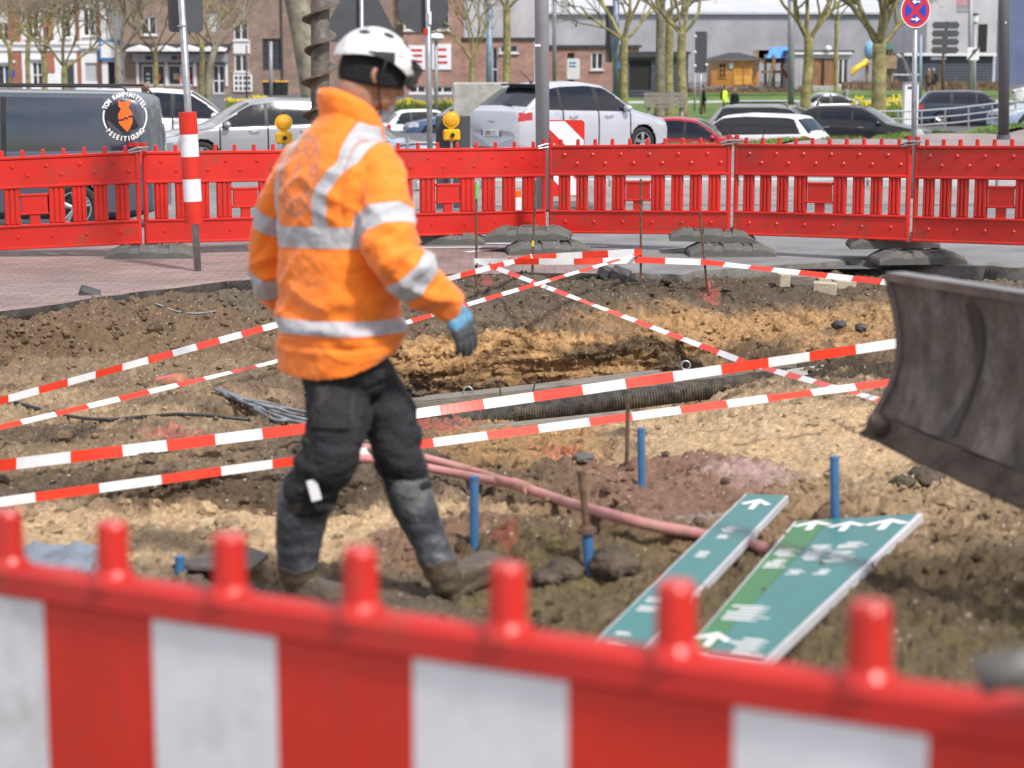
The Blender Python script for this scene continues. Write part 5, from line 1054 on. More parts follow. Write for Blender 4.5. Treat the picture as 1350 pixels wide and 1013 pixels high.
van=pc('dark grey van with round white ring emblem on its rear window at the left edge','van',5.14,1.93,1.88,'grey',-34,116,96,180,cat='van',name='parked_van',wheel=.325,rails=True,wx=(1.62,-1.60))
M['glass']=_g
pc('white people carrier behind the dark van and the striped sign post','mpv',4.4,1.8,1.62,'white',226,115,58,4)
pc('silver hatchback with its nose beside the striped sign post, left of the worker','hatch',4.26,1.8,1.46,'silver',343,127,66,197,wheel=.315)
pc('light silver hatchback seen from behind beside the thick lamp post','hatch',3.75,1.70,1.48,'lilac',752,106,68,38,wheel=.30,plate='LEID  7',antenna=True,rim='rim')
pc('small white car with rounded roof just right of the worker\'s head','small',3.6,1.63,1.48,'white',565,142,35,12,detail=0)
pc('ice blue car mostly hidden behind the worker\'s shoulder','hatch',4.2,1.78,1.45,'ice',478,156,50,-8,detail=0)
pc('dark blue car half behind the concrete block','hatch',4.3,1.8,1.46,'blue',612,134,36,-172,detail=0)
pc('dark red hatchback with black mirror in front of the wooden bench','hatch',4.1,1.76,1.47,'red',908,152,50,-14)
pc('white compact suv seen from behind right of the dark red hatchback','suv',4.3,1.82,1.58,'white',983,147,48,153)
pc('silver estate car behind the white suv','estate',4.6,1.82,1.50,'silver',1034,136,43,-22,rails=True)
pc('black hatchback with bright windscreen right of the white suv','hatch',4.3,1.80,1.46,'black',1130,137,44,-22)
pc('old silver round backed car parked highest in the car park','beetle',4.0,1.72,1.48,'silver',1086,120,27,190,detail=0)
pc('dark blue estate car behind the metal railing on the right','estate',4.5,1.8,1.5,'navy',1282,118,33,-8)
pc('pale blue car behind the thick dark pole at the right edge','hatch',4.2,1.8,1.5,'ice',1385,117,37,-170,detail=0)
pc('small white van at the right edge above the pale blue car','mpv',4.4,1.8,1.8,'white',1385,97,22,175,detail=0,cat='van',name='parked_van')
# emblem on the van's near side (faces the camera)
M['orange']=mat('orange_film',(.85,.13,.01),.45,var=.04); M['wfilm']=mat('white_film',(.78,.78,.78),.4,var=.02); M['bfilm']=mat('black_film',(.01,.01,.012),.3)
def vp(u,v): # pixel on the van's side plane, in van coordinates (side at local +y after turning)
    p=at(u,v,F/96-1.0); l=Matrix.Translation(van.location)@Matrix.Rotation(PI,4,'Z'); return l.inverted()@p
cc=vp(164,154); vr=31/99.5; 
def vsurf(dx,dz,o=0):                           # dx towards picture right, dz up; follows the body side
    z=cc.z+dz; y=np.interp(z,[.9,1.075,1.14,1.3,1.5,1.68,1.80],[.982,.975,.965,.95,.93,.905,.86]); return Vector((cc.x-dx,float(y)+.030+o,z))
em=thing('van_emblem_tmp','x','x'); bpy.data.objects.remove(em)
eo=MB(); 
def flat(mb,poly,o=0,th=.002):
    n=len(poly); mb.add([vsurf(x,y,o) for x,y in poly]+[vsurf(x,y,o+th) for x,y in poly],[tuple(range(n)),tuple(range(2*n-1,n-1,-1))]+[(i,(i+1)%n,n+(i+1)%n,n+i) for i in range(n)])
def arcstrip(mb,r0,r1,a0,a1,o=0,n=24):
    for i in range(n):
        a,b_=lerp(a0,a1,i/n),lerp(a0,a1,(i+1)/n); flat(mb,[(r0*math.cos(a),r0*math.sin(a)),(r1*math.cos(a),r1*math.sin(a)),(r1*math.cos(b_),r1*math.sin(b_)),(r0*math.cos(b_),r0*math.sin(b_))],o)
bk=MB(); flat(bk,[(-.26,-.02),(-.24,.12),(-.13,.16),(-.05,.22),(.06,.10),(.12,-.02),(.18,-.13),(.13,-.17),(-.06,-.19),(-.14,-.12)],.0); bk.build('emblem_backing',M['bfilm'],van)
fish=MB(); flat(fish,[(-.085,.135),(-.09,.21),(-.03,.185),(.02,.19),(.075,.215),(.065,.15),(.045,.12),(.09,.05),(.1,.01),(.055,.015),(.03,-.02),(-.0,.0),(-.02,-.03),(-.085,-.035),(-.09,.03),(-.05,.1)],.004)
flat(fish,[(-.085,-.06),(-.02,-.055),(.0,-.03),(.03,-.045),(.05,-.01),(.1,-.015),(.1,-.07),(.07,-.14),(.03,-.2),(-.03,-.14),(-.07,-.1)],.004); fish.build('emblem_figure',M['orange'],van)
rg=MB(); r2=MB(); arcstrip(rg,.274,.293,math.radians(-36),math.radians(24),.004); arcstrip(r2,.274,.293,math.radians(163),math.radians(213),.004); rg.build('emblem_ring',M['wfilm'],van); r2.build('emblem_ring',M['wfilm'],van)
def arctext(s,r,a0,a1,size,flip):
    mes=[]
    for i,ch in enumerate(s):
        if ch==' ': continue
        a=lerp(a0,a1,i/(len(s)-1)); me=txt(ch,size,M['wfilm'],None,Matrix.Identity(4)); rot=a-PI/2 if not flip else a+PI/2
        for v in me.vertices:
            x,y,z=v.co; x*=.8; X=r*math.cos(a)+x*math.cos(rot)-y*math.sin(rot); Y_=r*math.sin(a)+x*math.sin(rot)+y*math.cos(rot); v.co=vsurf(X,Y_,.005+z)
        mes.append(me)
    return joinmesh(mes,'lettering',M['wfilm'],van)
arctext('TOM KAMPFMITTEL',.285,math.radians(156),math.radians(30),.086,False)
arctext('BESEITIGUNG',.29,math.radians(220),math.radians(320),.086,True)
# ================= POSTS AND SIGNS BY THE FENCE
def post(t,u0,v0,u1,v1,Y,r,ms,zb=None,name='pole',n=16):
    a=at(u0,v0,Y); b_=at(u1,v1,Y)
    if zb is not None: a=Vector((a.x,a.y,zb))
    o=MB().tube([a,b_],r,n).build(name,ms,t,True,smooth=True); return a,b_
def Rz(a): return Matrix.Rotation(a,3,'Z')
Y=ag(260,358).y; t=thing('sign_post','galvanised sign post with a red and white banded sleeve before the left fence','sign post',tuple(ag(261,358)))
post(t,261,360,235,-70,Y,.034,M['galv'])
for k in range(5):
    v0,v1=148+k*29.4,148+(k+1)*29.4; f=lambda v:lerp(261,235,(360-v)/430)-1
    a,b_=at(f(v1),v1,Y),at(f(v0),v0,Y); MB().tube([a,b_],.083,24).build('red_band' if k%2==0 else 'white_band',M['redrefl'] if k%2==0 else M['whiterefl'],t,True,smooth=True,auto=40)
def plate_poly(n,fn): return [fn(2*PI*k/n) for k in range(n)]
def rrect(w,h,r,n=5):
    P=[]
    for sx,sy,a0 in((1,1,0),(-1,1,PI/2),(-1,-1,PI),(1,-1,3*PI/2)):
        for k in range(n+1): a=a0+PI/2*k/n; P.append((sx*(w/2-r)+r*math.cos(a),sy*(h/2-r)+r*math.sin(a)))
    return P
def plate(t,c,poly,rz,ms,name='panel',th=.01,front=None):
    R=Rz(rz); o=MB().prism(poly,lambda x,y,h:c+R@Vector((x,h*th,y))).build(name,ms,t,True); return o
plate(t,at(232,-28,Y+.07),rrect(.20,.95,.04),-.5,M['signback']); plate(t,at(251,-28,Y+.05),rrect(.21,.96,.04),.35,M['signback'])
MB().tube([at(240,33,Y),at(240,36,Y)],.042,16).build('clamp',M['galv'],t,True)
Y=25.5; t=thing('sign_post','thin post with a triangular sign seen from its back above the worker\'s helmet','sign post',tuple(at(478,262,Y))); post(t,479,262,476,-60,Y,.03,M['galv'])
plate(t,at(474,20,Y+.05),[(-.47,-.33),(.45,-.37),(.50,-.31),(.05,.56),(-.04,.56),(-.5,-.28)],0.1,M['signback'])
Y=24; t=thing('sign_post','thin post with a round sign seen from its back right of the helmet','sign post',tuple(at(568,275,Y))); post(t,568,275,563,-60,Y,.034,M['galv'])
plate(t,at(558,10,Y+.05),plate_poly(40,lambda a:(.30*math.cos(a),.30*math.sin(a))),0.05,M['signback'])
MB().tube([at(562,46,Y),at(562,38,Y)],.042,14).build('red_clamp',M['redrefl'],t,True); plate(t,at(567,24,Y-.05),rrect(.035,.15,.005),0,M['white'],'sticker',.002)
MB().box(at(563,56,Y)-Vector((0,0,-.2)),(.03,.02,.03)).build('clamp',M['galv'],t,True)
Y=24.5; t=thing('lamp_post','thick light grey lamp post in front of the silver hatchback','lamp post',tuple(at(716,275,Y))); post(t,716,275,711,-420,Y,.085,M['greyp2']if 'greyp2' in M else M.setdefault('greyp2',mat('light_grey_post',(.36,.36,.38),.45,.3,var=.06,vs=3)),n=28)
plate(t,at(709,60,Y-.09),rrect(.07,.03,.004),0,M['white'],'number_tag',.002)
a=at(711,-420,Y); MB().tube([a,a+Vector((0,0,.1)),a+Vector((.6,0,.25)),a+Vector((1.1,0,.25))],[.06,.05,.05,.09],10).build('lamp_head',M['greyp'],t,True)
Y=26; t=thing('no_stopping_sign','round blue and red no stopping sign with two white arrows on a thin post','road sign',tuple(at(1204,262,Y))); post(t,1204,262,1207,-30,Y,.035,M['galv'])
M['sred']=mat('sign_red',(.58,.015,.03),.4,var=.03); M['sblue']=mat('sign_blue',(.015,.05,.42),.4,var=.03)
c=at(1207.3,14,Y-.05); sc_=22.5/101; ci_=lambda r:plate_poly(44,lambda a:(r*sc_*.86*math.cos(a),r*sc_*math.sin(a)))
plate(t,c,ci_(1.0),0,M['white'],'rim',.008); plate(t,c-Vector((0,.002,0)),ci_(.93),0,M['sred'],'red_disc',.008); 
for k in range(4):                               # four blue fields between the bars of the cross
    a0=k*PI/2-.0; P=[(.72*sc_*.86*math.cos(a),.72*sc_*math.sin(a)) for a in np.linspace(a0-.62,a0+.62,14)]; q=.17*sc_; P.append((q*.86*math.cos(a0),q*math.sin(a0))); plate(t,c-Vector((0,.005,0)),P,0,M['sblue'],'blue_field',.008)
for zz_,dr in((.50,-1),(-.50,1)):
    s_=sc_; P=[(-.24*s_,-.05*s_),(.02*s_,-.05*s_),(.02*s_,-.13*s_),(.08*s_,-.13*s_),(.24*s_,0),(.08*s_,.13*s_),(.02*s_,.13*s_),(.02*s_,.05*s_),(-.24*s_,.05*s_)]
    plate(t,c+Vector((0,-.008,zz_*s_)),[(x*dr,y) for x,y in (P if dr>0 else P[::-1])],0,M['white'],'arrow',.008)
Y=50; t=thing('lamp_post','thick dark grey post standing on the pavement at the right edge','lamp post',tuple(at(1324,183,Y))); post(t,1323,184,1325,-160,Y,.135,M.setdefault('darkpost',mat('dark_grey_post',(.12,.12,.135),.5,.3,var=.06)),n=24); MB().tube([at(1323,186,Y),at(1323,178,Y)],.17,20).build('base',M['darkpost'],t,True)
plate(t,at(1326,30,Y-.15),rrect(.04,.04,.01),0,M['white'],'number_tag',.004)
# chevron guide board
Y=25.8; t=thing('guide_board','red and white diagonal striped guide board behind the fence beside the lamp post','guide board',tuple(at(741,275,Y)))
w_,h_=.58,.98; c=at(741,209,Y); n=14
plate(t,c,rrect(w_,h_,.05),.05,M['redrefl'],'panel',.02); R=Rz(.05)
mb=MB()
for off in(.51,-.09,-.69):
    P=[]
    lo,hi=-w_/2+.012,w_/2-.012
    poly=[(lo,off-.0-lo*1.0-.0),(hi,off-hi*1.0),(hi,off-.30-hi*1.0),(lo,off-.30-lo*1.0)]
    # clip to panel height
    def clip(pl,z0,keep):
        o=[]
        for (x1,y1),(x2,y2) in zip(pl,pl[1:]+pl[:1]):
            i1,i2=(y1-z0)*keep>=0,(y2-z0)*keep>=0
            if i1:o.append((x1,y1))
            if i1!=i2: f=(z0-y1)/(y2-y1); o.append((x1+(x2-x1)*f,z0))
        return o
    P=clip(clip(poly,-h_/2+.015,1),h_/2-.015,-1)
    if len(P)>2: mb.prism(P,lambda x,y,h:c+R@Vector((x,-.002-.001*h,y)))
mb.build('white_stripes',M['whiterefl'],t,True); post(t,741,262,741,250,Y+.04,.03,M['galv'],zb=g1(c.x,c.y)-.02,name='post')
MB().box((c.x,c.y+.03,g1(c.x,c.y)+.05),(.8,.4,.12),bev=.04).build('foot',M['rubber'],t,True)
def warn(u,v,Y,label,board=False):
    c=at(u,v,Y); zb=g1(c.x,c.y); t=thing('warning_lamp',label,'warning lamp',(c.x,c.y,zb),0,'yellow roadworks warning lamps')
    mb=MB(); mb.tube([c+Vector((0,.045,0)),c-Vector((0,.045,0))],.112,28); mb.build('lens_ring',M['yellow'],t,True,smooth=True,auto=40); mb=MB()
    mb.ball(c-Vector((0,.04,0)),(.094,.035,.094),24,14); mb.ball(c+Vector((0,.04,0)),(.094,.035,.094),24,14); mb.build('lens',M['amber'],t,True,smooth=True)
    MB().tube([c+Vector((0,0,.10)),c+Vector((0,0,.135))],.018,8).build('knob',M['trim'],t,True)
    d=c-Vector((0,0,.20)); mb=MB(); mb.box(d,(.22,.13,.15),Rz(.15),bev=.02); mb.box(d+Vector((0,0,.09)),(.08,.08,.05),bev=.01); mb.build('battery_box',M['yellow'],t,True); MB().tube([d+Vector((.02,-.07,0)),d+Vector((.02,-.09,0))],.03,10).build('switch',M['trim'],t,True)
    mb=MB(); mb.tube([d-Vector((0,0,.07)),Vector((d.x,d.y,zb))],.022,8); mb.build('stand',M['galv'],t,True)
    if board: mb=MB(); mb.box((d.x+.02,d.y+.12,zb+(d.z-zb)*.5+.1),(.46,.03,(d.z-zb)+.30),bev=.02); mb.build('back_board',M['signback'],t,True)
warn(374,162,26.5,'yellow round warning lamp left of the worker\'s shoulder, only its upper half showing'); warn(595,158,26.5,'yellow round warning lamp on a grey board right of the worker\'s neck',True)
t=thing('hoop_barrier','grey bent steel hoop behind the fence right of the worker','barrier',tuple(at(560,232,28))); mb=MB(); mb.tube(curve([at(520,245,28),at(519,205,28),at(526,192,28),at(560,189,28),at(595,192,28),at(607,203,28),at(609,245,28)],6),.03,10); mb.build('tube',M['galv'],t,True,smooth=True); mb=MB(); mb.tube([at(538,240,28),at(537,180,28)],.03,10); mb.build('short_post',M['galv'],t,True)
c=at(628,152,44); o=MB().box((0,0,.75),(1.25,1.1,1.62),bev=.03).build('concrete_block',M['concrete']); o.location=(c.x+.1,44.6,g1(c.x,44)); tag(o,'square pale concrete block left of the silver hatchback','concrete block')
c=ag(682,305); t=thing('hose_marker','small white and orange marker post seen through the fence slats beside the double foot','marker post',(c.x,c.y+2,0)); MB().tube([(c.x,c.y+2,0),(c.x,c.y+2,.25)],.06,12).build('post',M['white'],t,True); MB().tube([(c.x,c.y+2,.25),(c.x,c.y+2,.33)],.055,12).build('cap',M['orange'],t,True)
# ================= BUILDINGS
M['bbrown']=brickmat('brown_brick',(.22,.145,.115),(.28,.19,.15),(.22,.18,.155),.42,.14,mortsize=.012); M['bred']=brickmat('red_brick',(.30,.10,.065),(.36,.14,.09),(.25,.15,.12),.42,.14); M['bmix']=brickmat('mottled_red_brick',(.30,.165,.125),(.38,.22,.17),(.26,.19,.16),.42,.14)
M['plaster']=mat('white_plaster',(.72,.71,.72),.8,var=.06,vs=1,dirt=.15,dcol=(.42,.41,.4),ds=.8); M['frame']=mat('white_window_frame',(.66,.66,.67),.5,var=.03); M['pane']=mat('window_pane',(.06,.07,.08),.06,var=.3,vs=1.2,col2=(.02,.022,.025)); M['curtain']=mat('shutter_slats',(.42,.42,.45),.6,var=.06,vs=4)
M['clad']=wavemat('grey_cladding',(.40,.40,.43),1.2,.5,.2,'X',.7); M['clad2']=wavemat('light_grey_cladding',(.50,.49,.51),1.6,.5,.1,'X',.7); M['roofm']=wavemat('pale_metal_roof',(.55,.56,.6),.9,.5,.2,'X',.5); M['dkblue']=wavemat('slate_blue_cladding',(.05,.06,.08),1.5,.5,.1,'Z',.5); M['dark']=mat('dark_opening',(.012,.012,.013),.7); M['dkroof']=mat('dark_roofing',(.045,.045,.05),.8,var=.2); M['wood']=mat('honey_wood',(.52,.23,.05),.55,var=.2,vs=1.2,stretch=(1,1,9),bump=.3,bs=8); M['wood2']=mat('brown_wood_doors',(.26,.13,.06),.5,var=.2,vs=1.2,stretch=(6,1,1)); M['blueb']=wavemat('blue_cladding',(.13,.16,.28),1,.5,.1,'X',.5); M['bsign']=mat('blue_sign_frame',(.02,.22,.55),.4); M['fascia']=mat('grey_fascia',(.27,.28,.31),.5,var=.05)
def facade(name,label,u0,u1,vt,vb,Y,ms,ops,depth=12,cat='building',extra=None,roof=None,top_ext=0,z0x=-.6):
    s=F/(Y*CT+.3); c0=at(u0,vb,Y); c1=at(u1,vb,Y); ct=at(u0,vt,Y); x0,x1=c0.x,c1.x; zb=min(c0.z,g1((x0+x1)/2,Y)-.3); zt=ct.z+top_ext
    t=thing(name,label,cat,((x0+x1)/2,Y,zb)); px=lambda u:at(u,vb,Y).x; pz=lambda v:at(u0,v,Y).z
    xs=sorted(set([x0,x1]+[px(q) for o in ops for q in o[:2]])); zs=sorted(set([zb,zt]+[pz(q) for o in ops for q in o[2:4]]))
    H=[(px(o[0]),px(o[1]),pz(o[3]),pz(o[2])) for o in ops]; m=MB()
    for a,b_ in zip(xs,xs[1:]):
        for c,d in zip(zs,zs[1:]):
            mx_,mz=(a+b_)/2,(c+d)/2
            if any(h[0]<mx_<h[1] and h[2]<mz<h[3] for h in H): continue
            m.add([(a,Y,c),(b_,Y,c),(b_,Y,d),(a,Y,d)],[(0,1,2,3)])
    for h in H:
        a,b_,c,d=h; y2=Y+.18; m.add([(a,Y,c),(a,y2,c),(a,y2,d),(a,Y,d)],[(0,1,2,3)]); m.add([(b_,Y,c),(b_,y2,c),(b_,y2,d),(b_,Y,d)],[(3,2,1,0)]); m.add([(a,Y,d),(b_,Y,d),(b_,y2,d),(a,y2,d)],[(0,1,2,3)]); m.add([(a,Y,c),(b_,Y,c),(b_,y2,c),(a,y2,c)],[(3,2,1,0)])
    Yb=Y+depth; m.add([(x0,Y,zb),(x0,Yb,zb),(x0,Yb,zt),(x0,Y,zt)],[(0,3,2,1)]); m.add([(x1,Y,zb),(x1,Yb,zb),(x1,Yb,zt),(x1,Y,zt)],[(0,1,2,3)]); m.add([(x0,Yb,zb),(x1,Yb,zb),(x1,Yb,zt),(x0,Yb,zt)],[(0,3,2,1)])
    m.build('wall',ms,t,True)
    m=MB(); 
    if roof: roof(m,x0,x1,Y,Yb,zt); 
    else: m.box(((x0+x1)/2,(Y+Yb)/2,zt+.1),(x1-x0+.3,depth+.3,.2))
    m.build('roof',M['dkroof'],t,True)
    for o,h in zip(ops,H):
        a,b_,c,d=h; kd=o[4] if len(o)>4 else 'win'; y2=Y+.12; w=b_-a; hh=d-c
        if kd in('win','win2','win3','door','shop','dwin'):
            fr=M['frame'] if kd!='dwin' else M['signback']; f=MB(); e=.09
            f.box(((a+b_)/2,y2,c+e/2),(w,.08,e)); f.box(((a+b_)/2,y2,d-e/2),(w,.08,e)); f.box((a+e/2,y2,(c+d)/2),(e,.08,hh-2*e)); f.box((b_-e/2,y2,(c+d)/2),(e,.08,hh-2*e))
            nm={'win':1,'win2':2,'win3':3,'door':2,'shop':2,'dwin':4}[kd]
            for q in range(1,nm): f.box((a+w*q/nm,y2+.003,(c+d)/2),(e*1.3 if kd!='dwin' else .05,.07,hh-2*e))
            if kd=='dwin':
                for q in range(1,5): f.box(((a+b_)/2,y2+.006,c+hh*q/5),(w-2*e,.06,.05))
            if kd=='door': f.box(((a+b_)/2,y2+.006,c+hh*.45),(w-2*e,.06,e))
            fo=f.build('door' if kd=='door' else 'window',fr,t,True)
            p=MB().add([(a+.03,y2+.03,c+.03),(b_-.03,y2+.03,c+.03),(b_-.03,y2+.03,d-.03),(a+.03,y2+.03,d-.03)],[(0,1,2,3)]); po=p.build('pane',M['pane'],t,True); po.parent=fo; po.location=(0,0,0)
            if kd in('win','win2','win3'): s_=MB().box(((a+b_)/2,Y-.05,c-.06),(w+.2,.25,.1)).build('sill',M['frame'],t,True); s_.parent=fo; s_.location=(0,0,0)
        else:
            ms_={'shutter':M['curtain'],'dark':M['dark'],'wood':M['wood2'],'arch':M['dark']}[kd]; MB().box(((a+b_)/2,y2+.05,(c+d)/2),(w,.06,hh)).build({'shutter':'shutter','dark':'doorway','wood':'sliding_door','arch':'archway'}[kd],ms_,t,True)
    def panel(u0_,u1_,v0_,v1_,ms_,nm,out=.06,th=.1):
        a,b_,c,d=px(u0_),px(u1_),pz(v1_),pz(v0_); return MB().box(((a+b_)/2,Y-out+th/2-.001,(c+d)/2),(b_-a,th,d-c)).build(nm,ms_,t,True)
    if extra: extra(t,panel,px,pz,Y)
    return t
def ex1(t,panel,px,pz,Y):
    for u0,u1,v0,v1 in((14,30,-60,55),(14,30,68,116),(60,73,-60,53),(62,73,68,96),(102,107,-60,54),(103,108,68,112),(-50,-36,-60,112)): panel(u0,u1,v0,v1,M['bred'],'brick_panel')
    for u0,u1,v0,v1,o in((-110,165,56,59,.2),(-110,165,64,67,.14),(-110,165,-10,-7,.2),(108,134,60,64,.28),(36,58,76,79,.2),(84,100,76,79,.2),(-8,22,80,83,.2)): panel(u0,u1,v0,v1,M['plaster'],'cornice',o,.2)
    o=panel(130,135,-60,114,M.setdefault('pipebrown',mat('brown_downpipe',(.16,.06,.04),.6)),'downpipe',.12,.12)
    panel(133,159,53,79,M['bsign'],'sign_frame',.25,.12); panel(135.5,157,56,76.5,M['white'],'sign_face',.28,.12)
    panel(157,162,92,99,M['bsign'],'blue_notice')
facade('town_house','tall white ornate town house with red brick strips behind the left trees','building' and -110,165,-70,112,162,M['plaster'],[(-6,18,86,112,'win2'),(0,14,30,54,'win2'),(43,57,82,113,'door'),(86,99,85,113,'win'),(113,132,83,108,'shutter'),(143,161,82,116,'arch'),(82,96,20,50,'win2'),(112,128,12,48,'win2'),(38,54,14,50,'win2'),(-80,-60,84,112,'win2'),(-80,-62,20,52,'win2')],extra=ex1)
def ex2(t,panel,px,pz,Y):
    panel(165,306,58,64,M['dkroof'],'dark_band',.25,.3); panel(178,302,71,82,M['fascia'],'shop_fascia',.5,.5)
    mb=MB(); a,b_=px(172),px(302); n=4
    for k in range(n):
        x0=lerp(a,b_,k/n); x1=lerp(a,b_,(k+1)/n); zt,zl=pz(62),pz(68); y0,y1=Y-1.5,Y-.02
        mb.add([(x0,y0,zl),(x1,y0,zl),(x1,y1,zl+.25),(x0,y1,zl+.25),(x0,y0,zl+.08),(x0+(x1-x0)*.45,y0,zt),(x0+(x1-x0)*.45,y1,zt+.2),(x0,y1,zl+.3)],[(0,1,2,3),(0,1,5,4),(4,5,6,7),(1,2,6,5)])
    mb.build('canopy',M['frame'],t,True)
    for u0,u1 in((181,184),(219,222),(256,260),(298,301)): panel(u0,u1,82,114,M['frame'],'shop_pillar',.12,.12)
    M['lred']=mat('red_shop_letters',(.5,.02,.02),.5)
    for k,(u,mm__) in enumerate(((229,'trim'),(233,'trim'),(238,'lred'),(243,'lred'),(195,'trim'),(199,'trim'),(204,'trim'))): panel(u,u+3,74,79,M[mm__],'fascia_letter',.56,.06)
    panel(309,330,30,96,M['frame'],'white_panel',.03,.03) if False else None
    panel(309,331,54,71,M['frame'],'white_panel'); panel(308,333,98,121,M['white'],'notice_board',.12,.1)
    for i in range(4):
        for j in range(3): panel(310.5+i*5.6,314+i*5.6,100.5+j*7,105+j*7,M['signback'],'notice',.14,.06)
    for k,(u,v,mm__) in enumerate(((193,97,'white'),(193,103,'white'),(193,108,'white'),(205,98,'orange'),(229,97,'beige'),(236,100,'orange'),(246,96,'lred'),(250,100,'lred'))): panel(u,u+(5 if k<3 else 7),v,v+(2 if k<3 else 8),M[mm__],'poster',-.10,.02)
    panel(372,374,-60,118,M['dkroof'],'downpipe',.15,.12)
facade('shop_house','brown brick house with a shop canopy and white windows behind the silver hatchback','building' and 165,532,-70,124,160,M['bbrown'],[(189,209,22,46,'win2'),(275,291,15,42,'shutter'),(188,218,86,113,'shop'),(222,256,86,113,'shop'),(281,297,86,124,'door'),(310,329,30,53,'win2'),(310,329,72,95,'win2'),(347,372,51,93,'dwin'),(225,245,-40,-10,'win2'),(310,329,-45,-12,'win2')],extra=ex2)
def ex3(t,panel,px,pz,Y):
    panel(538,561,60,92,M['white'],'poster',.1,.08); panel(570,595,58,92,M['white'],'poster',.1,.08)
    for u,v in((541,65),(541,72),(541,80),(573,64),(573,73),(574,81)): panel(u,u+16,v,v+3,M['lred'],'poster_text',.125,.05)
facade('brick_block','reddish brown brick block with two white posters right of the helmet','building' and 532,607,-70,124,159,M['bmix'],[(534,593,12,40,'win3'),(540,561,113,123,'win2'),(570,597,114,123,'win2')],extra=ex3,depth=14)
facade('low_brick_house','low red brick house with a tall glass door and small white windows','building' and 607,704,53,116,161,M['bmix'],[(641,657,62,116,'door'),(659,683,60,70,'win2')],depth=14)
facade('brick_annex','brick annex with one white window right of the thick lamp post','building' and 722,842,63,112,165,M['bmix'],[(779,795,70,92,'win2'),(748,757,70,110,'dark')],depth=10,roof=lambda m,x0,x1,Y,Yb,z:m.box(((x0+x1)/2,(Y+Yb)/2,z+.1),(x1-x0+.4,Yb-Y+.4,.22)))
def exg(t,panel,px,pz,Y): panel(826,905,71,76,M['dkroof'],'fascia',.3,.4); panel(880,888,84,108,M['pane'],'glass_strip',.03,.03)
facade('garage','dark slate garage with a black open doorway behind the trees','building' and 824,907,72,121,140,M['dkblue'],[(830,858,80,119,'dark')],depth=8,extra=exg,cat='garage')
def roofh(m,x0,x1,Y,Yb,z): m.add([(x0-.5,Y-.4,z),(x1+.5,Y-.4,z),(x1+.5,Yb,z+5.5),(x0-.5,Yb,z+5.5),(x0-.5,Y-.4,z-.25),(x1+.5,Y-.4,z-.25),(x1+.5,Yb,z-.25),(x0-.5,Yb,z-.25)],[(0,1,2,3),(0,4,5,1),(1,5,6,2),(2,6,7,3),(3,7,4,0)])
h1=facade('hall','huge grey corrugated hall with a pale roof filling the right background','building' and 700,1260,16,118,215,M['clad'],[],depth=70,roof=roofh,cat='hall'); 
for o in S.objects:
    if o.parent==h1 and o.name.startswith('roof'): o.data.materials[0]=M['roofm']
h2=facade('hall','pale corrugated hall rising behind the low red brick house','building' and 600,720,-60,118,190,M['clad2'],[],depth=40,cat='hall')
def exb(t,panel,px,pz,Y):
    panel(1287,1299,32,69,M['dark'],'tall_window',.02,.05); panel(1258,1277,-12,8,M.setdefault('pinksign',mat('faded_pink_sign',(.5,.25,.3),.6)),'sign',.05,.06); panel(1258,1277,9,16,M['fascia'],'sign_strip',.05,.06)
facade('office_block','light grey clad block with a tall dark window right of the hall','building' and 1220,1312,-60,110,175,M['clad2'],[],depth=20,extra=exb)
facade('blue_building','blue clad building at the far right edge','building' and 1313,1480,-60,112,190,M['blueb'],[],depth=20)
def exs(t,panel,px,pz,Y): panel(1190,1311,70,74,M['frame'],'white_fascia',.4,.5); panel(1226,1246,75,79,M['white'],'sign',.1,.08); panel(1235,1246,73.5,76,M['bsign'],'sign_top',.12,.08)
facade('flat_shed','low slate blue flat roofed building with white roof edge behind the couple','building' and 1199,1308,74,110,158,M['dkblue'],[],depth=10,extra=exs)
def exk(t,panel,px,pz,Y): panel(1065,1068,76,113,M['frame'],'jamb',.05,.1); panel(1084,1086,77,113,M['dark'],'door_joint',.0,.05); panel(1046,1122,69,72,M['frame'],'roof_edge',.2,.3)
facade('garage','grey flat roofed kiosk with two brown sliding doors in front of the hall','building' and 1045,1122,70,115,152,M['clad'],[(1068,1102,77,113,'wood'),(1104,1118,77,113,'shop')],depth=7,extra=exk,cat='kiosk')
c=at(1092,117,149); o=MB().box((0,0,.0),(4.0,2.2,.3)).box((0,-.6,-.25),(5,3,.3)).build('steps',M['concrete']); o.location=(c.x,149,c.z); tag(o,'grey entrance steps under the kiosk with brown doors','steps')
o=MB().ball((0,0,0),(.25,.2,.22),12,8).build('wall_lamp',M['white'],smooth=True); o.location=at(1092,64,152.0-.3); tag(o,'small white lamp on the hall above the kiosk','wall lamp')
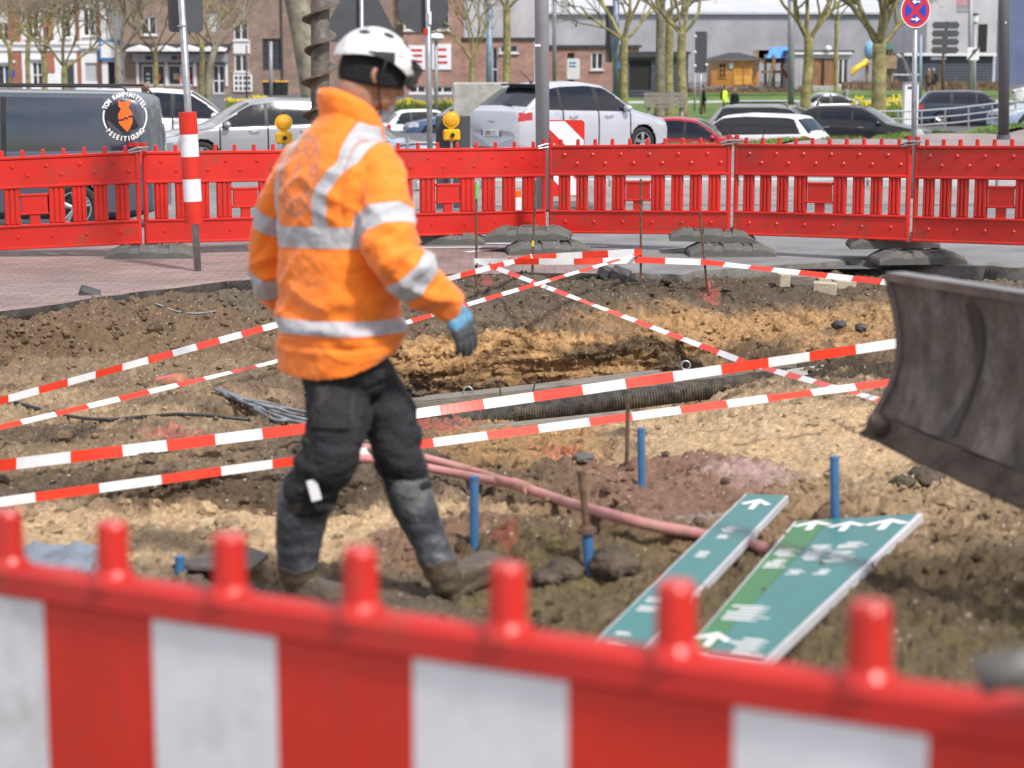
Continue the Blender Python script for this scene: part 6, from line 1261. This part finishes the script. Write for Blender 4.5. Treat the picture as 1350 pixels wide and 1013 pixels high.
# wooden shed
Y=150; t=thing('wooden_shed','honey coloured wooden garden shed with dark hipped roof and small paned windows','shed',tuple(at(969,113,Y))); x0,x1=at(937,113,Y).x,at(990,113,Y).x; x2=at(1003,113,Y).x; zb=at(969,114,Y).z; zt=at(969,79,Y).z
mb=MB(); n=12
for k in range(n):
    z0,z1=lerp(zb,zt,k/n),lerp(zb,zt,(k+1)/n)-.03; mb.box(((x0+x1)/2,Y+1.6,(z0+z1)/2),(x1-x0,3.2,z1-z0),bev=.02); mb.box((x1+.003+(x2-x1)/2,Y+2.2,(z0+z1)/2),((x2-x1),2.2,z1-z0),bev=.02)
mb.build('wall',M['wood'],t,True)
zr=at(969,69.5,Y).z; mb=MB(); e=.35; A_=[(x0-e,Y-.5,zt),(x2+e,Y-.5,zt),(x2+e,Y+3.8,zt),(x0-e,Y+3.8,zt),((x0+x2)/2-.4,Y+1.6,zr),((x0+x2)/2+.4,Y+1.6,zr)]; mb.add(A_,[(0,1,5,4),(1,2,5),(2,3,4,5),(3,0,4),(0,3,2,1)]); mb.build('roof',M['dkroof'],t,True)
for u0,u1,v0,v1,k in((948,957,84,103,'window'),(970.5,978,85,98,'window'),(982,989,85,98,'window')):
    a,b_=at(u0,v1,Y-.03),at(u1,v0,Y-.03); mb=MB().box(((a.x+b_.x)/2,Y-.02,(a.z+b_.z)/2),(b_.x-a.x,.06,b_.z-a.z)); o=mb.build('window',M['dark'],t,True); f=MB()
    for q in range(3): f.box((lerp(a.x,b_.x,q/2),Y-.06,(a.z+b_.z)/2),(.06,.05,b_.z-a.z))
    for q in range(4): f.box(((a.x+b_.x)/2,Y-.063,lerp(a.z,b_.z,q/3)),(b_.x-a.x,.05,.05))
    p=f.build('muntins',M['wood'],t,True); p.parent=o; p.location=(0,0,0)
for u in(967,980): a,b_=at(u,112,Y),at(u+12,80,Y); MB().box(((a.x+b_.x)/2,Y-.03,(a.z+b_.z)/2),((b_.x-a.x)*.98,.05,b_.z-a.z)).build('door',M.setdefault('wood3',mat('bright_wood_door',(.62,.30,.06),.5,var=.15)),t,True)
MB().box(at(964,87,Y-.1),(.28,.04,.35)).build('notice',M['white'],t,True)
# playground
Y=156; M['slr']=mat('red_slide',(.35,.03,.04),.4); M['sly']=mat('yellow_slide',(.75,.48,.03),.4); M['plb']=mat('blue_roof',(.08,.28,.6),.5); M['plw']=mat('weathered_timber',(.30,.22,.13),.8,var=.25)
t=thing('climbing_tower','timber climbing tower with blue roof and red slide right of the wooden shed','climbing frame',tuple(at(1025,113,Y))); mb=MB()
for u in(1009,1020,1031,1041): mb.tube([at(u,116,Y+(u%3)),at(u,72,Y+(u%3))],.12,6)
mb.box(at(1025,95,Y+1),(2.3,2,.2)); mb.box(at(1022,75,Y+1),(2.6,.1,1.0)); mb.box(at(1003,73,Y+1),(1.2,.1,.8))
for u in(1012,1016): mb.tube([at(u,116,Y),at(u+6,84,Y)],.07,5)
mb.build('tower',M['plw'],t,True); a=at(1027,70,Y+1); mb=MB(); mb.add([a+Vector((-1.1,-1,-.4)),a+Vector((1.1,-1,-.4)),a+Vector((1.1,1,-.4)),a+Vector((-1.1,1,-.4)),a+Vector((-.6,0,.45)),a+Vector((.7,0,.45))],[(0,1,5,4),(1,2,5),(2,3,4,5),(3,0,4),(3,2,1,0)]); mb.build('roof',M['plb'],t,True)
mb=MB(); a,b_=at(1029,90,Y-1),at(1045,112,Y-1); mb.loft([[p+Vector((0,-.3,.15)),p+Vector((0,-.25,0)),p+Vector((0,.25,0)),p+Vector((0,.3,.15)),p+Vector((0,.2,.25)),p+Vector((0,-.2,.25))] for p in curve([a,lerp(a,b_,.5)-Vector((0,0,.1)),b_],5)]); mb.build('slide',M['slr'],t,True)
t=thing('play_tower','play tower with pale blue dome and curved yellow slide left of the big tree','climbing frame',tuple(at(1148,108,Y))); mb=MB()
for u in(1143,1152,1170,1175): mb.tube([at(u,112,Y),at(u,64,Y)],.13,6)
mb.box(at(1147,85,Y),(1,1,.15)); mb.box(at(1172,82,Y),(1,1,1.0)); mb.build('frame',M['plw'],t,True)
a=at(1148,66,Y); MB().ball(a,(.55,.55,.75),14,8).build('dome',M.setdefault('pblue',mat('pale_blue_dome',(.22,.42,.62),.4)),t,True,smooth=True); a=at(1170,62,Y); MB().add([a+Vector((-.6,-.6,-.2)),a+Vector((.6,-.6,-.2)),a+Vector((.6,.6,-.2)),a+Vector((-.6,.6,-.2)),a+Vector((0,0,.5))],[(0,1,4),(1,2,4),(2,3,4),(3,0,4),(3,2,1,0)]).build('roof',M.setdefault('dgreen',mat('dark_green_roof',(.02,.09,.07),.5)),t,True)
MB().tube(curve([at(1143,80,Y-.5),at(1136,86,Y-.7),at(1128,91,Y-1),at(1121,98,Y-1)],6),.24,10).build('slide',M['sly'],t,True,smooth=True)
t=thing('climbing_bars','grey bent climbing bars right of the big tree in front of the hall','climbing frame',tuple(at(1190,108,Y))); mb=MB(); mb.tube(curve([at(1176,108,Y),at(1178,78,Y),at(1186,73,Y),at(1194,84,Y),at(1202,104,Y)],6),.07,8); mb.tube(curve([at(1179,108,Y+1),at(1182,80,Y+1),at(1189,78,Y+1),at(1200,108,Y+1)],6),.07,8); mb.tube([at(1172,99,Y),at(1212,99,Y)],.05,6); mb.build('bars',M['steel'],t,True)
# ================= STREET LAMPS, FAR SIGNS
def lamp(u,vb,vt,Y,r,label,head='disc',ms='greyp'):
    t=thing('street_lamp',label,'street lamp',(at(u,vb,Y).x,Y,g1(at(u,vb,Y).x,Y)),0); zb=t.location.z
    a,b_=post(t,u,vb,u,vt,Y,r,M[ms],zb=min(zb,at(u,vb,Y).z))
    if head=='disc': MB().tube([b_-Vector((0,0,.05)),b_+Vector((0,0,.1)),b_+Vector((0,0,.28)),b_+Vector((0,0,.32))],[.1,.38,.30,.05],16).build('lamp_head',M['white'],t,True,smooth=True,auto=30)
    if head=='bulb': MB().tube([b_,b_+Vector((0,0,.12)),b_+Vector((0,0,.45)),b_+Vector((0,0,.52))],[.07,.2,.24,.05],14).build('lamp_head',M['white'],t,True,smooth=True,auto=30); MB().tube([b_+Vector((0,0,.52)),b_+Vector((0,0,.6))],[.3,.1],14).build('lamp_cap',M['dkroof'],t,True)
    if head=='ball': MB().ball(b_,(.17,.17,.17),12,8).build('lamp_head',M['white'],t,True,smooth=True)
    return t
M['bluegrey']=mat('blue_grey_post',(.25,.32,.42),.5,.2)
lamp(645,122,8,110,.17,'blue grey street lamp with white lantern between the thin trees','bulb','bluegrey')
lamp(575,140,53,95,.09,'short grey street lamp with flat disc head in front of the posters')
lamp(731,125,-60,112,.12,'slim pale lamp post just right of the thick lamp post','disc')
lamp(357,126,55,120,.11,'pale bare post between the dark glazed window and the big leaning tree','none')
lamp(1043,138,-40,100,.16,'grey lamp post between the kiosk and the red slide','none'); lamp(1244,108,40,120,.09,'brown post under the stacked direction signs','none','rust')
lamp(1280,118,-40,105,.12,'grey lamp post carrying the white square sign','none'); lamp(1285,118,32,112,.10,'short lamp post with white lantern beside the tall dark window','bulb')
lamp(1214,112,46,115,.08,'thin bluish post right of the no stopping sign','none','bluegrey'); lamp(325,128,60,118,.05,'very thin dark post in front of the white window panel','none','rust')
lamp(184 if False else 916,127,96,118,.05,'thin weathered post left of the dark signboard','none')
def smallsign(u,v,w,h,Y,label,ms='white',vb=None,extra=None,name='road_sign'):
    c=at(u,v,Y); t=thing(name,label,'sign',tuple(c)); plate(t,c,rrect(w,h,min(w,h)*.12),0,M[ms]); 
    if vb: post(t,u,vb,u,v+h*8,Y+.08,.05,M['galv'])
    if extra: extra(t,c)
    return t
def xs_(t,c): mb=MB(); R=Matrix.Rotation(.7,3,'Y'); mb.box(c+Vector((0,-.02,0)),(.1,.01,.8),R); mb.box(c+Vector((.06,-.022,.12)),(.18,.01,.2),R); mb.build('marking',M['signback'],t,True)
smallsign(1283,71,.62,.66,104.5,'white square sign with dark diagonal stroke on the grey lamp post',extra=xs_)
def dsb(t,c):
    for k in range(4):
        plate(t,c+Vector((0,-.03,.72-.48*k)),[(-.75,-.2),(.65,-.2),(.8,0),(.65,.2),(-.75,.2),(-.85,0)],0,M['signback'],'arrow_board',.03)
smallsign(1247,50,.2,1.9,119,'stack of four dark direction boards right of the no stopping sign','signback',extra=dsb,name='direction_signs')
smallsign(924,69,.62,2.1,104,'tall dark signboard seen from behind on a thin post left of the wooden shed','signback',vb=152,extra=lambda t,c:[MB().ball(c+Vector((.3*s_,-.02,z)),.08,8,6).build('reflector',M['white'],t,True) for s_,z in((-1,.8),(-1,0),(-1,-.7),(1,-.65))])
smallsign(14,97.5,.62,.62,150,'round blue arrow sign in front of the white town house','sblue',vb=112,extra=lambda t,c:plate(t,c-Vector((0,.02,0)),[(-.2,.02),(-.02,.2),(-.02,.08),(.12,.08),(.12,-.18),(.03,-.18),(.03,-.04),(-.02,-.04),(-.02,-.14)],0,M['white'],'arrow',.01))
smallsign(756,91,.75,1.2,118,'white notice board beside the slim pale lamp post',extra=lambda t,c:[MB().box(c+Vector((-.05,-.02,z*.5)),(.4,.01,.07)).build('text_line',M['bsign'],t,True) for z in(.7,.3)]); smallsign(820,86,.35,.35,120,'small blue sign on the brick annex','bsign')
smallsign(805,90,.9,4.4,110,'dark tall sign seen edge on in front of the brick annex','signback',vb=125) if False else None
t=thing('road_sign','tall dark sign panel on a blue grey post in front of the brick annex','sign',tuple(at(812,120,105))); post(t,812,124,812,-30,105,.17,M['bluegrey']); plate(t,at(803,45,104.7),rrect(.45,2.9,.05),.6,M['signback'])
# cabinet, bins, bench, railing, hedge
c=at(1203,150,76); t=thing('utility_cabinet','narrow white utility cabinet left of the no stopping sign post','cabinet',(c.x-.1,76,g1(c.x,76))); h_=at(1203,110,76).z-t.location.z; MB().box((0,0,h_/2),(.55,.4,h_),bev=.03).build('housing',M['white'],t); MB().box((0,-.205,h_*.9),(.3,.01,.1)).build('vent_grille',M['signback'],t); MB().box((0,0,h_+.02),(.6,.45,.05)).build('lid',M['fascia'],t)
tb=None
for k,u in enumerate((352,359,366,375)):
    c=at(u,126,148); t=thing('wheelie_bin','black wheelie bin with yellow lid at the brown brick wall, '+('leftmost','second','third','rightmost')[k]+' of four','bin',(c.x,148,c.z),0,'black wheelie bins with yellow lids')
    MB().loft([[Vector((x*s_,y*s_,z)) for x,y in((-.28,-.3),(.28,-.3),(.28,.3),(-.28,.3))] for z,s_ in((0,.8),(.95,1.0))]).build('body',M['trim'],t); MB().box((0,0,1.0),(.6,.66,.1),bev=.04).build('lid',M['yellow'],t)
c=at(877,152,84); t=thing('park_bench','grey weathered wooden bench on the lawn left of the thin tree','bench',(c.x,84,c.z-.1)); 
for y,z,th,nm in((-.25,.46,.07,'seat'),): 
    mb=MB(); [mb.box((0,-.3+q*.16,.46),(1.75,.13,.06)) for q in range(4)]; mb.build('seat',M['plank'],t)
mb=MB(); [mb.box((0,.28+q*.03,.62+q*.17),(1.75,.05,.14)) for q in range(3)]; mb.build('backrest',M['plank'],t)
for x in(-.7,.7): MB().box((x,0,.22),(.12,.5,.44)).build('leg',M['concrete'],t)
t=thing('railing','grey metal railing along the pavement edge in front of the dark blue estate car','railing',tuple(ag(1250,163))); mb=MB(); pts=[]
PX_=[(1118,158),(1150,160),(1205,160),(1260,156),(1310,150),(1350,146),(1400,144)]
base=[at(u,v+6,70) for u,v in PX_]; topz=[at(u,v-13,70) for u,v in PX_]; midz=[at(u,v-3,70) for u,v in PX_]
mb.tube([p for p in topz],.035,6); mb.tube([p for p in midz],.03,6); mb.tube([p for p in base],.03,6); mb.build('rail',M['greyp'],t,True)
for u in range(1122,1400,31):
    v=np.interp(u,[p[0] for p in PX_],[p[1] for p in PX_]); a,b_=at(u,v+12,70),at(u,v-13,70); MB().tube([Vector((a.x,a.y,min(a.z,g1(a.x,70)))),b_],.035,6).build('post',M['greyp'],t,True)
M['hedgem']=mat('bare_brown_hedge',(.17,.11,.07),.95,var=.4,vs=3,bump=1,bs=10)
def hedge(u0,u1,v0,v1,Y,label):
    a,b_=at(u0,v1,Y),at(u1,v0,Y); t=thing('hedge',label,'hedge',((a.x+b_.x)/2,Y,a.z)); mb=MB(); n=int((b_.x-a.x)*60)
    mb.box(((a.x+b_.x)/2,Y+.5,(a.z+b_.z)/2-.1),(b_.x-a.x,.7,(b_.z-a.z)-.25))
    for k in range(n):
        p=Vector((a.x+RNG.random()*(b_.x-a.x),Y+RNG.random(),lerp(a.z,b_.z,.2+RNG.random()*.75))); d=Vector(RNG.normal(size=3))*.16; e=Vector(RNG.normal(size=3))*.02; mb.add([p-e,p+e,p+d],[(0,1,2)])
    mb.build('twigs',M['hedgem'],t,True)
hedge(905,1072,113,123,142,'low bare brown hedge in front of the wooden shed'); hedge(1112,1322,104,120,140,'long bare brown hedge in front of the slate blue building')
def flowers(u0,u1,v0,v1,Y,label):
    a,b_=at(u0,v1,Y),at(u1,v0,Y); mb=MB(); n=int((b_.x-a.x)*150)
    for k in range(n):
        x=a.x+RNG.random()*(b_.x-a.x); y=Y+RNG.random()*3; z=g1(x,y) if k%60==0 else z_; z_=z; zt=lerp(a.z,b_.z,.3+.7*RNG.random()*(.6+.4*math.sin(x*3))); w=.05
        mb.add([(x-w,y,z),(x+w,y,z),(x+RNG.normal()*.1,y,zt)],[(0,1,2)],0)
        if k%3==0: mb.add([(x-.06,y-.05,zt),(x,y-.05,zt-.07),(x+.06,y-.05,zt),(x,y-.05,zt+.07)],[(0,1,2,3)],1)
    o=mb.build('daffodils',[M['grassb'],M.setdefault('daff',mat('daffodil_yellow',(.85,.66,.03),.6))]); tag(o,label,'flowers',kind='stuff')
z_=0
flowers(1132,1196,126,146,88,'bed of yellow daffodils at the foot of the big tree'); flowers(520,600,130,141,110,'strip of yellow daffodils behind the small white car'); flowers(295,348,127,137,110,'yellow flowers above the roof of the silver hatchback')
# ================= TREES
M['bark']=mat('lichened_bark',(.29,.255,.11),.9,var=.35,vs=2.5,dirt=.35,dcol=(.10,.085,.06),ds=2,bump=.8,bs=9); M['bark2']=mat('grey_bark',(.26,.23,.17),.9,var=.3,vs=2,dirt=.3,dcol=(.09,.08,.06),bump=.8,bs=9); M['bud']=mat('pale_buds',(.42,.32,.25),.9,var=.3,vs=2)
def tree(u,vb,wpx,Y,fork_v,label,seed,ms='bark',lean=0,spread=.5,levels=6,buds=0,height=7,nb=4,trunkonly=False):
    R_=random.Random(seed); s=F/Y; a=at(u,vb,Y); zg=min(a.z,g1(a.x,Y)); t=thing('tree',label,'tree',(a.x,Y,zg)); r0=wpx/s/2
    f=at(u+lean,fork_v,Y); P=curve([Vector((a.x,Y,zg-.2)),lerp(a,f,.5)+Vector((R_.uniform(-.1,.1),0,0)),f],8); k=len(P)
    mb=MB(); mb.tube(P,[r0*(1.35 if i==0 else 1.18 if i==1 else 1-.18*i/k) for i in range(k)],12); mb.build('trunk',M[ms],t,True,smooth=True)
    mb=MB(); bd=MB()
    def br(p,d,r,L_,lv):
        n=5; pts=[p]; q=p.copy(); dd=d.copy()
        for i in range(n):
            dd=(dd+Vector((R_.gauss(0,.16),R_.gauss(0,.12),R_.gauss(.07,.10)))).normalized(); q=q+dd*L_/n; pts.append(q.copy())
        mb.tube(pts,[lerp(r,r*.55,i/n) for i in range(n+1)],6 if lv>2 else 4,cap=False)
        if lv<=0:
            for _ in range(buds*2):
                c=pts[R_.randint(1,n)]+Vector((R_.gauss(0,.12),R_.gauss(0,.12),R_.gauss(0,.12))); w=R_.uniform(.02,.05); bd.add([c+Vector((-w,0,-w*.3)),c+Vector((w*.3,w*.4,-w)),c+Vector((w,0,w*.4)),c+Vector((-w*.2,0,w))],[(0,1,2,3)])
            return
        for j in range(3):
            i=R_.randint(2,n); a_=R_.uniform(.35,.85)*R_.choice((-1,1)); b2=R_.uniform(-.7,.7)
            nd=(Matrix.Rotation(a_,3,'Y')@(Matrix.Rotation(b2,3,'X')@dd)).normalized(); nd.z=nd.z*.8+.15; br(pts[i],nd.normalized(),max(.009,r*.55*(1 if i<n else 1.1)),L_*R_.uniform(.6,.82),lv-1)
    for j in range(nb):
        a_=(j/(max(1,nb-1))-.5)*2*spread+R_.uniform(-.12,.12); d=Vector((math.sin(a_),R_.uniform(-.4,.4),math.cos(a_))); br(P[-1]-Vector((0,0,r0*.6)),d.normalized(),r0*R_.uniform(.34,.52),height*R_.uniform(.32,.45),levels-1)
    mb.build('crown',M[ms],t,True,smooth=True)
    if buds: bd.build('buds',M['bud'],t,True)
    return t
tree(38,116,7,120,50,'slender lichened tree left of the ornate house door',1,buds=2,nb=4,spread=.6)
tree(57,114,8,112,72,'multi stemmed yellowish tree third from the left edge',2,buds=2,nb=5,spread=.55)
tree(86,112,9,104,88,'low forking tree in front of the shuttered window',3,buds=2,nb=5,spread=.75)
tree(157,112,10,98,66,'pale tree in front of the arched doorway',4,'bark2',buds=2,nb=4,spread=.8)
tree(205,112,7,116,70,'thin tree behind the striped sign post in front of the shop',5,buds=2,nb=4,spread=.7)
tree(264,113,8,108,60,'mossy yellow tree in front of the shop door',6,buds=2,nb=4,spread=.7,lean=2)
tree(272,118,10,102,62,'pale thick tree leaning right beside the shop door',7,'bark2',buds=2,nb=4,spread=.8,lean=12)
tree(12,114,7,126,60,'thin tree at the left edge beside the round blue arrow sign',22,buds=2,nb=4,spread=.7)
tree(424,135,36,64,-20,'big thick trunk leaning left behind the drill auger',8,'bark2',lean=-38,nb=4,levels=6,spread=.7)
tree(623,120,9,108,78,'bushy upright tree left of the blue grey street lamp',9,nb=5,spread=.45)
tree(668,122,11,100,10,'straight yellow green trunk right of the blue grey street lamp',10,nb=4,spread=.6)
tree(823,125,11,104,50,'yellowish tree with wide low branches behind the silver hatchback roof',11,nb=5,spread=.9,height=8)
tree(871,125,14,106,20,'pale trunk in front of the dark slate garage',12,'bark2',nb=4,spread=.6)
tree(883,124,12,112,30,'darker trunk just right of the pale one at the garage',13,nb=4,spread=.7)
tree(903,150,13,90,42,'yellow green forked tree beside the bench',14,nb=4,spread=.75,lean=-4)
tree(1060,128,14,96,50,'tall forked tree between the red slide and the kiosk',15,nb=5,spread=.62,lean=6,height=8)
tree(1103,120,6,112,28,'very slim tree in front of the kiosk doors',16,nb=3,spread=.5)
tree(1159,140,21,84,58,'biggest tree with many upright limbs right of the yellow slide',17,nb=6,spread=.55,height=8)
tree(1395,140,14,95,30,'tree just outside the right edge whose twigs reach in',18,nb=5,spread=.8) if False else None
# ================= PEOPLE IN THE BACKGROUND
M['hair1']=mat('brown_hair',(.06,.035,.02),.7); M['hair2']=mat('fair_hair',(.25,.16,.08),.7); M['hair3']=mat('grey_hair',(.4,.38,.36),.7); M['c_black']=mat('black_clothing',(.012,.012,.014),.85); M['c_navy']=mat('navy_clothing',(.02,.025,.045),.85); M['c_hiv']=mat('yellow_hi_vis',(.62,.85,.04),.7); M['c_blue']=mat('light_blue_shirt',(.30,.42,.62),.8); M['c_brown']=mat('brown_jacket',(.13,.08,.055),.85); M['c_grey']=mat('grey_clothing',(.22,.22,.24),.85); M['skin2']=mat('brown_skin',(.20,.10,.06),.5)
def walker(u,vtop,s,label,top,legs,hair,rz,skin='skin',pack=None,h=1.75,bend=0):
    Y=F/s; p=at(u,vtop,Y); z=p.z-h; t=thing('person',label,'person',(p.x,Y,z),rz); k=h/1.75; V_=lambda x,y,z:Vector((x*k,y*k,z*k))
    m=MB(); m.ball(V_(0.02,0,1.63),(.095*k,.08*k,.12*k),14,10); vchain(m,[V_(0,0,1.3),V_(0,0,1.5)],[.07*k,.055*k]); m.ball(V_(.115,0,1.61),(.02,.015,.02)); 
    for sg in(-1,1): vchain(m,[V_(0,sg*.19,1.38),V_(0,sg*.24,1.12),V_(.08,sg*.22,.88),V_(.12,sg*.21,.80)],[.045,.04,.032,.03]); vchain(m,[V_(0,sg*.09,.85),V_(.02,sg*.10,.48),V_(-.02,sg*.10,.08)],[.07,.05,.04]); vchain(m,[V_(.12,sg*.21,.80),V_(.14,sg*.205,.72)],[.035,.02]); m.ball(V_(.0,sg*.083,1.62),(.02,.012,.03))
    m.loft([[V_(b_*math.sin(a),a_*math.cos(a),z_) for a in np.linspace(0,2*PI,16,endpoint=False)] for z_,a_,b_ in((.85,.13,.1),(1.1,.13,.1),(1.35,.16,.1),(1.42,.1,.08))])
    meshobj('body',fuse(m,.016,2),M[skin],t)
    m=MB(); m.loft([[V_(b_*math.sin(a),a_*math.cos(a),z_) for a in np.linspace(0,2*PI,18,endpoint=False)] for z_,a_,b_ in((.80,.185,.14),(1.1,.18,.135),(1.34,.205,.13),(1.43,.15,.1),(1.48,.075,.07))])
    for sg in(-1,1): vchain(m,[V_(0,sg*.18,1.38),V_(0,sg*.25,1.12),V_(.07,sg*.23,.90)],[.068,.06,.048])
    meshobj('jacket',fuse(m,.018,2),M[top],t)
    m=MB(); m.loft([[V_(b_*math.sin(a),a_*math.cos(a),z_) for a in np.linspace(0,2*PI,18,endpoint=False)] for z_,a_,b_ in((.74,.15,.12),(.95,.165,.125))])
    for sg,fx in((-1,.06),(1,-.08)): vchain(m,[V_(0,sg*.09,.84),V_(fx,sg*.10,.48),V_(fx*1.2-.03,sg*.10,.08)],[.095,.07,.055])
    meshobj('trousers',fuse(m,.018,2),M[legs],t)
    for sg,fx in((-1,.06),(1,-.08)): MB().ball(V_(fx*1.2+.04,sg*.10,.04),(.13,.05,.045),12,8).build('shoe',M['trim'],t,smooth=True)
    MB().ball(V_(-.005,0,1.665),(.10,.09,.095),14,10).build('hair' if hair[0]=='h' else 'cap',M[hair],t,smooth=True)
    if pack: MB().box(V_(-.17,0,1.2),(.14,.28,.42),bev=.05).build('backpack',M[pack],t)
walker(191,110,60,'man with shaved brown head and light blue shirt behind the dark van','c_blue','c_navy','skin2',2.2,'skin2')
walker(927,112,23,'person dressed all in black standing beside the dark signboard post','c_black','c_black','c_black',.3)
walker(956,113,23.5,'person in a yellow high visibility jacket with black backpack','c_hiv','c_grey','c_navy',-.5,pack='c_black')
walker(969,116,25,'fair haired person in black jacket right of the yellow jacket','c_black','c_navy','hair2',-2.4)
walker(1225,91,19,'grey haired person in brown jacket, left of the walking couple','c_brown','c_navy','hair3',1.0)
walker(1231,90.5,19,'grey haired person in black jacket, right of the walking couple','c_black','c_navy','hair3',1.3)
walker(1117,112,22,'brown haired person in grey jacket left of the big tree','c_grey','c_brown','hair1',-.4,pack='c_grey')
# ================= DISTANT GROUND EDGE
for u0,u1,Y,lb in ((-1200,-110,170,'row of plain brick houses beyond the left edge'),(1480,2500,190,'plain grey building beyond the right edge')):
    facade('terrace_building',lb,u0,u1,-60,118,Y,M['bbrown' if u0<0 else 'clad2'],[(u0+60+k*110,u0+95+k*110,70,100,'win2') for k in range(8)],depth=12)
